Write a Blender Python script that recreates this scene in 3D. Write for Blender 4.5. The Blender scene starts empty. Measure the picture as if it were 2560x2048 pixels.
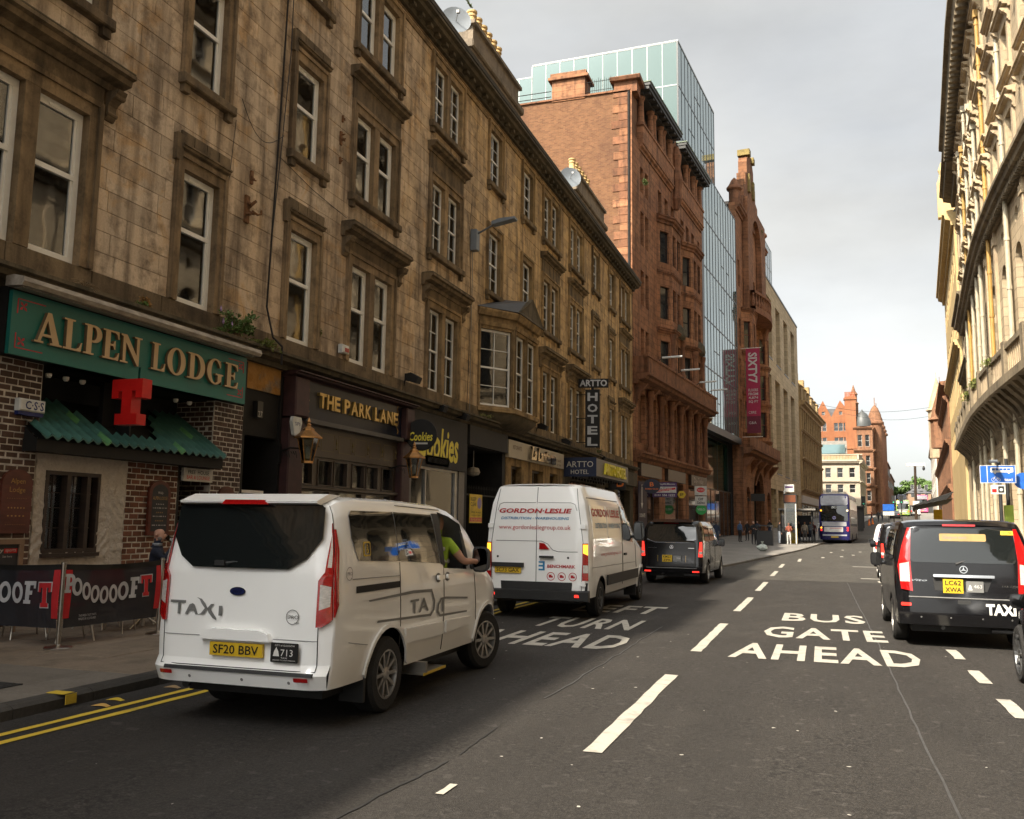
import bpy, bmesh, math, random
from mathutils import Vector, Matrix
random.seed(11)
SC = bpy.context.scene
COL = SC.collection
RAD = math.radians
# ---------------------------------------------------------------- camera
CAM_H = 1.75
FPX = 2250.0
pitch = math.atan(285 / FPX); roll = 0.014; yaw = math.atan(780 / math.hypot(FPX, 285))
right0 = Vector((math.cos(yaw), math.sin(yaw), 0)); fw0 = Vector((-math.sin(yaw), math.cos(yaw), 0)); up0 = Vector((0, 0, 1))
fwd = fw0 * math.cos(pitch) + up0 * math.sin(pitch); upv = up0 * math.cos(pitch) - fw0 * math.sin(pitch)
cr = right0 * math.cos(roll) + upv * math.sin(roll); cu_ = upv * math.cos(roll) - right0 * math.sin(roll)
cam = bpy.data.cameras.new('camera'); camo = bpy.data.objects.new('camera', cam); COL.objects.link(camo)
m = Matrix((cr, cu_, -fwd)).transposed().to_4x4(); m.translation = (0, 0, CAM_H); camo.matrix_world = m
cam.sensor_width = 36; cam.lens = 36 * FPX / 2560; cam.clip_start = .1; cam.clip_end = 4000
SC.camera = camo
# ---------------------------------------------------------------- light
SUN_EL = 45.0; SUN_OFF = 27.0            # elevation; degrees off the street axis, behind the camera to the left
sdir = Vector((-math.cos(RAD(SUN_EL)) * math.sin(RAD(SUN_OFF)), -math.cos(RAD(SUN_EL)) * math.cos(RAD(SUN_OFF)), math.sin(RAD(SUN_EL))))
sl = bpy.data.lights.new('sun', 'SUN'); sl.energy = 3.3; sl.angle = RAD(.9); sl.color = (1, .89, .73)
so = bpy.data.objects.new('sun', sl); COL.objects.link(so)
so.rotation_euler = sdir.to_track_quat('Z', 'Y').to_euler(); so.location = (0, 0, 60)
W = bpy.data.worlds.new('World'); SC.world = W; W.use_nodes = True
nt = W.node_tree; nt.nodes.clear()
wo = nt.nodes.new('ShaderNodeOutputWorld'); bg = nt.nodes.new('ShaderNodeBackground')
sky = nt.nodes.new('ShaderNodeTexSky'); sky.sky_type = 'NISHITA'; sky.sun_disc = False
sky.sun_elevation = RAD(SUN_EL); sky.sun_rotation = math.atan2(sdir.x, sdir.y); sky.dust_density = 3.0; sky.air_density = 1.0
bg.inputs['Strength'].default_value = .105
tc = nt.nodes.new('ShaderNodeTexCoord'); mp = nt.nodes.new('ShaderNodeMapping'); mp.inputs['Scale'].default_value = (1, 1, 2.4)
nz = nt.nodes.new('ShaderNodeTexNoise'); nz.inputs['Scale'].default_value = 2.2; nz.inputs['Detail'].default_value = 6; nz.inputs['Roughness'].default_value = .5; nz.inputs['Distortion'].default_value = .4
rp = nt.nodes.new('ShaderNodeValToRGB'); rp.color_ramp.elements[0].position = .34; rp.color_ramp.elements[1].position = .62
rp.color_ramp.elements[0].color = (.84, .84, .84, 1); rp.color_ramp.elements[1].color = (.97, .97, .97, 1)
mx = nt.nodes.new('ShaderNodeMix'); mx.data_type = 'RGBA'
# thin bright cloud: the clear sky's own brightness, whitened
bw = nt.nodes.new('ShaderNodeRGBToBW'); nt.links.new(sky.outputs[0], bw.inputs[0])
ml = nt.nodes.new('ShaderNodeMath'); ml.operation = 'MULTIPLY_ADD'; ml.inputs[1].default_value = .075; ml.inputs[2].default_value = 2.15; pq = nt.nodes.new('ShaderNodeMath'); pq.operation = 'POWER'; pq.inputs[1].default_value = 2.0; nt.links.new(bw.outputs[0], pq.inputs[0]); nt.links.new(pq.outputs[0], ml.inputs[0])
cl = nt.nodes.new('ShaderNodeCombineColor'); ct = nt.nodes.new('ShaderNodeMath'); ct.operation = 'MULTIPLY'; ct.inputs[1].default_value = .965; nz2 = nt.nodes.new('ShaderNodeTexNoise'); nz2.inputs['Scale'].default_value = 3.1; nz2.inputs['Detail'].default_value = 7; nz2.inputs['Roughness'].default_value = .55; nt.links.new(mp.outputs[0], nz2.inputs['Vector'])
mr = nt.nodes.new('ShaderNodeMapRange'); mr.inputs['From Min'].default_value = .3; mr.inputs['From Max'].default_value = .7; mr.inputs['To Min'].default_value = .86; mr.inputs['To Max'].default_value = 1.12; nt.links.new(nz2.outputs['Fac'], mr.inputs['Value'])
mm = nt.nodes.new('ShaderNodeMath'); mm.operation = 'MULTIPLY'; nt.links.new(ml.outputs[0], mm.inputs[0]); nt.links.new(mr.outputs[0], mm.inputs[1]); ml = mm
nt.links.new(ml.outputs[0], ct.inputs[0])
nt.links.new(ml.outputs[0], cl.inputs[0]); nt.links.new(ml.outputs[0], cl.inputs[1]); nt.links.new(ct.outputs[0], cl.inputs[2])
nt.links.new(tc.outputs['Generated'], mp.inputs['Vector']); nt.links.new(mp.outputs[0], nz.inputs['Vector']); nt.links.new(nz.outputs['Fac'], rp.inputs[0])
nt.links.new(rp.outputs[0], mx.inputs['Factor']); nt.links.new(sky.outputs[0], mx.inputs['A']); nt.links.new(cl.outputs[0], mx.inputs['B'])
nt.links.new(mx.outputs['Result'], bg.inputs['Color']); nt.links.new(bg.outputs[0], wo.inputs[0])
SC.view_settings.view_transform = 'Standard'; SC.view_settings.look = 'None'
SC.view_settings.exposure = 1.58; SC.view_settings.gamma = 1
SC.render.engine = 'CYCLES'
cy = SC.cycles; cy.max_bounces = 6; cy.diffuse_bounces = 3; cy.glossy_bounces = 3; cy.transmission_bounces = 3; cy.transparent_max_bounces = 6; cy.caustics_reflective = False; cy.caustics_refractive = False
# ---------------------------------------------------------------- materials
def srgb(r, g, b):
    f = lambda c: (c / 255 / 12.92) if c / 255 <= .04045 else ((c / 255 + .055) / 1.055) ** 2.4
    return (f(r), f(g), f(b))
MATS = {}
class NT:
    def __init__(s, name):
        s.m = bpy.data.materials.new(name); s.m.use_nodes = True; s.t = s.m.node_tree
        s.b = s.t.nodes['Principled BSDF']; s.out = s.t.nodes['Material Output']; MATS[name] = s.m
        s._c = None
    def n(s, typ, **kw):
        nd = s.t.nodes.new('ShaderNode' + typ)
        for k, v in kw.items():
            if k.startswith('i_'): nd.inputs[k[2:].replace('_', ' ')].default_value = v
            else: setattr(nd, k, v)
        return nd
    def l(s, a, b): s.t.links.new(a, b)
    def co(s, scale=(1, 1, 1), kind='Object'):
        t = s.n('TexCoord'); mpn = s.n('Mapping'); mpn.inputs['Scale'].default_value = scale
        s.l(t.outputs[kind], mpn.inputs[0]); return mpn.outputs[0]
    def noise(s, scale, detail=4, rough=.55, stretch=(1, 1, 1), dist=0):
        nd = s.n('TexNoise'); nd.inputs['Scale'].default_value = scale; nd.inputs['Detail'].default_value = detail
        nd.inputs['Roughness'].default_value = rough; nd.inputs['Distortion'].default_value = dist
        s.l(s.co(stretch), nd.inputs['Vector']); return nd.outputs['Fac']
    def ramp(s, fac, p0, p1, c0=(0, 0, 0), c1=(1, 1, 1)):
        r = s.n('ValToRGB'); e = r.color_ramp.elements
        e[0].position = p0; e[1].position = p1; e[0].color = (*c0, 1); e[1].color = (*c1, 1)
        s.l(fac, r.inputs[0]); return r.outputs[0]
    def mix(s, fac, a, b, mode='MIX'):
        x = s.n('Mix', data_type='RGBA', blend_type=mode)
        for sock, v in (('Factor', fac), ('A', a), ('B', b)):
            if isinstance(v, (int, float)): x.inputs[sock].default_value = v
            elif isinstance(v, (tuple, list)): x.inputs[sock].default_value = (*v[:3], 1)
            else: s.l(v, x.inputs[sock])
        return x.outputs['Result']
    def math(s, op, a, b=0.0):
        x = s.n('Math', operation=op)
        for i, v in enumerate((a, b)):
            if isinstance(v, (int, float)): x.inputs[i].default_value = v
            else: s.l(v, x.inputs[i])
        return x.outputs[0]
    def bump(s, h, strength=.3, dist=.02):
        b = s.n('Bump'); b.inputs['Strength'].default_value = strength; b.inputs['Distance'].default_value = dist
        s.l(h, b.inputs['Height']); s.l(b.outputs[0], s.b.inputs['Normal'])
    def set(s, col=None, rough=None, metal=None, spec=None, coat=None):
        if col is not None:
            if isinstance(col, (tuple, list)): s.b.inputs['Base Color'].default_value = (*col[:3], 1)
            else: s.l(col, s.b.inputs['Base Color'])
        if rough is not None:
            if isinstance(rough, (int, float)): s.b.inputs['Roughness'].default_value = rough
            else: s.l(rough, s.b.inputs['Roughness'])
        if metal is not None: s.b.inputs['Metallic'].default_value = metal
        if spec is not None: s.b.inputs['Specular IOR Level'].default_value = spec
        if coat is not None: s.b.inputs['Coat Weight'].default_value = coat; s.b.inputs['Coat Roughness'].default_value = .04
        return s.m
def M(name, col, rough=.6, var=.18, scale=4, metal=0, spec=.5, coat=None, bump=0, stretch=(1, 1, 1), bscale=None):
    """plain painted / stone / plastic surface: a base colour with procedural mottling and optional relief"""
    if name in MATS: return MATS[name]
    t = NT(name)
    f = t.noise(scale, 5, .6, stretch)
    lo = tuple(c * (1 - var) for c in col); hi = tuple(min(1, c * (1 + var)) for c in col)
    t.set(t.ramp(f, .3, .7, lo, hi), rough, metal, spec, coat)
    if bump: t.bump(t.noise(bscale or scale * 6, 4), bump)
    return t.m
def stone_mat(name, c1, c2, c3, soot, streak=.5, tone=.22, soot_lo=.5, rough=.9, ygrad=None, course=None, patch=None):
    t = NT(name)
    big = t.noise(.35, 3, .5); col = t.mix(t.ramp(big, .38, .62), c1, c2)
    if ygrad:                                   # the stone itself turns from cleaned grey to golden along the street
        sp = t.n('SeparateXYZ'); s_ = t.co(); t.l(s_, sp.inputs[0])
        mr = t.n('MapRange'); t.l(sp.outputs['Y'], mr.inputs['Value']); mr.inputs['From Min'].default_value = ygrad[0]; mr.inputs['From Max'].default_value = ygrad[1]
        nn = t.math('ADD', mr.outputs[0], t.math('MULTIPLY', t.math('SUBTRACT', t.noise(.5, 3), .5), .9))
        col = t.mix(t.ramp(nn, .2, .8), col, c3)
    at = t.n('Attribute', attribute_name='tone')
    k = t.math('ADD', 1.0, t.math('MULTIPLY', t.math('SUBTRACT', at.outputs['Fac'], .5), tone * 2))
    hv = t.n('HueSaturation'); t.l(k, hv.inputs['Value']); t.l(col, hv.inputs['Color']); col = hv.outputs[0]
    if patch: pn = t.noise(1.1, 6, .65, dist=.8); col = t.mix(t.math('MULTIPLY', t.ramp(pn, .54, .66), .7), col, patch)
    st = t.noise(1.0, 5, .6, (2.6, 2.6, .22)); col = t.mix(t.math('MULTIPLY', t.ramp(st, soot_lo, .72), streak), col, soot)
    bl = t.noise(2.2, 6, .7); col = t.mix(t.math('MULTIPLY', t.ramp(bl, .47, .70), streak * .85), col, soot)
    if course:                                  # masonry joints too fine to build at this distance
        sp_ = t.n('SeparateXYZ'); t.l(t.co(), sp_.inputs[0]); cb_n = t.n('CombineXYZ'); t.l(sp_.outputs['Y'], cb_n.inputs[0]); t.l(sp_.outputs['Z'], cb_n.inputs[1])
        br = t.n('TexBrick'); br.inputs['Scale'].default_value = 1; br.inputs['Brick Width'].default_value = course * 2.3; br.inputs['Row Height'].default_value = course; br.inputs['Mortar Size'].default_value = .022
        br.inputs['Color1'].default_value = (.42, .42, .42, 1); br.inputs['Color2'].default_value = (.6, .6, .6, 1); br.inputs['Mortar'].default_value = (.24, .24, .24, 1); t.l(cb_n.outputs[0], br.inputs['Vector'])
        col = t.mix(.75, col, br.outputs['Color'], 'OVERLAY')
    fine = t.noise(26, 4, .7); col = t.mix(.28, col, t.ramp(fine, .25, .75, (.25, .25, .25), (.8, .8, .8)), 'OVERLAY')
    t.set(col, rough, 0, .25); t.bump(fine, .35, .02)
    return t.m
def glass_mat(name, tint=(.02, .022, .025), rough=.03, transp=.45, spec=1.0):
    t = NT(name)
    tr = t.n('BsdfTransparent'); tr.inputs[0].default_value = (.74, .78, .75, 1); gs = t.n('BsdfGlossy'); gs.inputs['Roughness'].default_value = rough; gs.inputs['Color'].default_value = (.95, .96, .96, 1)
    fr_ = t.n('Fresnel'); fr_.inputs[0].default_value = 2.1; mx = t.n('MixShader'); t.l(fr_.outputs[0], mx.inputs[0])
    wob = t.noise(.8, 2); b_ = t.n('Bump'); b_.inputs['Strength'].default_value = .12; b_.inputs['Distance'].default_value = .03; t.l(wob, b_.inputs['Height']); t.l(b_.outputs[0], gs.inputs['Normal'])
    t.l(tr.outputs[0], mx.inputs[1]); t.l(gs.outputs[0], mx.inputs[2]); t.l(mx.outputs[0], t.out.inputs[0])
    return t.m
# ---------------------------------------------------------------- frames and mesh builder
class Fr:
    """facade frame: s runs along the wall, o outward, z up.  ang = degrees right of +Y, side = +1 when outward is to the right"""
    def __init__(f, x, y, ang=0, side=1, z=0):
        f.p = (x, y, z); a = RAD(ang); f.d = (math.sin(a), math.cos(a)); f.o = (side * math.cos(a), -side * math.sin(a)); f.flip = side > 0; f.key = (round(ang, 2), side)
    def __call__(f, s, o, z): return (f.p[0] + f.d[0] * s + f.o[0] * o, f.p[1] + f.d[1] * s + f.o[1] * o, f.p[2] + z)
    def lin(f):
        g = Fr(0, 0); g.p = (0, 0, 0); g.d = f.d; g.o = f.o; g.flip = f.flip; return g
ID = lambda x, y, z: (x, y, z)
class MB:
    def __init__(s, fn=None):
        s.fn = fn or ID; s.flip = getattr(fn, 'flip', False); s.v = []; s.f = []; s.t = []; s.mi = []
    def add(s, vs, fs, tone=.5, mi=0):
        b = len(s.v); s.v += [s.fn(*p) for p in vs]
        for f in fs:
            s.f.append(tuple(b + i for i in (reversed(f) if s.flip else f))); s.t.append(tone); s.mi.append(mi)
        return s
    def box(s, a0, a1, b0, b1, c0, c1, tone=.5, mi=0):
        return s.add([(a0, b0, c0), (a1, b0, c0), (a1, b1, c0), (a0, b1, c0), (a0, b0, c1), (a1, b0, c1), (a1, b1, c1), (a0, b1, c1)],
                     [(0, 3, 2, 1), (4, 5, 6, 7), (0, 1, 5, 4), (1, 2, 6, 5), (2, 3, 7, 6), (3, 0, 4, 7)], tone, mi)
    def bbox(s, a0, a1, b0, b1, c0, c1, e, tone=.5, mi=0):
        """box with all four vertical-front edges chamfered: chamfer e on the +b face"""
        vs = [(a0, b0, c0), (a1, b0, c0), (a1, b0, c1), (a0, b0, c1), (a0, b1 - e, c0), (a1, b1 - e, c0), (a1, b1 - e, c1), (a0, b1 - e, c1),
              (a0 + e, b1, c0 + e), (a1 - e, b1, c0 + e), (a1 - e, b1, c1 - e), (a0 + e, b1, c1 - e)]
        fs = [(0, 1, 5, 4), (1, 2, 6, 5), (2, 3, 7, 6), (3, 0, 4, 7), (4, 5, 9, 8), (5, 6, 10, 9), (6, 7, 11, 10), (7, 4, 8, 11), (8, 9, 10, 11), (3, 2, 1, 0)]
        return s.add(vs, fs, tone, mi)
    def prism(s, prof, a0, a1, tone=.5, mi=0):
        """profile [(b,c)...] (counter-clockwise seen from +a) extruded along the first axis"""
        n = len(prof); vs = [(a0, b, c) for b, c in prof] + [(a1, b, c) for b, c in prof]
        return s.add(vs, [tuple(range(n - 1, -1, -1)), tuple(range(n, 2 * n))] + [(i, (i + 1) % n, n + (i + 1) % n, n + i) for i in range(n)], tone, mi)
    def tube(s, p0, p1, r0, r1=None, n=8, tone=.5, mi=0, caps=True):
        r1 = r0 if r1 is None else r1; a = Vector(p0); b = Vector(p1); d = (b - a).normalized()
        u = d.cross(Vector((0, 0, 1)) if abs(d.z) < .9 else Vector((1, 0, 0))).normalized(); w = d.cross(u)
        vs = []
        for c, r in ((a, r0), (b, r1)):
            for i in range(n):
                q = 2 * math.pi * i / n; vs.append(tuple(c + u * (r * math.cos(q)) + w * (r * math.sin(q))))
        fs = [(i, (i + 1) % n, n + (i + 1) % n, n + i) for i in range(n)]
        if caps: fs += [tuple(range(n - 1, -1, -1)), tuple(range(n, 2 * n))]
        return s.add(vs, fs, tone, mi)
    def path(s, pts, r, n=6, tone=.5, mi=0):
        for a, b in zip(pts, pts[1:]): s.tube(a, b, r, r, n, tone, mi)
        return s
    def lathe(s, prof, c=(0, 0, 0), n=16, axis='z', tone=.5, mi=0):
        vs = []
        for r, h in prof:
            for i in range(n):
                q = 2 * math.pi * i / n; x, y = r * math.cos(q), r * math.sin(q)
                p = (x, y, h) if axis == 'z' else ((h, x, y) if axis == 'x' else (y, h, x))
                vs.append((c[0] + p[0], c[1] + p[1], c[2] + p[2]))
        fs = []
        for j in range(len(prof) - 1):
            for i in range(n):
                a = j * n + i; b = j * n + (i + 1) % n; fs.append((a, b, b + n, a + n))
        fs.append(tuple(range(n - 1, -1, -1))); fs.append(tuple(range((len(prof) - 1) * n, len(prof) * n)))
        return s.add(vs, fs, tone, mi)
    def grid(s, fn, nu, nv, tone=.5, mi=0):
        vs = [fn(i / nu, j / nv) for j in range(nv + 1) for i in range(nu + 1)]
        return s.add(vs, [(j * (nu + 1) + i, j * (nu + 1) + i + 1, (j + 1) * (nu + 1) + i + 1, (j + 1) * (nu + 1) + i) for j in range(nv) for i in range(nu)], tone, mi)
    def mesh(s, name, mats, smooth=False):
        me = bpy.data.meshes.new(name); me.from_pydata(s.v, [], s.f)
        for mt in (mats if isinstance(mats, (list, tuple)) else [mats]): me.materials.append(mt)
        if s.f:
            if any(s.mi): me.polygons.foreach_set('material_index', s.mi)
            if any(t != .5 for t in s.t):
                at = me.attributes.new('tone', 'FLOAT', 'FACE'); at.data.foreach_set('value', s.t)
            else:
                at = me.attributes.new('tone', 'FLOAT', 'FACE'); at.data.foreach_set('value', [.5] * len(s.f))
            if smooth is True: me.polygons.foreach_set('use_smooth', [True] * len(s.f))
        me.update()
        if smooth and smooth is not True: me.shade_smooth_by_angle(smooth) if hasattr(me, 'shade_smooth_by_angle') else smooth_angle(me, smooth)
        return me
    def build(s, name, mats, parent=None, smooth=False, label=None, cat=None, group=None, kind=None):
        return link(name, s.mesh(name, mats, smooth), parent, label=label, cat=cat, group=group, kind=kind)
def smooth_angle(me, ang):
    bm = bmesh.new(); bm.from_mesh(me)
    bmesh.ops.remove_doubles(bm, verts=bm.verts, dist=1e-5)
    bmesh.ops.recalc_face_normals(bm, faces=bm.faces)
    for f in bm.faces: f.smooth = True
    for e in bm.edges: e.smooth = not (len(e.link_faces) == 2 and e.calc_face_angle(0) > ang)
    bm.to_mesh(me); bm.free()
def recalc(me):
    bm = bmesh.new(); bm.from_mesh(me); bmesh.ops.recalc_face_normals(bm, faces=bm.faces); bm.to_mesh(me); bm.free(); return me
WORLD = {}
def tag(o, label=None, cat=None, group=None, kind=None):
    if label: o['label'] = label
    if cat: o['category'] = cat
    if group: o['group'] = group
    if kind: o['kind'] = kind
    return o
def link(name, data, parent=None, loc=None, label=None, cat=None, group=None, kind=None):
    o = bpy.data.objects.new(name, data); COL.objects.link(o)
    if parent is not None:
        o.parent = parent
        if parent.name in WORLD: o.location = -WORLD[parent.name] + Vector(loc or (0, 0, 0))
        elif loc: o.location = loc
    elif loc: o.location = loc
    return tag(o, label, cat, group, kind)
def thing(name, label, cat, loc=(0, 0, 0), group=None, world=True):
    """an Empty at a thing's base.  world=True: its parts are given in world coordinates"""
    o = bpy.data.objects.new(name, None); COL.objects.link(o); o.empty_display_size = .2
    o.location = loc; tag(o, label, cat, group)
    if world: WORLD[o.name] = Vector(loc)
    return o
def copy_tree(o, parent=None):
    c = o.copy(); COL.objects.link(c); c.parent = parent
    for ch in o.children: copy_tree(ch, c)
    return c
# ---------------------------------------------------------------- lettering
def text_geo(txt, w=None, h=None, bold=0, ext=0, shear=0, spacing=1, align='CENTER', res=2):
    cu = bpy.data.curves.new('t', 'FONT'); cu.body = txt; cu.size = 1; cu.offset = bold; cu.extrude = ext; cu.shear = shear
    cu.space_character = spacing; cu.align_x = align; cu.resolution_u = res; cu.space_line = .95
    o = bpy.data.objects.new('t', cu); me = bpy.data.meshes.new_from_object(o)
    vs = [tuple(v.co) for v in me.vertices]; fs = [tuple(p.vertices) for p in me.polygons]
    bpy.data.objects.remove(o); bpy.data.curves.remove(cu); bpy.data.meshes.remove(me)
    return fit(vs, fs, w, h)
def fit(vs, fs, w=None, h=None):
    x0 = min(v[0] for v in vs); x1 = max(v[0] for v in vs); y0 = min(v[1] for v in vs); y1 = max(v[1] for v in vs)
    sy = h / (y1 - y0) if h else None; sx = w / (x1 - x0) if w else None
    sx = sx or sy; sy = sy or sx
    return [((v[0] - (x0 + x1) / 2) * sx, (v[1] - (y0 + y1) / 2) * sy, v[2]) for v in vs], fs
def poly_geo(splines, ext=0):
    cu = bpy.data.curves.new('p', 'CURVE'); cu.dimensions = '2D'; cu.fill_mode = 'BOTH'; cu.extrude = ext
    for pts in splines:
        sp = cu.splines.new('POLY'); sp.points.add(len(pts) - 1); sp.use_cyclic_u = True
        for q, p in zip(sp.points, pts): q.co = (p[0], p[1], 0, 1)
    o = bpy.data.objects.new('p', cu); me = bpy.data.meshes.new_from_object(o)
    vs = [tuple(v.co) for v in me.vertices]; fs = [tuple(p.vertices) for p in me.polygons]
    bpy.data.objects.remove(o); bpy.data.curves.remove(cu); bpy.data.meshes.remove(me)
    return vs, fs
def put(name, geo, fn, mat, parent, label=None, kind=None):
    """map flat lettering (u, v, depth) onto a surface given by fn"""
    me = bpy.data.meshes.new(name); me.from_pydata([fn(*v) for v in geo[0]], [], geo[1]); me.materials.append(mat); me.update()
    return link(name, me, parent, label=label, kind=kind)
def ell(cx, cy, rx, ry, n=28, a0=0, a1=360): return [(cx + rx * math.cos(RAD(a0 + (a1 - a0) * i / (n if a1 - a0 == 360 else n - 1))), cy + ry * math.sin(RAD(a0 + (a1 - a0) * i / (n if a1 - a0 == 360 else n - 1)))) for i in range(n)]
def lerp(a, b, t): return a + (b - a) * t
# ---------------------------------------------------------------- ground
GP = [(-400, 0), (25, 0), (40, .06), (60, .18), (84, .42), (110, 1.1), (150, 2.6), (250, 6.0), (350, 10), (500, 15), (900, 22), (2500, 30)]
def g(y):
    for (a, za), (b, zb) in zip(GP, GP[1:]):
        if y <= b: return za + (zb - za) * (y - a) / (b - a)
    return GP[-1][1]
def asphalt(name, c, fresh=0):
    t = NT(name)
    big = t.noise(.22, 4, .6); mid = t.noise(1.6, 5, .65, (1, .35, 1)); fine = t.noise(95, 3, .7); agg = t.n('TexVoronoi'); agg.inputs['Scale'].default_value = 120; t.l(t.co(), agg.inputs['Vector'])
    lo = tuple(x * .8 for x in c); hi = tuple(x * 1.22 for x in c)
    col = t.mix(.5, t.ramp(big, .3, .7, lo, hi), t.ramp(mid, .3, .7, lo, hi))
    col = t.mix(.7, col, t.ramp(agg.outputs['Color'], .15, .95, (.22, .22, .22), (.82, .81, .78)), 'OVERLAY')
    gr_ = t.noise(42, 3, .75); col = t.mix(.8, col, t.ramp(gr_, .28, .74, (.2, .2, .2), (.8, .79, .77)), 'OVERLAY')
    st = t.noise(7, 3, .5); col = t.mix(t.math('MULTIPLY', t.ramp(st, .63, .67), .5), col, tuple(x * 2.4 for x in c))
    pit = t.noise(17, 4, .7); clu = t.noise(1.9, 4, .6, (1, .5, 1)); col = t.mix(t.math('MULTIPLY', t.ramp(pit, .50, .57), t.math('MULTIPLY', t.ramp(clu, .38, .62), .8)), col, tuple(x * .28 for x in c)); lite = t.noise(21, 3, .7); col = t.mix(t.math('MULTIPLY', t.ramp(lite, .56, .63), t.math('MULTIPLY', t.ramp(clu, .45, .65), .5)), col, tuple(x * 2.2 for x in c))
    rub = t.noise(.7, 3, .5, (1.4, .1, 1)); col = t.mix(t.math('MULTIPLY', t.ramp(rub, .48, .7), .5), col, tuple(x * .62 for x in c))
    t.set(col, t.ramp(mid, .3, .8, (.72, .72, .72), (.92, .92, .92)), 0, .35); t.bump(t.mix(.5, fine, agg.outputs['Distance']), .75, .012)
    return t.m
m_road = asphalt('asphalt', (.0345, .0312, .0285)); m_road2 = asphalt('asphalt_worn', (.066, .061, .054))
YS = [-400, -60, -20, -8] + [i * .5 for i in range(-8, 80)] + list(range(40, 130, 4)) + list(range(130, 260, 10)) + [260, 300, 350, 420, 500, 700, 900, 1600, 2500]
def strip(name, xl, xr, ys, dz, mat, kind='structure', parent=None, nx=1):
    mb = MB(); n = nx + 1
    for y in ys:
        a = xl(y) if callable(xl) else xl; b = xr(y) if callable(xr) else xr
        mb.v += [(lerp(a, b, i / nx), y, g(y) + dz) for i in range(n)]
    for j in range(len(ys) - 1):
        for i in range(nx): mb.f.append((j * n + i, j * n + i + 1, (j + 1) * n + i + 1, (j + 1) * n + i)); mb.t.append(.5); mb.mi.append(0)
    return mb.build(name, mat, parent, kind=kind)
road = strip('road', -900, 900, YS, 0, m_road)
# older, paler surface beyond the joint at y=31
B5 = math.tan(RAD(5.3))
def lk(y):                                    # left kerb line
    pts = [(-60, -6.70), (33.2, -6.70), (36.0, -4.6), (38.5, -3.95), (66, -1.15), (80, -.15), (400, 29.4)]
    for (a, xa), (b, xb) in zip(pts, pts[1:]):
        if y <= b: return xa + (xb - xa) * (y - a) / (b - a)
    return pts[-1][1]
def rfx(y):                                   # right facade line
    return 8.2 if y < 40 else 8.2 + (y - 40) ** 2 / 32 * math.tan(RAD(5.3)) if y < 56 else 8.2 + 8 * B5 + (y - 56) * B5
def rk(y): return rfx(y) - 3.7
far_ys = [31.2, 34, 38, 42, 46, 50, 56] + list(range(60, 130, 5)) + list(range(130, 261, 10))
strip('road_old_surface', lambda y: lk(y) - .3 if y > 36 else -6.72, lambda y: rk(y) + .2, far_ys, .004, m_road2)
m_mark = NT('road_paint')
_f = m_mark.noise(40, 4, .7); _w = m_mark.noise(5, 4, .7)
m_mark.set(m_mark.mix(m_mark.math('MULTIPLY', m_mark.ramp(_w, .5, .7), .75), m_mark.ramp(_f, .2, .8, (.35, .325, .28), (.46, .435, .375)), (.2, .185, .16)), .75); m_mark = m_mark.m
m_yel = NT('yellow_road_paint'); _f = m_yel.noise(35, 4, .7); _w = m_yel.noise(3.2, 4, .7)
m_yel.set(m_yel.mix(m_yel.math('MULTIPLY', m_yel.ramp(_w, .58, .76), .6), m_yel.ramp(_f, .2, .8, (.55, .37, .03), (.72, .52, .05)), (.16, .13, .07)), .7); m_yel = m_yel.m
def mark_quad(x0, x1, y0, y1, name='lane_dash', mat=None, jag=.008):
    mb = MB(); n = max(2, int((y1 - y0) / .25)); z = .008
    for j in range(n + 1):
        y = lerp(y0, y1, j / n); mb.v += [(x0 + random.uniform(-jag, jag), y, g(y) + z), (x1 + random.uniform(-jag, jag), y, g(y) + z)]
    for j in range(n): mb.f.append((2 * j, 2 * j + 1, 2 * j + 3, 2 * j + 2)); mb.t.append(.5); mb.mi.append(0)
    return mb.build(name, mat or m_mark, road)
cx = lambda y: -1.73 if y < 40 else -1.73 + (y - 40) * B5
for y0 in (7.05, 13.1, 19.6, 26.0, 33.5, 40, 46.5): mark_quad(cx(y0) - .075, cx(y0) + .075, y0, y0 + (3.9 if y0 < 30 else 3.4))
for y0 in (7.75, 9.8, 11.82, 13.85, 27.2, 29.3, 31.4): mark_quad(1.66, 1.80, y0, y0 + 1.0)
for y0 in (33.4, 42.5): mark_quad(1.2, 2.3, y0, y0 + .3)
for x, y in ((-.1, 52), (.9, 54), (1.6, 57), (.4, 61), (2.2, 63), (1.2, 66), (3.4, 70), (3.8, 75)): mark_quad(x, x + .16, y, y + 1.0, 'faded_dash')
def road_word(txt, xc, y0, w, h=1.65, bold=.022):
    ge = text_geo(txt, w, h, bold=bold, spacing=1.12); put('road_word', ge, lambda u, v, d: (xc + u, y0 + h / 2 + v, g(y0) + .008), m_mark, road)
road_word('BUS', -.03, 18.05, 1.5); road_word('GATE', -.03, 15.3, 1.9); road_word('AHEAD', -.03, 12.75, 2.46)
road_word('LEFT', -4.05, 18.1, 1.75); road_word('TURN', -4.0, 15.15, 1.78); road_word('AHEAD', -4.06, 12.75, 2.5)
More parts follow.
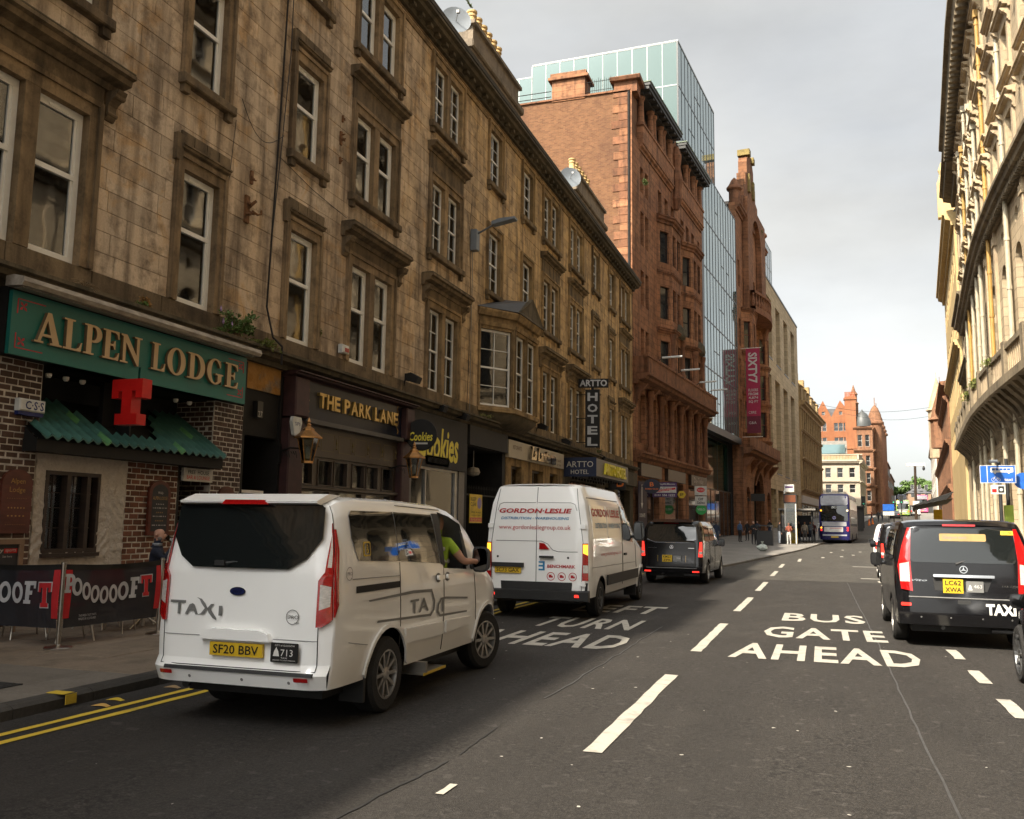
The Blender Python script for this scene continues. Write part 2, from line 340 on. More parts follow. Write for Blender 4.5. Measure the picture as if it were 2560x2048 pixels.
def wavy_line(name, pts, w, mat, z=.008, jag=.006, step=.3, parent=road):
    mb = MB(); P = []
    for (xa, ya), (xb, yb) in zip(pts, pts[1:]):
        n = max(1, int(math.hypot(xb - xa, yb - ya) / step))
        P += [(lerp(xa, xb, i / n), lerp(ya, yb, i / n)) for i in range(n)]
    P.append(pts[-1])
    for i, (x, y) in enumerate(P):
        x += random.uniform(-jag, jag); k = w / 2 * random.uniform(.85, 1.15)
        mb.v += [(x - k, y, g(y) + z), (x + k, y, g(y) + z)]
    for j in range(len(P) - 1): mb.f.append((2 * j, 2 * j + 1, 2 * j + 3, 2 * j + 2)); mb.t.append(.5); mb.mi.append(0)
    return mb.build(name, mat, parent)
wavy_line('yellow_line', [(-6.32, 3), (-6.3, 5.7), (-6.24, 7.9), (-6.28, 12), (-6.33, 20), (-6.33, 32.5)], .085, m_yel)
wavy_line('yellow_line', [(-6.10, 3), (-6.08, 5.6), (-6.02, 7.8), (-6.06, 12), (-6.11, 20), (-6.11, 32.5)], .085, m_yel)
m_seal = M('joint_sealant', (.052, .051, .05), .6, .3, 9); m_crack = M('crack_tar', (.02, .019, .018), .8, .2, 9)
wavy_line('joint_seal', [(.76, 5.5), (.74, 9), (.76, 15), (.72, 24), (.70, 31)], .018, m_seal, .006, .010, .4)
wavy_line('joint_crack', [(-2.8, 4), (-2.76, 5.2), (-2.66, 6.4)], .024, m_crack, .006, .012, .12)
wavy_line('joint_crack', [(-2.66, 6.6), (-2.7, 7.6)], .014, m_crack, .006, .01, .12)
wavy_line('joint_seal', [(-2.69, 9), (-2.68, 12.1), (-2.7, 16)], .02, m_seal, .006, .02)
mb = MB()                                     # dropped scraps of paper and gum
for i in range(46):
    x = random.uniform(-5.9, 1.6); y = random.uniform(4.6, 17); r = random.uniform(.006, .022); n = 6
    mb.v += [(x + r * random.uniform(.5, 1.3) * math.cos(k * 1.05), y + r * random.uniform(.5, 1.4) * math.sin(k * 1.05), .007) for k in range(n)]
    b = len(mb.v) - n; mb.f.append(tuple(range(b, b + n))); mb.t.append(.5); mb.mi.append(0)
mb.build('gum_spots', M('old_gum', (.4, .38, .34), .8), road, kind='stuff')
mark_quad(-2.42, -2.37, 5.62, 5.86, 'paint_scrap'); mark_quad(1.66, 1.75, 9.15, 9.3, 'paint_scrap')
# pavements
m_flag = stone_mat('flagstone', (.20, .16, .12), (.235, .185, .14), None, (.085, .07, .055), .5, .16)
m_conc = stone_mat('concrete_slab', (.17, .15, .127), (.20, .178, .15), None, (.10, .088, .075), .45, .1)
m_kerb = stone_mat('kerb_granite', (.06, .055, .049), (.085, .078, .07), None, (.035, .032, .028), .6, .3)
m_joint = M('joint_dirt', (.055, .045, .036), .95)
def pavement(name, xa, xb, ys, flipx=False):
    p = strip(name, xa, xb, ys, .10, m_joint); return p
near_ys = [-60, -20, 0] + [i for i in range(4, 33)] + [33.2]
pav_l = pavement('pavement', -11.9, -6.84, near_ys)
def slabs(parent, xr_, y0, y1, mat, wx, wy, name='paving_slab', e=.006, z0=.06):
    x0, x1 = xr_; ny = max(1, round((y1 - y0) / wy)); k = 0
    for j in range(ny):
        ya = lerp(y0, y1, j / ny); yb = lerp(y0, y1, (j + 1) / ny); x = x0 - random.uniform(0, wx * .6)
        while x < x1 - .05:
            w = wx * random.uniform(.75, 1.25); a, b = max(x, x0), min(x + w, x1)
            if x1 - b < .2: b = x1
            if b - a > .05:
                fn = lambda p, q, r: (p, r, q + g((ya + yb) / 2))
                mb = MB(fn); mb.flip = True; d = random.uniform(-.003, .004); gp = .006
                mb.bbox(a + gp, b - gp, z0, .12 + d, ya + gp, yb - gp, e, random.random()); mb.build(name, mat, parent)
            x = b if b == x1 else x + w
slabs(pav_l, (-11.85, -6.86), 4.2, 7.95, m_conc, 1.9, 1.25)
slabs(pav_l, (-11.85, -6.86), 7.95, 17.6, m_flag, 1.05, .8)
slabs(pav_l, (-11.85, -6.86), 17.6, 33.1, m_flag, 1.6, 1.4)
pav_f = pavement('pavement', lambda y: -13 + max(0, y - 57.8) * B5 - .3, lambda y: lk(y) - .17, [33.2, 34.5, 36, 38.5] + list(range(42, 66, 3)) + list(range(66, 200, 6)))
m_pave_far = stone_mat('grey_paving', (.20, .19, .175), (.25, .235, .215), None, (.12, .11, .1), .4, .12)
strip('paving', lambda y: -12.9 + max(0, y - 57.8) * B5, lambda y: lk(y) - .16, [33.2, 34.5, 36, 38.5] + list(range(42, 66, 3)) + list(range(66, 200, 6)), .12, m_pave_far, parent=pav_f, kind=None)
pav_r = pavement('pavement', lambda y: rk(y) + .15, lambda y: rfx(y) + .3, [-60, 0, 20, 40, 44, 48, 52, 56] + list(range(62, 240, 8)))
strip('paving', lambda y: rk(y) + .14, lambda y: rfx(y) + .3, [-60, 0, 20, 40, 44, 48, 52, 56] + list(range(62, 240, 8)), .12, m_pave_far, parent=pav_r, kind=None)
def kerb_run(parent, fx, y0, y1, L, side=1, tall=.12, mat=m_kerb):
    y = y0
    while y < y1:
        yb = min(y + L, y1); xa = fx(y); xb = fx(yb); w = .17 * side; gp = .004; mb = MB()
        prof = [(0, -.05), (0, tall - .035), (-.25 * w, tall - .006), (-.5 * w, tall + .004), (-w, tall + .004), (-w, -.05)]
        vs = [(xa + p, y + gp, g(y) + q) for p, q in prof] + [(xb + p, yb - gp, g(yb) + q) for p, q in prof]; n = len(prof)
        mb.add(vs, [tuple(range(n)), tuple(range(2 * n - 1, n - 1, -1))] + [(i, n + i, n + (i + 1) % n, (i + 1) % n) for i in range(n)], random.random())
        me = mb.mesh('kerb_stone', mat); recalc(me); link('kerb_stone', me, parent); y = yb
kerb_run(pav_l, lk, 3.5, 33.2, .92)
kerb_run(pav_f, lk, 33.2, 100, 1.6, mat=m_pave_far)
kerb_run(pav_r, rk, 6, 100, 2.4, side=-1)
mb = MB()                                     # yellow dab across the kerb
for i in range(5):
    a = 6.78 + i * .012; mb.box(-6.88, -6.668, a, a + .13 - i * .015, .126 + i * .0004, .1285 + i * .0004)
mb.build('kerb_dab', m_yel, pav_l)
mb = MB(); mb.box(-6.666, -6.660, 6.8, 6.93, .03, .12); mb.build('kerb_dab', m_yel, pav_l)
gr = thing('drain_grating', 'dark metal drain grating set in the pavement at the left edge', 'grating', (-7.75, 6.75, .12))
mb = MB(); mb.box(-8.05, -7.45, 6.45, 7.05, .105, .128); mb.build('frame', M('cast_iron', (.03, .028, .026), .7), gr)
for i in range(9): MB().box(-8.0, -7.5, 6.5 + i * .06, 6.53 + i * .06, .128, .134).build('bar', MATS['cast_iron'], gr)
# ---------------------------------------------------------------- sandstone tenement on the left
XF = -11.5
FA = Fr(XF, 0, 0, 1)
m_sand = stone_mat('tenement_sandstone', (.55, .44, .325), (.57, .43, .29), (.57, .385, .18), (.105, .076, .052), .95, .15, soot_lo=.44, ygrad=(17, 38), patch=(.52, .315, .135))
m_dress = stone_mat('dressed_sandstone', (.235, .165, .098), (.28, .195, .108), (.34, .225, .10), (.048, .035, .022), .85, .2, soot_lo=.45, ygrad=(17, 38))
m_hood = stone_mat('sooty_stone', (.155, .112, .068), (.20, .145, .085), (.22, .155, .08), (.038, .029, .02), .85, .2, soot_lo=.42, ygrad=(17, 38))
m_moss = stone_mat('mossy_cornice', (.085, .070, .046), (.12, .095, .06), None, (.026, .024, .016), .8, .2)
m_backw = M('mortar', (.21, .155, .10), .95)
m_white = M('white_window_frame', (.78, .76, .70), .45, .08, 3)
m_pane = glass_mat('window_glass')
m_curt = M('net_curtain', (.62, .59, .52), .9, .25, 2.2, stretch=(4, 4, .15))
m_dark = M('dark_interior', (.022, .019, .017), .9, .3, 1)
ten = thing('tenement', 'long four storey sandstone tenement with chimneys along the left side of the street', 'building', (XF, 20, 0))
def sash_meshes(fr, w, h, kind):
    """one window light: frame, bars, two panes, curtain; drawn in the linear part of the frame"""
    L = fr.lin(); key = (fr.key, round(w, 2), round(h, 2), kind)
    if key in SASH: return SASH[key]
    b = .105 if kind == 'upvc' else .07; t = .06; z1 = h * .56 if kind == 'upvc' else h * .5
    f = MB(L)
    f.box(0, b, -t, 0, 0, h).box(w - b, w, -t, 0, 0, h).box(b, w - b, -t, 0, 0, b * 1.2).box(b, w - b, -t, 0, h - b * 1.3, h)
    if kind == 'upvc':
        f.box(b, w - b, -t, .008, z1 - .04, z1 + .045)
        f.box(b, b + .035, -t, -.02, b * 1.2, z1 - .04).box(w - b - .05, w - b, -t, -.014, b * 1.2, z1 - .04)
        f.box(b, b + .035, -t, -.02, z1 + .045, h - b * 1.3).box(w - b - .05, w - b, -t, -.014, z1 + .045, h - b * 1.3)
        f.box(b + .2, w - b - .2, -.01, .014, h - b * 1.1, h - b * .55)
    else:
        f.box(b, w - b, -t, .006, z1 - .03, z1 + .03)
    me = f.mesh('window', m_white)
    bars = MB(L)
    if kind == 'sash':
        for z0_, z2_ in ((b, z1), (z1, h - b)):
            bars.box(w / 2 - .012, w / 2 + .012, -.05, -.012, z0_, z2_).box(b, w - b, -.05, -.0125, (z0_ + z2_) / 2 - .012, (z0_ + z2_) / 2 + .012)
    mb_ = bars.mesh('glazing_bars', m_white) if bars.f else None
    panes = []
    for z0_, z2_ in ((b, z1), (z1, h - b)):
        panes.append(MB(L).box(b, w - b, -.045, -.040, z0_ + .01, z2_ - .01).mesh('pane', m_pane))
    c = MB(L); n = 14
    def cf(u, v, a=0, wd=w): return (a + u * wd, -.16 + .03 * math.sin(u * n * 2.2 + a * 9), v * (h - .05))
    c.grid(lambda u, v: cf(u, v, 0, w * .34), 10, 1).grid(lambda u, v: cf(u, v, w * .68, w * .32), 10, 1)
    SASH[key] = (me, mb_, panes, c.mesh('curtain', m_curt), MB(L).grid(lambda u, v: cf(u, v, 0, w), 26, 1).mesh('curtain', m_curt))
    return SASH[key]
SASH = {}
def window(fr, par, s, z, w, h, kind, depth=-.10, curtain=1):
    me, bars, panes, c1, c2 = sash_meshes(fr, w, h, kind)
    o = link('window', me, par, loc=fr(s, depth, z))
    if bars: link('glazing_bars', bars, o)
    for p in panes: link('pane', p, o)
    if curtain: link('curtain', c1 if curtain == 1 else c2, o)
    return o
OPEN = []            # openings of the tenement wall: s0, s1, z0, z1
def corn(mb, s0, s1, z0, z1, out, base=0.0, ret=True):
    """moulded cornice: stepped profile growing outward"""
    h = z1 - z0
    prof = [(base, z0), (base + out * .25, z0), (base + out * .3, z0 + h * .3), (base + out * .75, z0 + h * .42), (base + out * .8, z0 + h * .68), (base + out, z0 + h * .74), (base + out, z0 + h * .93), (base + out * .2, z1), (base, z1)]
    mb.prism(prof, s0, s1, random.random())
def surround(s0, s1, z0, z1, jw=.24, top=None, par=ten, ears=False, mull=None, fr=FA, mat=None, sill=True):
    mat = mat or m_dress; top = top or z1 + .3; mb = MB(fr)
    for a, b, c, d in ((s0 - jw, s0, s0 - jw, s0 - jw + .09), (s1, s1 + jw, s1 + jw - .09, s1 + jw)):
        mb.box(a, b, -.30, .05, z0, z1, random.random()).box(c, d, .05, .095, z0, top - .001, random.random())
    mb.box(s0 - jw, s1 + jw, -.30, .048, z1, top, random.random())
    mb.box(s0 - jw + .09, s1 + jw - .09, .048, .088, top - .09, top, random.random())
    if mull: mb.box(mull[0], mull[1], -.28, .04, z0, z1, random.random())
    mb.build('window_surround', mat, par)
    if sill:
        mb = MB(fr); mb.bbox(s0 - jw - .06, s1 + jw + .06, -.28, .17, z0 - .2, z0 - .002, .025, random.random())
        mb.box(s0 - jw, s0 - jw + .18, 0, .11, z0 - .36, z0 - .2).box(s1 + jw - .18, s1 + jw, 0, .11, z0 - .36, z0 - .2)
        mb.build('window_sill', m_hood if mat is m_dress else mat, par)
def console(s, z1, par=ten, fr=FA, w=.2, h=.5, out=.3, mat=None):
    mb = MB(fr); n = 10; prof = [(0, z1 - h)]
    for i in range(n + 1):
        t = i / n; prof.append((.05 + (out - .05) * (t ** 1.6) + .035 * math.sin(t * 9), z1 - h + h * t))
    prof.append((0, z1)); mb.prism(prof, s, s + w, random.random())
    mb.lathe([(.01, s - .015), (.055, s - .015), (.055, s + w + .015), (.01, s + w + .015)], (0, out * .72, z1 - h * .18), 10, 'x')
    mb.lathe([(.01, s - .012), (.04, s - .012), (.04, s + w + .012), (.01, s + w + .012)], (0, out * .28, z1 - h * .78), 8, 'x')
    mb.build('console', mat or m_hood, par)
ZR = [(5.86, 8.46), (10.30, 12.62), (14.5, 16.62)]
# columns: (s0, s1, pair?, rows, kind)
def opening(s0, s1, r, pair, kind, hood):
    z0, z1 = ZR[r]; OPEN.append((s0, s1, z0, z1))
    cur = lambda: random.choice((1, 1, 2, 2, 0))
    if pair:
        mid = (s0 + s1) / 2; window(FA, ten, s0, z0, mid - .14 - s0, z1 - z0, kind, curtain=cur()); window(FA, ten, mid + .14, z0, s1 - mid - .14, z1 - z0, kind, curtain=cur())
        surround(s0, s1, z0, z1, .26, mull=(mid - .14, mid + .14), sill=r > 0)
    else:
        window(FA, ten, s0, z0, s1 - s0, z1 - z0, kind, curtain=cur()); surround(s0, s1, z0, z1, .22, sill=r > 0)
    jw = .26 if pair else .22
    mb = MB(FA)
    if hood == 'console':
        mb.box(s0 - jw, s1 + jw, -.1, .06, z1 + .3, z1 + .58, .4)
        corn(mb, s0 - jw - .34, s1 + jw + .34, z1 + .58, z1 + .94, .42)
        console(s0 - jw - .26, z1 + .58); console(s1 + jw + .06, z1 + .58)
        mb.build('window_hood', m_hood, ten); MB(FA).box(s0 - jw - .34, s1 + jw + .34, .02, .40, z1 + .935, z1 + .96).build('moss', m_moss, ten)
    elif hood == 'cornice':
        mb.box(s0 - jw, s1 + jw, -.1, .055, z1 + .3, z1 + .86, .3); corn(mb, s0 - jw - .14, s1 + jw + .14, z1 + .86, z1 + 1.16, .34); mb.build('window_hood', m_hood, ten)
    elif hood == 'small':
        corn(mb, s0 - jw + .06, s1 + jw + .02, z1 + .30, z1 + .46, .16)
        mb.box(s0 - jw - .08, s0 - jw + .1, 0, .10, z1 + .1, z1 + .62)
        for i in range(4):
            a = s0 - jw + .1 + i * (s1 - s0 + 2 * jw) / 4; mb.box(a + .01, a + (s1 - s0 + 2 * jw) / 4 - .01, -.05, .035, z1 + .46, z1 + .74, random.random())
        mb.build('lintel_hood', m_hood, ten)
COLS_ = [(9.0, 11.15, 1, 'upvc'), (13.68, 14.62, 0, 'upvc'), (17.40, 18.40, 0, 'upvc'), (20.30, 22.45, 1, 'upvc'), (25.25, 27.40, 1, 'sash'),
        (37.45, 39.6, 1, 'sash'), (41.95, 44.1, 1, 'sash'), (46.65, 47.75, 0, 'sash'), (50.6, 51.7, 0, 'sash'), (53.8, 56.0, 1, 'sash')]
COLS = [(a, b + .14, p, k) for a, b, p, k in COLS_]
for s0, s1, p, kd in COLS:
    for r in range(3):
        hd = None
        if p: hd = ('console', 'cornice', None)[r]
        elif r < 2 and s0 < 45: hd = 'small'
        elif r < 2: hd = 'small'
        opening(s0, s1, r, p, kd, hd)
for s0 in (30.45, 34.45):
    for r in (1, 2): opening(s0, s0 + 1.25, r, 0, 'sash', None)
S_END = 57.6
# stone courses, cut round the openings
def courses(fr, s0, s1, z0, z1, opens, ch, bl, jw=.26):
    zs = sorted({z0, z1} | {z for o in opens for z in o[2:] if z0 < z < z1}); out = []
    for za, zb in zip(zs, zs[1:]):
        n = max(1, round((zb - za) / ch))
        for k in range(n):
            a = lerp(za, zb, k / n); b = lerp(za, zb, (k + 1) / n); mid = (a + b) / 2
            cuts = sorted((o[0] - .01, o[1] + .01) for o in opens if o[2] < mid < o[3]); x = s0; runs = []
            for c0, c1 in cuts:
                if c0 > x: runs.append((x, c0))
                x = max(x, c1)
            if x < s1: runs.append((x, s1))
            for r0, r1 in runs:
                x = r0 - random.uniform(0, bl * .8)
                while x < r1 - .02:
                    w = bl * random.uniform(.62, 1.4); p, q = max(x, r0), min(x + w, r1)
                    if r1 - q < .18: q = r1
                    if q - p > .05: out.append((p, q, a, b))
                    x = q if q == r1 else x + w
    return out
blk_open = [(a - .22, b + .22, z0, z1) for a, b, z0, z1 in OPEN] + [(29.6, 35.2, 5.6, 9.3)]
blocks = courses(FA, 8.0, S_END, 5.62, 17.1, blk_open, .36, 1.22)
def seen(b):
    p = Vector(FA((b[0] + b[1]) / 2, 0, (b[2] + b[3]) / 2)) - Vector((0, 0, CAM_H)); d = p.length
    q = (p.dot(cr) / p.dot(fwd), p.dot(cu_) / p.dot(fwd))
    inside = abs(q[0]) < .575 and abs(q[1]) < .46
    return (b[1] - b[0]) * (b[3] - b[2]) * (XF * -1) / d ** 3 * (1 if inside else .01)
blocks.sort(key=seen, reverse=True)
rest = MB(FA); gp = .0035
for i, (a, b, c, d) in enumerate(blocks):
    mb = MB(FA) if i < 290 else rest
    mb.bbox(a + gp, b - gp, -.06, random.uniform(-.004, .006), c + gp, d - gp, .006, random.random())
    if i < 290: mb.build('stone', m_sand, ten)
rest.build('stone_courses', m_sand, ten, kind='stuff')
def wall_cells(fr, s0, s1, z0, z1, opens, o0, o1, name, mat, par):
    ss = sorted({s0, s1} | {x for o in opens for x in o[:2] if s0 < x < s1}); zs = sorted({z0, z1} | {x for o in opens for x in o[2:] if z0 < x < z1})
    mb = MB(fr)
    for a, b in zip(ss, ss[1:]):
        run = None
        for c, d in zip(zs, zs[1:]):
            if any(o[0] < (a + b) / 2 < o[1] and o[2] < (c + d) / 2 < o[3] for o in opens):
                if run: mb.box(a, b, o0, o1, run[0], run[1]); run = None
            else: run = (run[0] if run else c, d)
        if run: mb.box(a, b, o0, o1, run[0], run[1])
    return mb.build(name, mat, par)
wall_cells(FA, -70, S_END, 5.2, 17.5, [(a - .06, b + .06, c - .06, d + .06) for a, b, c, d in OPEN] + [(30.0, 34.8, 5.8, 9.0)], -.30, -.014, 'wall', m_backw, ten)
mb = MB(FA); mb.box(-70, 8.0, -.013, 0, 5.6, 17.2); mb.build('wall_face', m_sand, ten)
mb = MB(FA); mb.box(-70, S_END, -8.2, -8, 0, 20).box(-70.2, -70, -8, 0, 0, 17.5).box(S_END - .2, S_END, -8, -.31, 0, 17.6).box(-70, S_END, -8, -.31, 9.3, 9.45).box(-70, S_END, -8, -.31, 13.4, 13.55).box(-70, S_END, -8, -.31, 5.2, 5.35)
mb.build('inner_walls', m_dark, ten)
mb = MB(FA); mb.prism([(.2, 17.55), (-4.2, 19.6), (-8.3, 17.5)], -70, S_END - .1); mb.build('roof', M('slate', (.09, .09, .095), .7, .3, 3), ten)
# string course over the shops, upper frieze, main cornice, gutter
mb = MB(FA)
a = -70
while a < S_END:
    b = min(a + 1.7, S_END); mb.bbox(a + .006, b - .006, -.1, .035, 5.42, 5.86 - .004, .012, random.random()); a = b
mb.build('sill_course', m_hood, ten)
mb = MB(FA); corn(mb, -70, S_END, 5.12, 5.44, .46); mb.build('shop_cornice', m_moss, ten)
mb = MB(FA)
a = 8.0
for q in sorted(OPEN, key=lambda o: o[0]):
    if q[2] > 14:
        if q[0] - .32 > a: mb.prism([(0, 16.84), (.05, 16.84), (.08, 16.95), (0, 16.97)], a, q[0] - .32, .4)
        a = q[1] + .32
mb.prism([(0, 16.84), (.05, 16.84), (.08, 16.95), (0, 16.97)], a, S_END, .4)
mb.box(-70, S_END, -.1, .025, 17.08, 17.2, .5); mb.build('frieze', m_dress, ten)
mb = MB(FA); corn(mb, -70, S_END + .15, 17.14, 17.62, .58)
for i in range(int((S_END - 8) / .62)):
    a = 8 + i * .62; mb.box(a, a + .2, .03, .34, 17.19, 17.30, random.random())
mb.build('main_cornice', m_moss, ten)
mb = MB(FA); mb.prism([(.46, 17.61), (.60, 17.61), (.64, 17.72), (.42, 17.72)], -70, S_END + .1); mb.build('gutter', M('gutter_iron', (.05, .045, .04), .7), ten)
# wall head chimney stacks
m_pot = M('chimney_pot_clay', (.52, .36, .16), .85, .15, 3); m_chim = stone_mat('chimney_stone', (.20, .165, .125), (.25, .2, .145), None, (.075, .062, .048), .7, .2)
def stack(s0, s1, npots, pot_s0, pot_s1):
    mb = MB(FA); mb.box(s0 + .1, s1 - .1, -1.1, -.02, 17.4, 18.9).bbox(s0, s1, -1.2, .10, 18.8, 19.08, .05); mb.box(s0 + .35, s1 - .35, -1.0, -.06, 19.08, 19.8)
    mb.box(s0 + .2, s1 - .2, -1.12, .06, 19.8, 19.94).box(s0 + .3, s1 - .3, -1.05, -.02, 19.94, 20.0)
    st = mb.build('chimney_stack', m_chim, ten)
    for i in range(npots):
        p = MB(FA); c = (lerp(pot_s0, pot_s1, i / (npots - 1)), -.5, 0); zz = lambda h: 20.0 + (h - 20.46) * .86
        p.lathe([(r_ * 1.2, zz(h_)) for r_, h_ in ((.17, 20.46), (.17, 20.5), (.145, 20.55), (.135, 21.25), (.16, 21.28), (.16, 21.33), (.14, 21.36), (.14, 21.42), (.17, 21.46), (.17, 21.54), (.11, 21.55), (.1, 21.4))], c, 12)
        p.build('chimney_pot', m_pot, st, smooth=RAD(40))
stack(28.3, 34.2, 6, 29.6, 32.4); stack(42.9, 50.0, 6, 44.1, 47.2); stack(-2.6, 4.2, 6, -2, 3.6); stack(13.2, 19.4, 6, 14.2, 18.6)
def dish(s, z, r, par=None):
    t = thing('satellite_dish', 'grey satellite dish beside the chimney nearest the camera' if s < 35 else 'grey satellite dish beside the farther chimney stack', 'satellite dish', FA(s, .1, z - .8), 'satellite dishes on the roof')
    mb = MB(); c = Vector(FA(s, .0, z)); n = Vector((.5, -.8, .15)).normalized(); u = n.cross(Vector((0, 0, 1))).normalized(); w = u.cross(n)
    R_ = 5; K = 20; vs = []
    for j in range(R_ + 1):
        for i in range(K):
            q = 2 * math.pi * i / K; rr = r * j / R_; vs.append(tuple(c + u * (rr * math.cos(q)) + w * (rr * math.sin(q)) + n * (.16 * r * (j / R_) ** 2)))
    mb.add(vs, [(j * K + i, j * K + (i + 1) % K, (j + 1) * K + (i + 1) % K, (j + 1) * K + i) for j in range(R_) for i in range(K)])
    mb.build('reflector', M('dish_grey', (.16, .18, .2), .5, .2, 2), t, smooth=True)
    MB().tube(tuple(c), tuple(c + n * r * .9), .015, .015, 6).box(*[k for p in ((c + n * r * .9),) for k in (p.x - .05, p.x + .05, p.y - .05, p.y + .05, p.z - .05, p.z + .05)]).build('feed_arm', M('dish_arm', (.3, .3, .3), .5), t)
    MB().tube(tuple(c - n * .05), FA(s, -.4, z - .8), .03, .03, 6).build('mount', MATS['dish_arm'], t)
dish(26.9, 18.95, .52); dish(41.9, 19.0, .55)
# oriel bay over the pend
orl = []
mb = MB(FA); pl = [(29.6, 0), (31.0, .9), (33.8, .9), (35.2, 0)]
def seg(i): return pl[i], pl[i + 1]
def orf(i):                                     # frame of one oriel face
    (sa, oa), (sb, ob) = seg(i); A = Vector(FA(sa, oa, 0)); B = Vector(FA(sb, ob, 0)); d = B - A
    return Fr(A.x, A.y, math.degrees(math.atan2(d.x, d.y)), 1), d.length
for i in range(3):
    fr, ln = orf(i); mb2 = MB(fr); nlt = 1 if i != 1 else 2; mw = .16
    x = .12; lw = (ln - .24 - mw * (nlt - 1)) / nlt; ops = []
    for k in range(nlt):
        a = .12 + k * (lw + mw); ops.append((a, a + lw, 5.95, 8.75)); window(fr, ten, a, 5.95, lw, 2.8, 'sash', -.12, curtain=1)
    wall_cells(fr, 0, ln, 5.75, 9.25, ops, -.22, .001, 'oriel_wall', m_dress, ten)
    c = MB(fr)
    for a, b, _, _ in ops: c.box(a - .1, a - .03, 0, .05, 5.95, 8.85).box(b + .03, b + .1, 0, .05, 5.95, 8.85)
    c.prism([(0, 8.86), (.06, 8.86), (.1, 9.0), (0, 9.02)], 0, ln).prism([(0, 9.2), (.12, 9.22), (.22, 9.4), (.22, 9.46), (0, 9.5)], -.08, ln + .08)
    c.prism([(0, 5.72), (.1, 5.74), (.1, 5.86), (0, 5.9)], -.03, ln + .03)
    c.build('oriel_moulding', m_dress, ten)
mb = MB(FA)                                     # corbelled base, roof and pediment
lev = [(5.78, 1.0), (5.6, .98), (5.42, .8), (5.28, .5), (5.2, .05)]
vs = []
for z, k in lev:
    for (s, o) in pl: vs.append((32.4 + (s - 32.4) * (.55 + .45 * k), o * k, z))
mb.add(vs, [(j * 4 + i, j * 4 + i + 1, (j + 1) * 4 + i + 1, (j + 1) * 4 + i)[::-1] for j in range(4) for i in range(3)]); mb.build('oriel_corbel', m_moss, ten, smooth=True)
mb = MB(FA); r = [(29.4, 0, 9.5), (30.9, 1.1, 9.5), (33.9, 1.1, 9.5), (35.4, 0, 9.5), (32.4, 0, 10.42), (32.4, 1.12, 10.25)]
mb.add(r, [(1, 0, 4, 5), (2, 5, 4, 3), (1, 5, 2), (0, 1, 2, 3)]); mb.build('oriel_roof', M('lead_roof', (.07, .068, .066), .6, .25, 2), ten)
mb = MB(FA); mb.add([(30.8, 1.16, 9.46), (34.0, 1.16, 9.46), (32.4, 1.16, 10.36), (30.8, 1.0, 9.46), (34.0, 1.0, 9.46), (32.4, 1.0, 10.36), (31.3, 1.12, 9.56), (33.5, 1.12, 9.56), (32.4, 1.12, 10.16)],
    [(0, 6, 8, 2)[::-1], (1, 2, 8, 7)[::-1], (0, 1, 7, 6)[::-1], (6, 7, 8)[::-1], (0, 2, 5, 3), (2, 1, 4, 5)])
mb.build('pediment', m_moss, ten)
# pipes and cables on the wall
m_pipe = M('downpipe_iron', (.018, .015, .013), .95, .3, 4); m_pipeg = M('downpipe_grey', (.2, .19, .17), .5, .15, 3); m_cab = M('cable', (.015, .014, .013), .7)
MB(FA).path([(16.9, .07, 17.3), (16.72, .07, 11), (16.55, .07, 6.4), (16.5, .3, 5.7), (16.6, .48, 5.5), (16.6, .48, 5.1)], .022, 7).build('downpipe', m_pipe, ten)
MB(FA).path([(16.98, .09, 17.3), (16.98, .10, 12.6), (16.75, .12, 10.2), (16.62, .08, 8.2)], .012, 5).build('cable', m_cab, ten)
MB(FA).path([(16.9, .05, 10.5)] + [(16.9 - t * 1.6, .07, 10.5 - .9 * math.sin(t * 2.4) + t * .75) for t in [i / 12 for i in range(13)]], .008, 4).build('cable', m_cab, ten)
MB(FA).path([(16.8, .05, 9.95), (18.2, .05, 9.7), (19.9, .05, 9.55)], .01, 4).build('cable', m_cab, ten)
MB(FA).path([(28.75, .06, 11.3), (28.75, .06, 5.5)], .013, 6).build('conduit', m_pipeg, ten)
MB(FA).path([(15.15, .06, 10.1), (14.95, .06, 8), (14.9, .06, 6.0)], .008, 4).path([(28.6, .05, 13), (28.45, .05, 12), (28.7, .05, 9), (28.5, .05, 5.6)], .009, 4).build('cable', m_cab, ten)
# rusty iron fixings left in the wall
m_rust = M('rusty_iron', (.16, .075, .03), .95, .5, 9)
for i, (s, z, k) in enumerate(((15.83, 9.1, .5), (15.72, 8.35, 1.0), (19.55, 12.1, .3), (19.5, 11.55, .6), (19.5, 10.95, .3))):
    t = thing('iron_fixing', ('small rusty iron stub', 'large rusty iron hook bracket', 'thin rusty pin', 'rusty knotted iron stub', 'small rusty ring bolt')[i] + (' on the stone wall above the green sign' if s < 17 else ' on the wall left of the paired windows'), 'fixing', FA(s, 0, z), 'rusty fixings in the stone wall')
    mb = MB(FA); mb.box(s - .07 * k, s + .07 * k, -.02, .05, z - .3 * k, z + .3 * k)
    for q in range(4): mb.tube((s + random.uniform(-.1, .1) * k, .02, z + random.uniform(-.2, .2) * k), (s + random.uniform(-.14, .14) * k, .16 * k + .05, z + random.uniform(-.25, .25) * k), .045 * k, .03 * k, 6)
    mb.build('bracket', m_rust, t)
    if k > .9: MB(FA).path([(s + .1, .1, z - .02), (s + .26, .12, z - .05), (s + .36, .14, z + .0), (s + .36, .14, z + .08)], .025, 6).build('hook', m_rust, t)
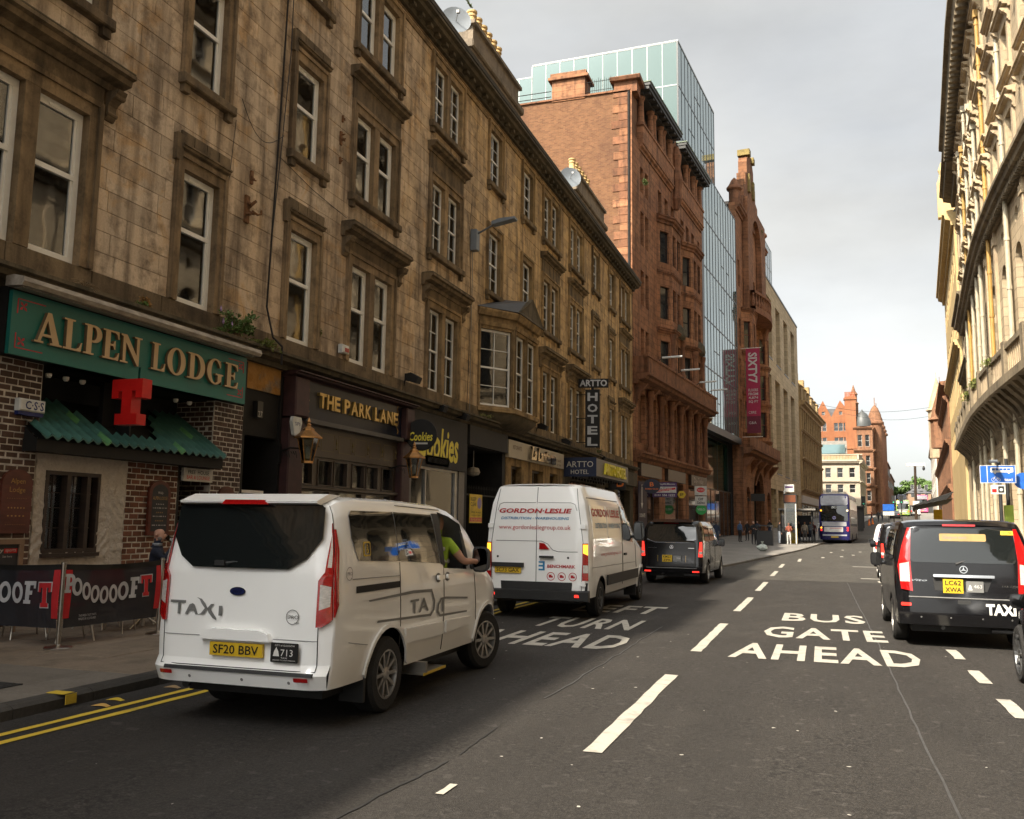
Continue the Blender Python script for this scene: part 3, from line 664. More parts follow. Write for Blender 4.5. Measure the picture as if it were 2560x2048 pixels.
# ---------------------------------------------------------------- shop fronts under the tenement
m_bk = stone_mat('painted_brick', (.062, .036, .026), (.09, .05, .036), None, (.02, .014, .012), .4, .3, rough=.55)
m_bkr = stone_mat('red_brown_brick', (.13, .052, .034), (.17, .075, .045), None, (.035, .02, .016), .5, .35, rough=.8)
m_mort = M('white_mortar', (.50, .46, .40), .9, .35, 6)
m_black = M('black_paint', (.012, .011, .010), .65, .3, 3, spec=.3)
m_tan = M('tan_letter', (.52, .36, .19), .5, .08, 3); m_tans = M('tan_letter_side', (.16, .10, .05), .6)
m_gold = M('brass_letter', (.55, .38, .13), .32, .15, 3, metal=.75)
m_green = M('green_sign_board', (.010, .135, .108), .45, .12, 1.2)
m_red = M('red_gloss', (.55, .012, .010), .3, .15, 3)
def brick_wall(par, fr, s0, s1, z0, z1, o, mat, bl=.225, ch=.1, e=.008, gap=.017, limit=1000, jit=.007, ends=None):
    k = 0; n = round((z1 - z0) / ch); ch = (z1 - z0) / n; cache = []
    mort = MB(fr); mort.box(s0, s1, o - .2, o - .007, z0, z1); mort.build('mortar', m_mort, par)
    for r in range(n):
        x = s0 - (0 if r % 2 else bl / 2); z = z0 + r * ch
        while x < s1 - .01:
            a, b = max(x, s0), min(x + bl, s1)
            if b - a > .04:
                mb = MB(fr); d = random.uniform(-jit, jit)
                vs0 = random.uniform(-.007, .007)
                mb.bbox(a + gap / 2 + vs0, b - gap / 2 + vs0, o - .05, o + d, z + gap / 2, z + ch - gap / 2, e, random.random()); mb.build('brick', mat, par)
            x += bl
# left and right pillars of the pub
pil = thing('brick_pillar', 'dark painted brick pillar with white joints left of the pub window', 'pillar', FA(10.1, 0, .12)); brick_wall(pil, FA, 9.55, 10.78, .12, 4.12, .02, m_bk)
pir = thing('brick_pillar', 'dark painted brick pillar with white joints between pub door and dark close', 'pillar', FA(15.4, 0, .12)); brick_wall(pir, FA, 15.02, 15.98, .12, 4.12, .02, m_bk)
FRt = Fr(*FA(15.02, -.9, 0)[:2], 90, 1); brick_wall(pir, FRt, 0, .9, .12, 4.1, .004, m_bk)
# pub front
pub = thing('pub_front', 'pub front with roughcast wall, leaded window and green tiled canopy', 'shop front', FA(12.6, 0, .12))
t = NT('roughcast'); nn = t.noise(9, 5, .65, dist=1.2); t.set(t.ramp(nn, .3, .75, (.46, .41, .35), (.64, .58, .51)), .95, 0, .2); t.bump(nn, .9, .05); m_rough = t.m
mb = MB(FA)
def rc(u, v):
    s = 10.8 + u * 1.93; z = .95 + v * 1.8
    k = math.sin(s * 19 + 3 * math.sin(z * 7)) * math.sin(z * 17 + 2.4 * math.sin(s * 9)); return (s, .0 + .022 * max(0, k) + random.uniform(0, .006), z)
HOLE = (11.02, 12.12, 1.2, 2.46)
nu, nv = 72, 66; vs = [rc(i / nu, j / nv) for j in range(nv + 1) for i in range(nu + 1)]; fs = []
for j in range(nv):
    for i in range(nu):
        s = 10.8 + (i + .5) / nu * 1.93; z = .95 + (j + .5) / nv * 1.8
        if not (HOLE[0] < s < HOLE[1] and HOLE[2] < z < HOLE[3]): fs.append((j * (nu + 1) + i, j * (nu + 1) + i + 1, (j + 1) * (nu + 1) + i + 1, (j + 1) * (nu + 1) + i)[::-1])
mb.add(vs, [f[::-1] for f in fs]); me = mb.mesh('roughcast_wall', m_rough, smooth=True); link('roughcast_wall', me, pub)
MB(FA).box(10.8, 11.0, -.3, -.03, .95, 2.75).box(12.14, 12.73, -.3, -.03, .95, 2.75).box(11.0, 12.14, -.3, -.03, .95, 1.18).box(11.0, 12.14, -.3, -.03, 2.48, 2.75).build('wall_core', m_rough, pub)
m_oak = M('dark_oak', (.035, .022, .016), .5, .35, 3, stretch=(1, 1, 5))
mb = MB(FA); mb.box(11.0, 11.06, -.2, .02, 1.18, 2.48).box(12.08, 12.14, -.2, .02, 1.18, 2.48).box(11.06, 12.08, -.2, .02, 1.18, 1.25).box(11.06, 12.08, -.2, .02, 2.42, 2.48)
mb.box(11.42, 11.50, -.18, .025, 1.25, 2.42).box(11.84, 11.92, -.18, .025, 1.25, 2.42); wn = mb.build('window', m_oak, pub)
for a, b in ((11.06, 11.42), (11.5, 11.84), (11.92, 12.08)):
    MB(FA).box(a, b, -.1, -.095, 1.25, 2.42).build('pane', m_pane, wn)
    mb = MB(FA)
    for q in (1.58, 1.9, 2.14): mb.box(a, b, -.11, -.085, q - .008, q + .008)
    mb.box((a + b) / 2 - .008, (a + b) / 2 + .008, -.111, -.084, 1.25, 2.42); mb.build('glazing_bars', m_oak, wn)
MB(FA).box(10.98, 12.16, -.2, .07, 1.12, 1.18).build('window_ledge', m_oak, pub)
brick_wall(pub, FA, 12.74, 14.06, .12, 2.74, .012, m_bkr)
brick_wall(pub, FA, 10.79, 12.73, .12, .92, .0, m_bkr)
mb = MB(FA); mb.box(14.06, 14.14, -.9, .0, .12, 2.74).box(14.06, 15.02, -1.0, -.9, .12, 2.74); mb.build('door_recess', m_black, pub)
mb = MB(FA); mb.box(14.2, 14.96, -.88, -.82, .14, 2.3); dr = mb.build('door', m_oak, pub); MB(FA).box(14.3, 14.86, -.82, -.80, 1.2, 2.1).build('panel', m_black, dr)
MB(FA).box(10.5, 15.0, -.4, .30, 2.74, 2.93).build('canopy_beam', m_black, pub)
MB(FA).box(10.78, 15.02, -1.0, -.9, 2.93, 4.3).box(10.78, 15.02, -.9, .2, 4.12, 4.14).build('back_board', m_black, pub)
MB(FA).box(12.35, 12.95, -.35, -.25, 2.93, 4.1).box(12.62, 12.66, -.25, .1, 2.93, 4.1).build('post_and_dark_sheet', m_black, pub)  # black post, with an added dark sheet filling the gap in the tiles
for x in (11.0, 11.35, 11.7, 14.0, 14.4): MB(FA).lathe([(.03, 3.95), (.05, 3.98), (.05, 4.02)], (x, -.1, 0), 8).build('downlight', m_white, pub)
# green pantiles of the canopy
tm = MB(FA.lin()); tw = .205; tl = .36
def tile(u, v):
    a = u * tw; q = u * 2 * math.pi; hgt = .028 * math.cos(q) + (.014 if u > .85 else 0)
    return (a, -v * tl * .83, v * tl * .56 + hgt)
tm.grid(tile, 10, 1); n_ = len(tm.v)
tm.add([(u / 10 * tw, .004, .028 * math.cos(u / 10 * 2 * math.pi) - .022) for u in range(11)] + [(u / 10 * tw, .004, .028 * math.cos(u / 10 * 2 * math.pi) + .001) for u in range(11)], [(i, i + 1, i + 12, i + 11) for i in range(10)])
tg = []
for nm, c in (('green_tile', (.045, .125, .105)), ('green_tile_b', (.055, .145, .12)), ('light_green_tile', (.10, .27, .11))):
    tg.append(tm.mesh('roof_tile', M(nm, c, .35, .3, 5), smooth=True))
odd = {(0, 6), (0, 15), (2, 5), (2, 19)}
for r in range(5):
    for c in range(22):
        s = 10.5 + c * tw; dm = abs(s + .1 - 12.78)
        if r > 0 and dm < .28 + r * .27: continue  # tiles left out in a wedge so the middle reads dark
        k = 2 if (r, c) in odd else random.randrange(2)
        o = link('roof_tile', tg[k], pub, loc=FA(s, .38 - r * .245, 2.97 + r * .168 + random.uniform(0, .006)))
MB(FA).add([(10.5, .33, 2.93), (15.0, .33, 2.93), (15.0, -.85, 3.74), (10.5, -.85, 3.74)], [(3, 2, 1, 0)]).add([(10.52, .3, 2.92), (10.52, -.85, 2.92), (10.52, -.85, 3.72)], [(0, 1, 2)]).build('roof_deck', m_black, pub)
# green name board
sg = thing('name_board', 'long green sign board with raised tan serif letters over the pub', 'sign', FA(12.7, .35, 4.1))
mb = MB(FA); mb.box(9.82, 12.47, .28, .35, 4.11, 5.06).box(12.47, 12.52, .28, .35, 4.36, 5.06).box(12.52, 15.54, .28, .35, 4.10, 5.06); mb.build('board', m_green, sg)
mb = MB(FA); mb.box(9.8, 15.6, -.02, .27, 4.12, 5.12); mb.build('casing', m_black, sg)
rl = M('red_line', (.42, .02, .03), .6)
mb = MB(FA)
for sx, sz in ((9.92, 4.22), (15.44, 4.22), (9.92, 4.95), (15.44, 4.95)):
    ds = 1 if sx < 12 else -1; dz = 1 if sz < 4.5 else -1
    mb.box(min(sx, sx + ds * .5), max(sx, sx + ds * .5), .35, .353, sz - .008, sz + .008).box(sx - .01, sx + .01, .35, .3535, min(sz, sz + dz * .22), max(sz, sz + dz * .22))
    for k in range(4):
        q = RAD(45 + 90 * k); a = (sx + ds * .1, sz + dz * .1); p = (a[0] + .09 * math.cos(q), a[1] + .09 * math.sin(q)); n = (-.022 * math.sin(q), .022 * math.cos(q)); b = (a[0] + .05 * math.cos(q), a[1] + .05 * math.sin(q))
        mb.add([(a[0], .3545, a[1]), (b[0] + n[0], .3545, b[1] + n[1]), (p[0], .3545, p[1]), (b[0] - n[0], .3545, b[1] - n[1])], [(0, 1, 2, 3)])
mb.build('corner_ornament', rl, sg)
t = .055
def arcpts(cx, cy, rx, ry, a0, a1, n=14): return [(cx + rx * math.cos(RAD(lerp(a0, a1, i / n))), cy + ry * math.sin(RAD(lerp(a0, a1, i / n)))) for i in range(n + 1)]
GL = {
 'A': [[(0, 0), (.32, 0), (.32, t), (.22, t + .01), (.275, .22), (.60, .22), (.655, t + .01), (.56, t), (.56, 0), (1.0, 0), (1.0, t), (.90, t + .01), (.56, 1), (.42, 1), (.11, t + .01), (0, t)], [(.305, .30), (.44, .74), (.575, .30)]],
 'L': [[(0, 0), (.70, 0), (.74, .30), (.69, .30), (.62, .13), (.52, .065), (.32, .06), (.32, .94), (.43, .95), (.43, 1), (0, 1), (0, .95), (.11, .94), (.11, .06), (0, t)]],
 'P': [[(0, 0), (.43, 0), (.43, t), (.32, .06), (.32, .42)] + arcpts(.42, .71, .32, .29, -90, 90) + [(0, 1), (0, .95), (.11, .94), (.11, .06), (0, t)], [(.32, .49), (.32, .93)] + arcpts(.38, .71, .14, .22, 90, -90)],
 'E': [[(0, 0), (.70, 0), (.74, .27), (.69, .27), (.62, .12), (.52, .065), (.32, .06), (.32, .47), (.45, .47), (.5, .36), (.55, .36), (.55, .66), (.5, .66), (.45, .54), (.32, .54), (.32, .94), (.52, .935), (.61, .88), (.66, .74), (.71, .74), (.69, 1), (0, 1), (0, .95), (.11, .94), (.11, .06), (0, t)]],
 'N': [[(0, 0), (.34, 0), (.34, t), (.23, .06), (.23, .72), (.76, -.03), (.83, -.03), (.83, .94), (.94, .95), (.94, 1), (.60, 1), (.60, .95), (.71, .94), (.71, .34), (.26, 1), (0, 1), (0, .95), (.10, .92), (.11, .06), (0, t)]],
 'O': [ell(.45, .5, .45, .52, 36), ell(.45, .5, .21, .455, 36)],
 'D': [[(0, 0)] + arcpts(.40, .5, .46, .5, -90, 90, 20) + [(0, 1), (0, .95), (.11, .94), (.11, .06), (0, t)], [(.32, .07), (.32, .93)] + arcpts(.36, .5, .26, .43, 90, -90, 20)],
 'G': [arcpts(.45, .5, .45, .52, 42, 318, 30) + [(.80, .02), (.80, .36), (.90, .38), (.90, .43), (.47, .43), (.47, .38), (.59, .36), (.59, .10)] + arcpts(.45, .5, .22, .455, 300, 64, 24) + [(.64, .80), (.69, .68), (.74, .68), (.74, .97), (.70, .97), (.68, .90)]],
}
LX = [('A', 10.2, .55), ('L', 10.77, .36), ('P', 11.16, .36), ('E', 11.56, .37), ('N', 11.97, .47), ('L', 12.72, .33), ('O', 13.07, .47), ('D', 13.62, .45), ('G', 14.13, .47), ('E', 14.72, .48)]
LX = [('A', 10.2, .52), ('L', 10.74, .38), ('P', 11.15, .38), ('E', 11.55, .38), ('N', 11.95, .50), ('L', 12.70, .36), ('O', 13.10, .50), ('D', 13.66, .50), ('G', 14.22, .50), ('E', 14.78, .42)]
for ch, x, w in LX:
    ge = poly_geo(GL[ch], .03); gx = max(v[0] for v in ge[0])
    ge = ([(v[0] / gx * w, v[1] * .485, v[2] + .03) for v in ge[0]], ge[1])
    o = put('letter', ge, lambda u, v, d: FA(x + u, .352 + d, 4.36 + v), m_tan, sg)
    o.data.materials.append(m_tans); o.data.polygons.foreach_set('material_index', [0 if abs(p.normal.x) > .7 else 1 for p in o.data.polygons])
tr = thing('sign_light_trough', 'weathered white light trough above the green sign board', 'light trough', FA(12.7, .6, 5.1))
m_wea = M('flaking_white_paint', (.33, .29, .24), .9, .45, 7, stretch=(1, .4, 1))
mb = MB(FA); mb.prism([(.30, 5.10), (.62, 5.09), (.66, 5.15), (.64, 5.22), (.45, 5.26), (.30, 5.25)], 9.72, 15.62); mb.build('trough', m_wea, tr)
MB(FA).prism([(.38, 5.075), (.56, 5.07), (.55, 5.095), (.38, 5.095)], 9.8, 15.5).build('lamp_cover', M('dusty_plastic', (.3, .28, .24), .5), tr)
# projecting red T sign
rt = thing('red_sign', 'glossy red slab serif T sign hanging under the green board', 'sign', FA(12.2, .45, 3.3))
T_ = [[(0, .62), (.06, .62), (.20, .62), (.20, .80), (.38, .80), (.38, .2), (.26, .2), (.26, 0), (.78, 0), (.78, .2), (.66, .2), (.66, .80), (.84, .80), (.84, .62), (1, .62), (1, 1), (0, 1)]]
T_ = [[(0, .58), (.22, .58), (.22, .74), (.34, .74), (.34, .24), (.14, .24), (.14, 0), (.86, 0), (.86, .24), (.66, .24), (.66, .74), (.78, .74), (.78, .58), (1, .58), (1, 1), (0, 1)]]
ge = poly_geo(T_, .11); put('letter', ge, lambda u, v, d: FA(11.99 + d, .36 + u * .62, 3.28 + v * .76), m_red, rt)
MB(FA).box(11.97, 12.01, .28, .38, 3.86, 4.0).build('bracket', m_white, rt)
# alarm box, plate signs, arched boards
al = thing('alarm_box', 'white and blue alarm box on the left brick pillar', 'alarm box', FA(10.55, .02, 3.3))
MB(FA).bbox(10.30, 10.78, .02, .13, 3.34, 3.53, .02).build('cover', M('alarm_white', (.6, .6, .56), .4), al); MB(FA).box(10.31, 10.77, .02, .10, 3.28, 3.34).build('base', M('alarm_blue', (.01, .02, .12), .4), al)
put('lettering', text_geo('C·S·S', .34, .13, bold=.02), lambda u, v, d: FA(10.57 + u, .132, 3.435 + v), MATS['alarm_blue'], al)
fh = thing('house_sign', 'white FREE HOUSE BAR and LOUNGE sign over the pub door', 'sign', FA(14.6, .1, 2.5))
MB(FA).box(14.14, 15.0, .02, .08, 2.47, 2.72).build('panel', M('sign_white', (.52, .5, .45), .5), fh)
put('lettering', text_geo('FREE  HOUSE', .62, .075, bold=.01), lambda u, v, d: FA(14.57 + u, .082, 2.645 + v), m_black, fh)
put('lettering', text_geo('BAR & LOUNGE', .68, .075, bold=.01), lambda u, v, d: FA(14.57 + u, .082, 2.545 + v), m_red, fh)
m_mah = M('mahogany', (.095, .022, .012), .35, .4, 2, stretch=(1, 1, 4)); m_goldp = M('gold_paint', (.42, .24, .06), .5)
def arched_board(s0, s1, z0, z1, label, lines, inner=None):
    b = thing('menu_board', label, 'menu board', FA((s0 + s1) / 2, .02, z0), 'arched boards on the pub wall'); w = s1 - s0; r = w / 2
    out = [(s0, z0), (s1, z0)] + [((s0 + s1) / 2 + r * math.cos(RAD(a)), z1 - r * .8 + r * .8 * math.sin(RAD(a))) for a in range(0, 181, 15)]
    ge = poly_geo([out], .025); put('board', ge, lambda u, v, d: FA(u, .05 + d, v), m_mah, b)
    if inner:
        k = .07; o2 = [(s0 + k, z0 + k), (s1 - k, z0 + k)] + [((s0 + s1) / 2 + (r - k) * math.cos(RAD(a)), z1 - r * .8 + (r * .8 - k) * math.sin(RAD(a))) for a in range(0, 181, 15)]
        put('slate', poly_geo([o2], 0), lambda u, v, d: FA(u, .078, v), M('chalkboard', (.025, .025, .027), .6), b)
    for txt, z, h, wd, mt in lines:
        put('lettering', text_geo(txt, wd, h), lambda u, v, d: FA((s0 + s1) / 2 + u, .080, z + v), mt, b)
m_chalk = M('chalk', (.5, .48, .44), .9)
arched_board(10.16, 10.70, 1.5, 2.46, 'mahogany arched board with gold script at the left edge', [('Alpen', 2.27, .1, .26, m_goldp), ('Lodge', 2.14, .1, .28, m_goldp), ('. . . . . . . . .', 2.02, .012, .34, m_goldp), ('- - - - - -', 1.88, .02, .3, m_goldp), ('- - - - -', 1.76, .02, .3, m_goldp), ('. . . . . . . . .', 1.63, .012, .34, m_goldp)])
arched_board(13.26, 13.82, 1.45, 2.44, 'black arched menu board in mahogany frame on the red brick', [('Wally', 2.21, .06, .14, m_chalk), ('ALPEN LODGE', 2.12, .06, .38, m_goldp), ('- - - - -', 2.01, .018, .2, m_chalk), ('- -- - --- - - --', 1.94, .018, .36, m_chalk), ('- - - -', 1.86, .018, .16, m_goldp), ('-- - - --- - -', 1.79, .018, .34, m_chalk), ('- - - - -', 1.71, .018, .2, m_goldp), ('--- - -- - --', 1.63, .018, .36, m_chalk)], True)
arched_board(15.25, 15.75, 1.5, 2.42, 'small mahogany arched board on the right pub pillar', [('- - -', 2.2, .02, .3, m_goldp)])
ab = thing('sandwich_board', 'wooden framed chalkboard with small red panel at the left edge', 'board', FA(9.9, .9, .12))
mb = MB(FA); mb.box(9.28, 10.12, .55, .60, .5, 1.42); mb.build('slate', MATS['chalkboard'], ab)
m_pine = M('pine_frame', (.22, .14, .085), .6)
mb = MB(FA); mb.box(9.28, 9.34, .6, .63, .3, 1.42).box(10.05, 10.12, .6, .63, .3, 1.42).box(9.28, 10.12, .6, .631, 1.36, 1.43); mb.build('frame', m_pine, ab); MB(FA).box(9.3, 9.34, .55, .6, .12, .5).box(10.07, 10.11, .55, .6, .12, .5).build('leg', m_pine, ab)
put('lettering', text_geo('sky', .16, .07, bold=.02), lambda u, v, d: FA(9.72 + u, .602, 1.27 + v), m_chalk, ab); MB(FA).box(9.81, 10.03, .60, .6025, 1.235, 1.30).build('red_panel', m_red, ab)
put('lettering', text_geo('sports', .18, .05), lambda u, v, d: FA(9.92 + u, .604, 1.268 + v), m_chalk, ab); put('lettering', text_geo('See here', .16, .03), lambda u, v, d: FA(9.87 + u, .602, 1.19 + v), m_chalk, ab)
ps = thing('small_sign', 'small dark sign with gold lettering left of the green board', 'sign', FA(9.55, .1, 4.4))
MB(FA).box(9.2, 9.78, .06, .1, 4.45, 5.02).build('panel', m_oak, ps)
for i, tx in enumerate(('The', 'Roly & Ed', 'Sandwich', 'Bar')): put('lettering', text_geo(tx, None, .07), lambda u, v, d: FA(9.6 + u * .8, .102, 4.93 - i * .13 + v), m_goldp, ps)
# the dark close, number 27
cl_ = thing('close_entrance', 'dark close doorway numbered 27 under flaking ochre plaster', 'doorway', FA(16.7, 0, .12))
mb = MB(FA); mb.box(16.0, 16.08, -1.5, .0, .12, 5.1).box(17.36, 17.44, -1.5, .0, .12, 5.1).box(16.08, 17.36, -1.6, -1.5, .12, 3.6); mb.build('recess', m_black, cl_)
MB(FA).box(16.08, 17.36, -.3, -.06, 3.55, 4.55).build('transom_panel', m_black, cl_)
t = NT('flaking_ochre_plaster'); n1 = t.noise(4.5, 6, .7, dist=.6); n2 = t.noise(1.4, 5, .6)
t.set(t.mix(t.ramp(n2, .52, .6), t.ramp(n1, .3, .7, (.30, .14, .03), (.48, .25, .07)), t.ramp(n1, .3, .7, (.10, .07, .04), (.34, .26, .18))), .9); t.bump(n1, .8, .04)
MB(FA).box(16.0, 17.44, -.3, -.02, 4.55, 5.12).build('plaster_panel', t.m, cl_)
MB(FA).box(16.42, 16.62, -.06, .06, 3.95, 4.3).build('number_lamp', M('lamp_black', (.02, .02, .02), .3), cl_); put('number', text_geo('27', .15, .13), lambda u, v, d: FA(16.52 + u, .062, 4.02 + v), m_chalk, cl_)
mb = MB(FA); mb.box(16.1, 17.3, -.25, -.2, .2, .9); mb.build('gate_panel', m_black, cl_)
MB(FA).box(16.1, 16.95, -.1, -.06, 2.32, 2.38).box(16.1, 16.95, -.1, -.06, 1.8, 1.85).box(16.1, 16.15, -.1, -.06, 1.85, 2.32).box(16.9, 16.95, -.1, -.06, 1.85, 2.32).build('notice_frame', m_white, cl_)
# Park Lane bar
pk = thing('public_house_front', 'dark brown bar front with raised gold letters on a navy fascia', 'shop front', FA(20.6, 0, .12))
m_mar = M('maroon_paint', (.045, .016, .015), .6, .3, 4); m_brn = M('dark_brown_paint', (.045, .030, .020), .4, .25, 3); m_navy = M('navy_gloss', (.007, .010, .024), .3, .2, 2, spec=.3)
mb = MB(FA); mb.bbox(17.44, 18.06, -.1, .22, .12, 4.05, .03).bbox(17.46, 18.04, .0, .34, 4.1, 5.0, .03); mb.build('pilaster', m_mar, pk)
mb = MB(FA); mb.bbox(23.22, 23.78, -.1, .22, .12, 4.05, .03).bbox(23.24, 23.76, .0, .34, 4.1, 5.0, .03); mb.build('pilaster', m_mar, pk)
mb = MB(FA); corn(mb, 17.4, 23.85, 5.0, 5.14, .46); mb.build('fascia_cornice', m_mar, pk)
MB(FA).box(18.06, 23.22, -.1, .16, 4.14, 5.0).build('fascia', m_navy, pk)
MB(FA).prism([(.0, 4.0), (.26, 4.02), (.28, 4.12), (.0, 4.16)], 18.06, 23.22).build('fascia_rail', M('rail_grey', (.08, .075, .072), .4), pk)
xs = 18.62
for ch, w in zip('THE PARK LANE', (.3, .3, .28, .14, .3, .36, .3, .32, .14, .26, .36, .34, .28)):
    k = w * 4.26 / 3.68
    if ch != ' ': put('letter', text_geo(ch, k * .86, .36, bold=.03, ext=.04), lambda u, v, d: FA(xs + k / 2 + u, .20 + d, 4.61 + v), m_gold, pk)
    xs += k
mb = MB(FA)
for sx in (18.25, 22.98):
    for k in range(9):
        z = 4.22 + k * .09; mb.tube((sx + .05 * math.sin(k * 2.2), .162, z), (sx + .05 * math.sin(k * 2.2 + 1.6), .165, z + .08), .014, .006, 5)
mb.build('gilt_ornament', m_goldp, pk)
MB(FA).box(18.06, 23.22, -.1, .06, 3.28, 4.0).build('panel_frieze', m_brn, pk)
for i in range(6):
    a = 18.25 + i * .83; mb = MB(FA); b = a + .62
    for q in ((a, b, 3.44, 3.452), (a, b, 3.86, 3.872), (a, a + .012, 3.452, 3.86), (b - .012, b, 3.452, 3.86)): mb.box(q[0], q[1], .06, .065, q[2], q[3])
    mb.build('gilt_panel', M('dull_gilt', (.13, .095, .03), .5), pk)
    MB(FA).lathe([(.0, 3.5), (.03, 3.53), (.012, 3.6), (.035, 3.68), (.01, 3.76), (.0, 3.82)], (b + .105, .06, 0), 6).build('gilt_drop', MATS['dull_gilt'], pk)
ops = []
for i in range(6):
    a = 18.12 + i * .84 + (.08 if i % 2 else 0); ops.append((a, a + .62, 2.62, 3.20))
wall_cells(FA, 18.06, 23.22, .12, 3.27, ops + [(18.2 + i * 1.66, 19.6 + i * 1.66, .95, 2.45) for i in range(3)], -.12, .02, 'timber_front', m_brn, pk)
for a, b, z0, z1 in ops:
    MB(FA).box(a, b, -.07, -.065, z0, z1).build('pane', m_pane, pk)
    MB(FA).box(a - .03, a, .02, .045, z0 - .03, z1 + .03).box(b, b + .03, .02, .045, z0 - .03, z1 + .03).box(a, b, .02, .046, z0 - .03, z0).box(a, b, .02, .046, z1, z1 + .03).build('glazing_bead', m_brn, pk)
for i in range(3): MB(FA).box(18.2 + i * 1.66, 19.6 + i * 1.66, -.07, -.065, .95, 2.45).build('pane', m_pane, pk)
MB(FA).prism([(.02, 2.48), (.12, 2.5), (.12, 2.56), (.02, 2.58)], 18.06, 23.22).build('transom', m_brn, pk)

# wall lanterns
m_brass = M('lantern_copper', (.45, .22, .07), .32, .3, 6, metal=.8); m_lg = glass_mat('lantern_glass', (.1, .1, .09), .05, .6)
def lantern(s, z, label, k=1.0):
    t = thing('wall_lantern', label, 'lantern', FA(s, .1, z - .1), 'copper lanterns on the bar front'); o = .75
    c = (s, o, 0); q = lambda r, h: (r * k, z + h * k)
    def hexl(pr, nm, mt, sm=False):
        mb = MB(FA); mb.lathe([q(*p) for p in pr], c, 6); mb.build(nm, mt, t)
    hexl([(.12, 0), (.23, .50)], 'glass', m_lg)
    mb = MB(FA)
    for i in range(6):
        a = math.pi * 2 * i / 6; mb.tube((s + .12 * k * math.cos(a), o + .12 * k * math.sin(a), z), (s + .232 * k * math.cos(a), o + .232 * k * math.sin(a), z + .5 * k), .011, .011, 5)
    mb.build('frame', m_brass, t)
    hexl([(.13, -.05), (.13, .0), (.10, .0)], 'base', m_brass); hexl([(.23, .50), (.31, .50), (.31, .53), (.20, .62), (.13, .68), (.13, .71), (.05, .78), (.06, .81), (.03, .84), (.045, .88), (.02, .93), (.0, .98)], 'roof', m_brass)
    MB(FA).lathe([(.05, z + .06), (.06, z + .25), (.04, z + .32)], c, 10).build('lamp', M('lamp_white', (.6, .58, .52), .4), t)
    mb = MB(FA); mb.path([(s, .03, z + .22), (s, .3, z + .30), (s, .56, z + .28)], .022, 6).box(s - .04, s + .04, .0, .05, z - .05, z + .4)
    for i in range(7): mb.tube((s, .08 + i * .06, z + .22), (s, .12 + i * .06, z + .12 + .05 * math.sin(i * 1.8)), .014, .008, 5)
    mb.build('bracket', m_black, t)
lantern(17.37, 3.06, 'copper wall lantern beside the dark doorway'); lantern(22.9, 3.02, 'copper wall lantern under the round takeaway sign')
ag = thing('alarm_box', 'white shield shaped alarm box above the left lantern', 'alarm box', FA(17.7, .2, 3.6))
put('cover', poly_geo([[(-.16, .22), (.16, .22), (.2, .1), (.1, -.2), (-.1, -.2), (-.2, .1)]], .04), lambda u, v, d: FA(17.6 + u, .27 + d, 3.86 + v), MATS['alarm_white'], ag)
put('lettering', text_geo('SPI', .2, .08), lambda u, v, d: FA(17.6 + u, .315, 3.92 + v), MATS['alarm_blue'], ag)
# takeaway
tk = thing('takeaway_front', 'takeaway front with dark fascia and big yellow lettering', 'shop front', FA(26, 0, .12))
m_char = M('charcoal_fascia', (.014, .012, .011), .7, .2, 2); m_ylw = M('yellow_letter', (.70, .58, .02), .45); m_gran = M('grey_granite', (.10, .092, .085), .4, .5, 30)
MB(FA).box(23.86, 28.4, -.1, .14, 3.45, 5.1).build('fascia', m_char, tk)
put('lettering', text_geo('Cookies', 3.2, 1.05, bold=.025, shear=.15), lambda u, v, d: FA(26.0 + u, .145, 4.2 + v), m_ylw, tk)
put('strap_panel', poly_geo([[(-.85, -.14), (.85, -.14), (.92, 0), (.85, .14), (-.85, .14), (-.92, 0)]], .01), lambda u, v, d: FA(25.9 + u, .16, 3.66 + v), M('pale_green_panel', (.45, .55, .47), .5), tk)
put('lettering', text_geo('FAST FOOD TAKEAWAY', 1.55, .17, bold=.01), lambda u, v, d: FA(25.9 + u, .175, 3.66 + v), m_black, tk)
MB(FA).box(23.8, 24.2, -.1, .06, .12, 3.45).build('pier', m_gran, tk); MB(FA).box(27.9, 28.4, -.1, .06, .12, 3.45).build('pier', m_gran, tk)
MB(FA).box(24.2, 27.9, -.12, .02, .12, .75).build('stall_riser', m_gran, tk)
mb = MB(FA); mb.box(24.2, 24.26, -.1, .02, .75, 3.45).box(27.66, 27.9, -.1, .02, .75, 3.45).box(24.26, 27.66, -.1, .02, 3.38, 3.45).box(25.3, 25.36, -.1, .02, .75, 3.38); mb.build('window_frame', M('aluminium', (.42, .41, .39), .35, metal=.6), tk)
MB(FA).box(24.26, 27.66, -.05, -.045, .75, 3.38).build('pane', m_pane, tk)
MB(FA).box(24.2, 27.9, -2.0, -1.9, .12, 3.4).build('back_wall', M('takeaway_wall', (.33, .22, .12), .8), tk)
op = thing('open_sign', 'small lit yellow OPEN sign in the takeaway window', 'sign', FA(26.9, -.1, 2.2)); mb = MB(FA)
t = NT('neon_yellow'); t.set((.9, .6, .05), .4); t.b.inputs['Emission Color'].default_value = (1, .62, .05, 1); t.b.inputs['Emission Strength'].default_value = 1.2
for q in ((26.5, 27.25, 2.2, 2.22), (26.5, 27.25, 2.63, 2.65), (26.5, 26.53, 2.22, 2.63), (27.22, 27.25, 2.22, 2.63)): mb.box(q[0], q[1], -.16, -.14, q[2], q[3])
mb.build('frame', t.m, op); put('lettering', text_geo('OPEN', .56, .2), lambda u, v, d: FA(26.875 + u, -.14, 2.42 + v), t.m, op)
rs = thing('round_sign', 'round black projecting sign with yellow script lettering', 'sign', FA(23.5, .8, 3.8))
FR2 = Fr(*FA(23.5, .12, 0)[:2], 78, 1)
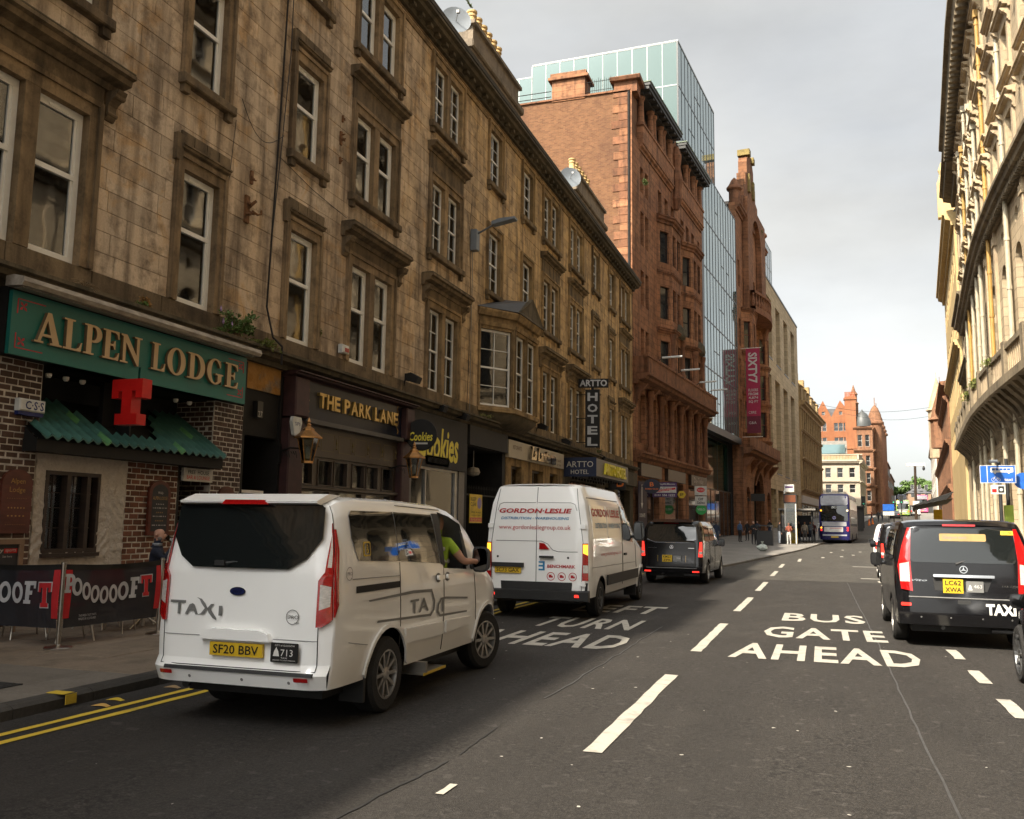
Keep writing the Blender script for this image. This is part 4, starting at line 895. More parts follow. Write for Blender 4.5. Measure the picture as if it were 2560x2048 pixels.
mb = MB(FR2); mb.lathe([(.0, -.06), (.44, -.06), (.46, -.04), (.46, .04), (.44, .06), (.0, .06)], (.52, 0, 4.25), 32, 'y'); me = mb.mesh('disc', m_black); recalc(me); link('disc', me, rs)
mb = MB(FR2); K = 40
for i in range(K):
    a, b = 2 * math.pi * i / K, 2 * math.pi * (i + 1) / K
    mb.add([(.52 + r_ * math.cos(q), .062, 4.25 + r_ * math.sin(q)) for q, r_ in ((a, .41), (b, .41), (b, .44), (a, .44))], [(0, 1, 2, 3)])
put('lettering', text_geo('Cookies', .68, .26, bold=.02, shear=.15), lambda u, v, d: FR2(.52 + u, .063, 4.2 + v), m_ylw, rs)
put('strap', poly_geo([[(-.2, -.025), (.2, -.025), (.2, .025), (-.2, .025)]]), lambda u, v, d: FR2(.52 + u, .063, 4.0 + v), m_chalk, rs)
MB(FR2).box(-.1, .08, -.02, .02, 4.22, 4.28).build('arm', m_black, rs)
# gated pend
pd_ = thing('gated_pend', 'dark gated pend with black railings beside the takeaway', 'gateway', FA(30.5, 0, .12))
mb = MB(FA); mb.box(28.4, 28.7, -3, .03, .12, 5.1).box(32.3, 32.62, -3, .03, .12, 5.1).box(28.7, 32.3, -3.2, -3, .12, 4.5).box(28.7, 32.3, -3, -.05, 4.4, 4.5); mb.build('recess', m_black, pd_)
MB(FA).box(28.55, 32.5, -.1, .18, 4.42, 5.1).build('blank_fascia', m_char, pd_)
for i in range(22): MB(FA).tube((28.8 + i * .165, -.1, .12), (28.8 + i * .165, -.1, 2.95), .014, .014, 5).lathe([(.028, 2.95), (.0, 3.1)], (28.8 + i * .165, -.1, 0), 5).build('railing_bar', m_black, pd_)
MB(FA).box(28.7, 32.3, -.12, -.08, .4, .46).box(28.7, 32.3, -.12, -.08, 2.7, 2.76).build('rail', m_black, pd_)
MB(FA).lathe([(.02, 3.45), (.2, 3.5), (.26, 3.6), (.2, 3.75), (.02, 3.8)], (30.9, -.6, 0), 12).tube((30.9, -.6, 3.8), (30.9, -.6, 4.4), .02).build('pendant_lamp', M('enamel', (.4, .38, .34), .5), pd_)
kc = thing('warning_sign', 'yellow KEEP CLEAR sign on the pend railings', 'sign', FA(29.6, -.05, 1.9))
MB(FA).box(29.2, 30.4, -.06, -.04, 1.75, 2.75).build('panel', M('sign_yellow', (.68, .47, .02), .5), kc)
for tx, z, h, mt in (('KEEP', 2.58, .13, m_black), ('CLEAR', 2.40, .13, m_black), ('24Hr Access', 2.13, .07, m_black), ('required at all times', 2.02, .05, m_black)): put('lettering', text_geo(tx, .55 if h > .1 else .9, h), lambda u, v, d: FA((29.55 if h > .1 else 29.8) + u, -.037, z + v), mt, kc)
put('lettering', text_geo('YOU WILL BE TOWED', 1.0, .07), lambda u, v, d: FA(29.8 + u, -.034, 1.87 + v), m_ylw, kc); MB(FA).box(29.22, 30.38, -.04, -.036, 1.8, 1.94).build('red_band', m_red, kc)
MB(FA).lathe([(.0, -.004), (.2, -.004), (.2, .0)], (30.12, -.034, 2.45), 20, 'y').build('clamp_mark', M('lilac', (.25, .2, .45), .5), kc)
# Italian restaurant
lr = thing('restaurant_front', 'restaurant front with cream fascia and polished steel script letters', 'shop front', FA(36.5, 0, .12))
m_cream = M('cream_fascia', (.46, .40, .30), .5, .08, 1); m_mir = M('polished_steel', (.5, .48, .44), .15, .2, 4, metal=1)
MB(FA).box(32.66, 40.5, -.1, .16, 4.3, 4.98).build('fascia', m_cream, lr)
put('lettering', text_geo('La Lanterna', 3.6, .56, bold=.03, ext=.06, shear=.25), lambda u, v, d: FA(36.9 + u, .26 + d, 4.64 + v), m_mir, lr)
put('lettering', text_geo('RISTORANTE', 1.1, .16, bold=.01), lambda u, v, d: FA(33.7 + u, .162, 4.72 + v), M('brown_letter', (.1, .05, .03), .6), lr)
put('lettering', text_geo('RISTORANTE', .9, .12, bold=.01), lambda u, v, d: FA(39.6 + u, .162, 4.62 + v), MATS['brown_letter'], lr); put('lettering', text_geo('EST 1970', .7, .1, bold=.01), lambda u, v, d: FA(39.7 + u, .162, 4.42 + v), MATS['brown_letter'], lr)
ro = [(33.3, 34.6, 1.2, 4.0), (36.0, 37.6, 1.2, 4.0), (38.6, 39.9, 1.2, 4.0)]
wall_cells(FA, 32.62, 40.7, .12, 4.3, ro, -.3, .05, 'wall', m_dress, lr)
for a, b, c, d in ro: MB(FA).box(a, b, -.2, -.19, c, d).build('pane', m_pane, lr); MB(FA).box(a, b, -.19, -.15, c, c + .08).box(a, b, -.19, -.15, d - .08, d).box((a + b) / 2 - .03, (a + b) / 2 + .03, -.19, -.151, c, d).build('window_frame', M('restaurant_frame', (.11, .09, .07), .5), lr)
# hotel entrance canopy
ht = thing('hotel_canopy', 'box canopy of the hotel with navy end panel and yellow lettered front', 'canopy', FA(44.5, 0, .12))
m_tau = M('taupe_panel', (.13, .115, .10), .5, .1, 2); m_blu = M('navy_panel', (.012, .02, .055), .45, .1, 2)
MB(FA).box(41.03, 48.3, 0, 1.6, 4.02, 4.84).build('box', m_tau, ht); FE = Fr(*FA(41.03, 0, 0)[:2], 90, 1)
MB(FE).box(0, 1.6, .0, .02, 3.98, 4.88).build('end_panel', m_blu, ht); m_wl = M('pale_letter', (.62, .58, .48), .5)
put('lettering', text_geo('ARTTO', 1.3, .28), lambda u, v, d: FE(.8 + u, .024, 4.56 + v), m_wl, ht); put('lettering', text_geo('HOTEL', .86, .2), lambda u, v, d: FE(.8 + u, .024, 4.2 + v), m_wl, ht)
put('lettering', text_geo('ARTTO HOTEL', 4.9, .56, bold=.03, ext=.05), lambda u, v, d: FA(44.9 + u, 1.66 + d, 4.43 + v), m_ylw, ht)
for i in range(24): MB(FA).lathe([(.0, 3.86), (.05, 3.9), (.06, 4.0)], (41.3 + (i % 12) * .58, .4 + (i // 12) * .8, 0), 8).build('downlight', m_black, ht)
wall_cells(FA, 40.7, S_END, .12, 5.15, [(42, 47.5, .12, 3.9), (49.5, 52, .12, 3.9), (53, 56.5, .6, 3.9)], -.35, .03, 'wall', m_moss, ht)
for a, b in ((42.1, 44.6), (44.8, 47.4), (49.6, 51.9), (53.1, 56.4)): MB(FA).box(a, b, -.3, -.29, .2, 3.9).build('pane', m_pane, ht)
MB(FA).box(48.4, S_END, .03, .3, 4.2, 5.05).build('blank_fascia', m_moss, ht)
vs_ = thing('vertical_sign', 'black vertical HOTEL sign with a plate on top projecting from the wall', 'sign', FA(43.8, .2, 5.6))
FV = Fr(*FA(43.4, .45, 0)[:2], 78, 1); m_let = M('silver_letter', (.4, .4, .4), .4)
MB(FV).box(0, .72, -.09, .09, 5.55, 8.45).build('blade', m_black, vs_)
for i, ch in enumerate('HOTEL'): put('letter', text_geo(ch, .5, .42, bold=.035), lambda u, v, d: FV(.36 + u, .092, 8.08 - i * .56 + v), m_let, vs_)
MB(FV).box(-.35, 1.15, -.08, .08, 8.56, 9.0).build('plate', m_black, vs_); put('lettering', text_geo('ARTTO', 1.36, .34, bold=.03), lambda u, v, d: FV(.4 + u, .083, 8.78 + v), m_let, vs_); MB(FV).box(.3, .42, -.03, .03, 8.44, 8.57).build('neck', m_black, vs_)
for z in (5.8, 7.0, 8.2): MB(FV).tube((-.5, 0, z), (.02, 0, z), .02).build('bracket', m_black, vs_)
# floodlights on the shop cornice and an alarm sounder
for i, (s, z) in enumerate(((23.6, 5.95), (25.6, 5.35), (27.5, 5.3), (36.6, 5.9), (40.4, 5.6), (47.5, 5.4))):
    t = thing('floodlight', ('black floodlight above the bar fascia end', 'slanted floodlight above the takeaway, nearer one', 'slanted floodlight above the takeaway, farther one', 'black floodlight beside the oriel bay', 'black floodlight left of the hotel canopy', 'black floodlight above the hotel canopy')[i], 'floodlight', FA(s, .2, z), 'floodlights over the shops')
    mb = MB(FA); mb.prism([(.2, z - .12), (.48, z - .2), (.55, z - .02), (.3, z + .12), (.2, z + .1)], s - .14, s + .14)
    for k in range(5): mb.box(s - .12 + k * .055, s - .10 + k * .055, .1, .24, z - .1, z + .1)
    mb.build('housing', m_black, t); MB(FA).path([(s, .2, z), (s, .05, z - .1), (s, .02, z - .25)], .02).build('arm', m_black, t)
sb = thing('alarm_sounder', 'cream alarm sounder with red lens on the sill course', 'alarm box', FA(19.95, .05, 5.95))
MB(FA).bbox(19.75, 20.1, .03, .16, 5.98, 6.2, .02).build('cover', MATS['alarm_white'], sb); MB(FA).box(19.88, 20.06, .16, .175, 6.02, 6.12).build('lens', M('faded_red', (.35, .05, .03), .5), sb)
# ---------------------------------------------------------------- far left side
FB = Fr(-11.5, 57.8, 5.3, 1)
def gz(fr, s): return g(fr(s, 0, 0)[1])
m_reds = stone_mat('red_sandstone', (.285, .130, .066), (.34, .165, .085), None, (.06, .034, .024), .85, .2, course=.42)
m_redd = stone_mat('red_sandstone_dressed', (.22, .10, .054), (.26, .122, .065), None, (.045, .028, .02), .85, .2)
m_fglass = NT('far_window_glass'); m_fglass.set((.018, .02, .022), .06, 0, .9); m_fglass = m_fglass.m
m_fframe = M('far_window_frame', (.35, .34, .31), .5)
def wins(fr, par, lst, depth=-.22, fw=.07, mf=None, cross=True, mg=None):
    for a, b, c, d in lst:
        mb = MB(fr); mb.box(a, a + fw, depth - .05, depth, c, d).box(b - fw, b, depth - .05, depth, c, d).box(a + fw, b - fw, depth - .05, depth, c, c + fw).box(a + fw, b - fw, depth - .05, depth, d - fw, d)
        if cross: mb.box(a + fw, b - fw, depth - .05, depth + .01, (c + d) / 2 - fw / 2, (c + d) / 2 + fw / 2)
        o = mb.build('window', mf or m_fframe, par); MB(fr).box(a + fw, b - fw, depth - .04, depth - .02, c + fw, d - fw).build('pane', mg or m_fglass, o)
def facade(fr, par, s0, s1, z0, z1, ops, mat, o=0, th=.4, name='wall'): return wall_cells(fr, s0, s1, z0, z1, ops, o - th, o, name, mat, par)
def band(fr, par, s0, s1, z0, z1, out, mat, name='cornice', step=None, base=0):
    mb = MB(fr); a = s0
    while a < s1 - .01:
        b = min(a + (step or 1e9), s1); corn(mb, a, b, z0, z1, out, base); a = b
    return mb.build(name, mat, par)
def solid(fr, par, s0, s1, o0, o1, z0, z1, mat, name): return MB(fr).box(s0, s1, o0, o1, z0, z1).build(name, mat, par)
# red sandstone office with brick gable
rb = thing('red_office', 'tall red sandstone office with plain orange brick gable and pillared top loggias', 'building', FB(10, 0, .3))
t = NT('gable_brick'); sp = t.n('SeparateXYZ'); t.l(t.co(), sp.inputs[0]); cb = t.n('CombineXYZ'); t.l(sp.outputs['X'], cb.inputs[0]); t.l(sp.outputs['Z'], cb.inputs[1])
bk = t.n('TexBrick'); bk.inputs['Scale'].default_value = 1; bk.inputs['Brick Width'].default_value = .26; bk.inputs['Row Height'].default_value = .095; bk.inputs['Mortar Size'].default_value = .009
bk.inputs['Color1'].default_value = (.19, .093, .045, 1); bk.inputs['Color2'].default_value = (.13, .058, .03, 1); bk.inputs['Mortar'].default_value = (.165, .108, .068, 1); t.l(cb.outputs[0], bk.inputs['Vector'])
n1 = t.noise(.35, 4, .6, (1, 1, .6)); c_ = t.mix(t.math('MULTIPLY', t.ramp(n1, .5, .68), .55), bk.outputs['Color'], (.085, .045, .03)); n2 = t.noise(2.2, 5, .7)
c_ = t.mix(.35, c_, t.ramp(n2, .3, .7, (.3, .3, .3), (.75, .75, .75)), 'OVERLAY'); t.set(c_, .9, 0, .2); t.bump(bk.outputs['Fac'], -.3, .02); m_gbrick = t.m
FG = Fr(-11.5, 57.75, 90, 1)
solid(FG, rb, -26, -.02, -6, 0, .1, 31.3, m_gbrick, 'brick_gable')
for i in range(24):
    z = 18 + i * .56; w = (.62, 1.05)[i % 2] + random.uniform(-.08, .08); MB(FG).bbox(-w - .3, -.3, 0, .05, z + .01, z + .55, .015, random.random()).build('quoin', m_redd if i % 3 else m_reds, rb)
MB(FG).tube((-.2, .12, 10), (-.2, .12, 31.2), .09, .09, 8).build('downpipe', m_pipe, rb); MB(FG).box(-.1, .0, 0, .1, .1, 31.3).build('corner_strip', m_reds, rb)
mb = MB(FG); mb.box(-5.7, -3.3, -1.4, .06, 31.2, 32.9).box(-5.95, -3.05, -1.6, .25, 32.75, 32.95).box(-5.8, -3.2, -1.5, .15, 32.95, 33.25); mb.build('chimney_stack', m_reds, rb)
mb = MB(FG); mb.box(-1.25, .35, -1.2, .05, 31.2, 32.0).prism([(-1.5, 32.0), (.32, 32.0), (.42, 32.2), (.2, 32.35), (-1.4, 32.35)], -1.5, .6); mb.build('corner_pier', m_redd, rb)
MB(FG).box(-26, -.1, -.5, .12, 31.3, 31.42).build('coping', m_redd, rb)
for i in range(15): MB(FG).tube((-3.25 + i * .145, -.1, 31.4), (-3.25 + i * .145, -.1, 32.5 + .12 * (i % 3 == 0)), .014, .014, 5).build('railing_bar', m_black, rb)
MB(FG).tube((-3.3, -.1, 32.35), (-1.2, -.1, 32.35), .02).tube((-3.3, -.1, 31.7), (-1.2, -.1, 31.7), .02).tube((-8.8, -.1, 32.1), (-5.8, -.1, 32.1), .03).tube((-8.8, -.1, 31.7), (-5.8, -.1, 31.7), .03).build('rail', m_black, rb)
BR = [(13.1, 15.1), (16.75, 19.2), (21.0, 23.4), (24.8, 26.6)]
bays = [(6.2, 11.9), (13.2, 18.9)]; ops = []
for z0, z1 in BR: ops += [(1.9, 2.7, z0, z1), (3.1, 3.9, z0, z1), (19.8, 20.6, z0, z1)]
for z0, z1 in BR[3:]: ops += [(6.6 + k * 1.9, 7.6 + k * 1.9, z0, z1) for k in range(3)] + [(13.6 + k * 1.9, 14.6 + k * 1.9, z0, z1) for k in range(3)]
low = [(1.2 + k * 2.9, 2.8 + k * 2.9, 7.2, 10.6) for k in range(7)]
facade(FB, rb, 0, 21.5, .1, 28.3, ops + low + [(1.0, 6.4, .3, 4.9), (8.0, 13.6, .3, 4.9), (15.4, 20.6, .3, 4.9)], m_reds, 0, .6)
wins(FB, rb, ops + low, -.35, mf=m_black)
solid(FB, rb, .0, 21.5, -6, -1.2, .1, 31.3, m_dark, 'inner_block')
for s0, s1 in bays:                                  # shallow bays
    pl = [(s0, 0), (s0 + 1.5, .75), (s1 - 1.5, .75), (s1, 0)]
    for i in range(3):
        (sa, oa), (sb, ob) = pl[i], pl[i + 1]; A = Vector(FB(sa, oa, 0)); B = Vector(FB(sb, ob, 0)); d = B - A; fr = Fr(A.x, A.y, math.degrees(math.atan2(d.x, d.y)), 1); ln = d.length; oo = []
        for z0, z1 in BR[:3]: oo += [(ln / 2 - .5, ln / 2 + .5, z0, z1)] if i != 1 else [(ln / 2 - 1.15, ln / 2 - .2, z0, z1), (ln / 2 + .2, ln / 2 + 1.15, z0, z1)]
        facade(fr, rb, 0, ln, 12.6, 24.6, oo, m_reds, 0, .3, 'bay_wall'); wins(fr, rb, oo, -.18, mf=m_black)
        band(fr, rb, -.06, ln + .06, 24.0, 24.6, .35, m_redd); band(fr, rb, -.04, ln + .04, 15.7, 16.1, .3, m_redd); band(fr, rb, -.02, ln + .02, 20.1, 20.4, .12, m_redd)
    mb = MB(FB); mb.lathe([(.7, 15.75), (.75, 16.0), (.66, 16.5), (.4, 16.85), (0, 16.95)], (s1 - 2.2, .5, 0), 12); mb.build('segmental_hood', m_moss, rb, smooth=True)
    mb = MB(FB)
    for k in (s0 + 1.5, s1 - 1.5): mb.lathe([(.3, 12.8), (.3, 13.1), (.22, 13.2), (.2, 15.2), (.3, 15.4), (.32, 15.7)], (k, .78, 0), 10)
    mb.build('bay_column', m_redd, rb, smooth=RAD(40))
band(FB, rb, -.1, 22.2, 11.0, 11.7, 1.15, m_redd); mb = MB(FB); mb.box(-.05, 22, .75, 1.0, 11.7, 12.75); mb.box(-.1, 22.1, .7, 1.06, 12.75, 12.92); mb.build('balcony', m_redd, rb); solid(FB, rb, -.05, .3, 0, 1.0, 11.7, 12.8, m_redd, 'balcony_end')
for k in range(8): console(.4 + k * 2.9, 11.0, rb, FB, .45, 1.3, .85, m_redd)
for k in range(7): MB(FB).lathe([(.28, 6.6), (.28, 6.9), (.2, 7.0), (.18, 10.2), (.3, 10.5), (.3, 10.9)], (3.35 + k * 2.9, .25, 0), 10).build('column', m_redd, rb, smooth=RAD(40))
band(FB, rb, 0, 21.5, 5.9, 6.6, .7, m_redd, 'shop_cornice')
for c0, c1 in ((1.7, 10.4), (12.5, 21.1)):          # loggias with pillars under dark flat roofs
    mb = MB(FB); mb.box(c0, c1, -.4, .28, 28.3, 29.5).box(c0 - .1, c1 + .1, -.4, .34, 29.5, 29.68); corn(mb, c0 - .1, c1 + .1, 27.7, 28.3, .3); mb.build('loggia_parapet', m_reds, rb)
    for i, s in enumerate((c0 + .4, c0 + 2.9, c0 + 3.7, c1 - 3.0, c1 - 2.2, c1 - .4)): MB(FB).lathe([(.3, 29.68), (.3, 29.85), (.24, 29.95), (.2, 31.4), (.3, 31.6), (.3, 31.8)], (s, .0, 0), 10).build('column', m_reds, rb, smooth=RAD(40))
    solid(FB, rb, c0, c1, -2.2, -1.9, 28.3, 31.8, m_dark, 'loggia_back')
    mb = MB(FB); mb.box(c0 - .3, c1 + .3, -1.5, .8, 31.95, 32.2).box(c0 - .35, c1 + .35, -1.5, .9, 32.2, 32.42).box(c0 - .2, c1 + .2, -.3, .3, 31.75, 31.95)
    for k in range(9): mb.box(c0 + .1 + k * (c1 - c0 - .6) / 8, c0 + .45 + k * (c1 - c0 - .6) / 8, -.2, .72, 31.8, 31.95)
    mb.build('eaves_canopy', M('dark_eaves', (.03, .03, .028), .6), rb); solid(FB, rb, c0 - .4, c1 + .4, -1.5, .95, 32.42, 32.5, M('copper_edge', (.10, .13, .08), .6), 'roof_edge')
mb = MB(FB); mb.lathe([(.2, 26.6), (.5, 27.4), (.4, 28.2), (.55, 29), (.35, 30), (.45, 31), (.2, 31.8)], (11.5, .2, 0), 8); mb.build('carved_finial', m_redd, rb)
solid(FB, rb, 10.6, 12.3, -1, .05, 28.3, 32.6, m_reds, 'pier'); solid(FB, rb, 21.1, 21.5, -1, .02, 28.3, 31.5, m_reds, 'pier')
solid(FB, rb, 0, 21.5, -6, -.6, 31.3, 31.6, m_dark, 'roof')
for i in range(3): wins(FB, rb, [(1.2 + i * 7.1, 6.0 + i * 7.1, .5, 4.8)], -.3, .12, m_oak, False)
for i, (s0, s1) in enumerate(((1.0, 6.2), (8.0, 13.4), (15.4, 20.6))): solid(FB, rb, s0, s1, 0, .25, 5.0, 5.85, m_brn, 'shop_fascia')
put('lettering', text_geo('Day-Today', 3.4, .55), lambda u, v, d: FB(18 + u, .26, 5.4 + v), m_chalk, rb)
# glass office
gl = thing('glass_office', 'tall curtain walled glass office between two red sandstone buildings', 'building', FB(30, 0, .3))
t = NT('curtain_glass'); t.set((.20, .30, .31), .04, .55, .8); wv = t.noise(.12, 2); t.bump(wv, .10, .4); m_cglass = t.m
t = NT('curtain_glass_upper'); t.set((.105, .15, .142), .06, .3, .6); wv = t.noise(.1, 2); t.bump(wv, .08, .4); m_cglass2 = t.m
m_mull = M('dark_mullion', (.035, .037, .04), .4); m_mullw = M('pale_mullion', (.33, .36, .35), .4)
def curtain(fr, par, s0, s1, zs, ncol, mg, mm, mw=.05, o=0, vents=()):
    w = (s1 - s0) / ncol
    for i in range(ncol):
        for j, (za, zb) in enumerate(zip(zs, zs[1:])):
            MB(fr).box(s0 + i * w + mw, s0 + (i + 1) * w - mw, o - .08, o + random.uniform(-.004, .004), za + .06, zb - .06).build('pane', mg, par)
            if (i, j) in vents:
                zc = lerp(za, zb, .45); MB(fr).box(s0 + i * w + mw, s0 + (i + 1) * w - mw, o, o + .03, zc, zc + .07).build('transom', mm, par)
    mb = MB(fr)
    for i in range(ncol + 1): mb.box(s0 + i * w - mw, s0 + i * w + mw, o - .1, o + .03, zs[0], zs[-1])
    mb.build('mullions', mm, par); mb = MB(fr)
    for z in zs: mb.box(s0, s1, o - .1, o + .025, z - .06, z + .06)
    mb.build('floor_bands', mm, par)
vt = {(2, 0), (3, 1), (7, 1), (6, 2), (4, 0), (6, 3), (4, 4), (5, 2), (8, 3), (4, 1)}
curtain(FB, gl, 22.2, 38.2, [10.9, 15.9, 20.35, 25.1, 29.6, 34.4], 12, m_cglass, m_mull, .045, 0, vt)
solid(FB, gl, 22.2, 38.2, -20, -.15, 10.5, 34.3, m_dark, 'core'); MB(FB).box(21.6, 38.3, -.5, .25, 10.2, 10.85).build('soffit_beam', m_mull, gl)
solid(FB, gl, 21.5, 22.2, -1, .02, .1, 34.4, m_mull, 'edge_strip')
t = NT('green_glass'); t.set((.01, .05, .042), .05, .2, .9); m_gg = t.m
curtain(FB, gl, 22.2, 38.2, [5.2, 10.2], 3, m_gg, m_mull, .05, -1.2); curtain(FB, gl, 22.2, 38.2, [.3, 5.2], 8, m_fglass, m_mull, .05, -.9)
FT = Fr(*FB(22.3, -2.2, 0)[:2], 5.3, 1); FTL = Fr(*FB(22.3, -2.2, 0)[:2], 92, 1)
curtain(FT, gl, 0, 16.4, [33.5, 38.0, 42.7, 47.0], 12, m_cglass, m_mull, .05, 0, vt)
curtain(FTL, gl, -14.5, 0, [33.5, 38.0, 42.7, 47.0], 10, m_cglass2, m_mullw, .04); curtain(FTL, gl, -17.2, -14.52, [33.5, 38.0, 42.7, 45.9], 2, m_cglass2, m_mullw, .04)
solid(FT, gl, .1, 16.3, -14, -.12, 34.5, 46.9, m_dark, 'tower_core'); solid(FTL, gl, -14.4, -.1, -9, -.12, 33, 46.9, m_dark, 'tower_core'); MB(FT).box(-.05, 16.4, -12, .05, 47.0, 47.15).build('roof_edge', m_mullw, gl); MB(FTL).box(-14.5, 0, -9, .05, 47.0, 47.14).build('roof_edge', m_mullw, gl)
# ornate red sandstone chambers with gable
rc_ = thing('red_chambers', 'ornate red sandstone chambers with crow gable and deep arches beside the glass office', 'building', FB(48, 0, .3))
rows = [(12.2, 15.2), (16.6, 19.6), (21, 24), (27.5, 30.5)]; ops = []
for z0, z1 in rows: ops += [(39.4, 40.6, z0, z1), (46.6, 48.0, z0, z1), (49.2, 50.6, z0, z1), (55.4, 56.8, z0, z1)]
facade(FB, rc_, 38.4, 57.7, .1, 36.5, ops + [(44.3, 52.8, 1, 8.6)], m_reds, 0, .7); wins(FB, rc_, ops, -.4, mf=M('oxblood_frame', (.12, .02, .015), .5))
solid(FB, rc_, 38.6, 57.6, -14, -.75, .1, 36.4, m_dark, 'inner_block')
for s0, s1 in ((41.0, 45.6), (51.4, 55.0)):
    pl = [(s0, 0), (s0 + 1.2, 1.0), (s1 - 1.2, 1.0), (s1, 0)]
    for i in range(3):
        (sa, oa), (sb, ob) = pl[i], pl[i + 1]; A = Vector(FB(sa, oa, 0)); B = Vector(FB(sb, ob, 0)); d = B - A; fr = Fr(A.x, A.y, math.degrees(math.atan2(d.x, d.y)), 1); ln = d.length
        oo = [(ln / 2 - .45, ln / 2 + .45, z0, z1) for z0, z1 in rows[:3]]; facade(fr, rc_, 0, ln, 10, 25.5, oo, m_reds, 0, .3, 'bay_wall'); wins(fr, rc_, oo, -.18, mf=MATS['oxblood_frame'])
        for z in (11.3, 15.7, 20.2, 25.0): band(fr, rc_, -.05, ln + .05, z, z + .5, .25, m_redd)
band(FB, rc_, 38.4, 57.9, 9.0, 10.0, 1.6, m_redd, 'balcony'); solid(FB, rc_, 38.4, 57.9, 1.1, 1.5, 10, 11, m_redd, 'balcony_front')
for k in range(5): console(39 + k * 4.4, 9.0, rc_, FB, .8, 2.6, 1.4, m_redd)
arch = lambda cx_, w, z0, zs, n=14: [(cx_ - w / 2, z0)] + [(cx_ - w / 2 * math.cos(math.pi * i / n), zs + w / 2 * math.sin(math.pi * i / n)) for i in range(n + 1)] + [(cx_ + w / 2, z0)]
put('arch_panel', poly_geo([[(42.5, 25.6), (55, 25.6), (55, 38.5), (42.5, 38.5)], arch(48.6, 6.4, 27.5, 34.2)], .3), lambda u, v, d: FB(u, .35 + d, v), m_reds, rc_)
mb = MB(FB)
for i in range(15): mb.lathe([(.12, 26.0), (.2, 26.4), (.1, 27.2), (.14, 27.5)], (43 + i * .8, 1.0 + .8 * math.sin(math.pi * i / 14), 0), 6)
mb.build('balusters', m_redd, rc_, kind='stuff'); mb = MB(FB)
for i in range(14):
    a, b = 43 + i * .8, 43.8 + i * .8; oa, ob = 1.0 + .8 * math.sin(math.pi * i / 14), 1.0 + .8 * math.sin(math.pi * (i + 1) / 14)
    for z0, z1, e in ((25.3, 26, .25), (27.5, 27.8, .18)):
        mb.add([(a, 0, z0), (b, 0, z0), (b, ob + e, z0), (a, oa + e, z0), (a, 0, z1), (b, 0, z1), (b, ob + e, z1), (a, oa + e, z1)], [(0, 3, 2, 1), (4, 5, 6, 7), (2, 3, 7, 6)])
mb.build('bowed_balcony', m_redd, rc_, kind='stuff')
gp_ = [(41.5, 36.4), (53.5, 36.4), (53.5, 38.4), (52.4, 38.6), (52.4, 40.2), (51.0, 40.5), (51, 42), (49.8, 42.3), (49.8, 43.8), (48.6, 45.2), (46.2, 45.2), (45.4, 43.8), (45.4, 42.3), (44.2, 42), (44.2, 40.5), (42.8, 40.2), (42.8, 38.6), (41.5, 38.4)]
put('gable', poly_geo([gp_], .5), lambda u, v, d: FB(u, -.3 + d, v), m_reds, rc_)
for s in (46.0, 48.8): MB(FB).box(s - .5, s + .5, -.9, .5, 44.6, 45.3).build('gable_cap', M('lichened_stone', (.2, .15, .05), .9, .5, 2), rc_); MB(FB).box(s - .4, s + .4, -.85, .45, 40.2, 42.3).build('gable_pier', MATS['lichened_stone'], rc_)
for s, z in ((39.3, 36.4), (57.0, 36.4)): MB(FB).lathe([(.6, z), (.6, z + 1.6), (.85, z + 1.8), (.85, z + 2.0), (.6, z + 2.3), (.3, z + 2.9), (0, z + 3.2)], (s, -.2, 0), 10).build('turret', m_redd, rc_, smooth=RAD(40))
band(FB, rc_, 38.3, 42.5, 35.6, 36.5, .6, m_redd); band(FB, rc_, 54.5, 57.9, 35.6, 36.5, .6, m_redd)
mb = MB(FB); mb.prism([(-1, 36.4), (-7, 44), (-13, 36.4)], 38.6, 57.5); mb.build('roof', M('grey_slate_roof', (.17, .155, .135), .8, .3, 1.5, stretch=(1, 1, 4)), rc_)
for s in (44.5, 52.6): MB(FB).lathe([(.25, 23.2), (.5, 24.0), (.7, 25.0), (.75, 25.6)], (s, .5, 0), 8).build('carved_corbel', m_redd, rc_)
put('portal', poly_geo([[(38.4, .1), (57.6, .1), (57.6, 9.0), (38.4, 9.0)], arch(48.5, 7.5, .1, 4.6), arch(41.3, 3.2, .1, 4.4), arch(55.6, 3.0, .1, 4.4)], .2), lambda u, v, d: FB(u, .15 + d, max(v, .1)), m_reds, rc_)
hb = thing('vertical_banner', 'crimson vertical banner with white sideways lettering on the red chambers', 'banner', FB(41, .3, 12)); FBn = Fr(*FB(40.4, .2, 0)[:2], 95, 1); m_crim = M('crimson_banner', (.32, .012, .055), .7, .15, 1); m_crim2 = M('dark_crimson', (.12, .008, .025), .7)
MB(FBn).box(.3, 1.75, -.02, .02, 13.4, 20.7).build('cloth', m_crim, hb); MB(FBn).box(.3, 1.75, -.025, .025, 11.6, 13.4).build('foot_band', m_crim2, hb)
for z in (20.75, 11.2): MB(FBn).tube((-.2, 0, z), (1.9, 0, z), .03).build('rod', m_white, hb)
put('lettering', text_geo('SIXTY7', 3.3, .95, bold=.03), lambda u, v, d: FBn(1.0 + v, .03, 18.6 - u), m_chalk, hb)
for i, tx in enumerate(('FLOORS', 'FROM', '4,874', 'SQ FT')): put('lettering', text_geo(tx, 1.0, .3, bold=.02), lambda u, v, d: FBn(1.02 + u, .03, 16.2 - i * .42 + v), m_chalk, hb)
for i, tx in enumerate(('CBRE', 'G&A')): put('lettering', text_geo(tx, .8, .28), lambda u, v, d: FBn(.9 + u, .03, 13.8 - i * 1.1 + v), m_chalk, hb)
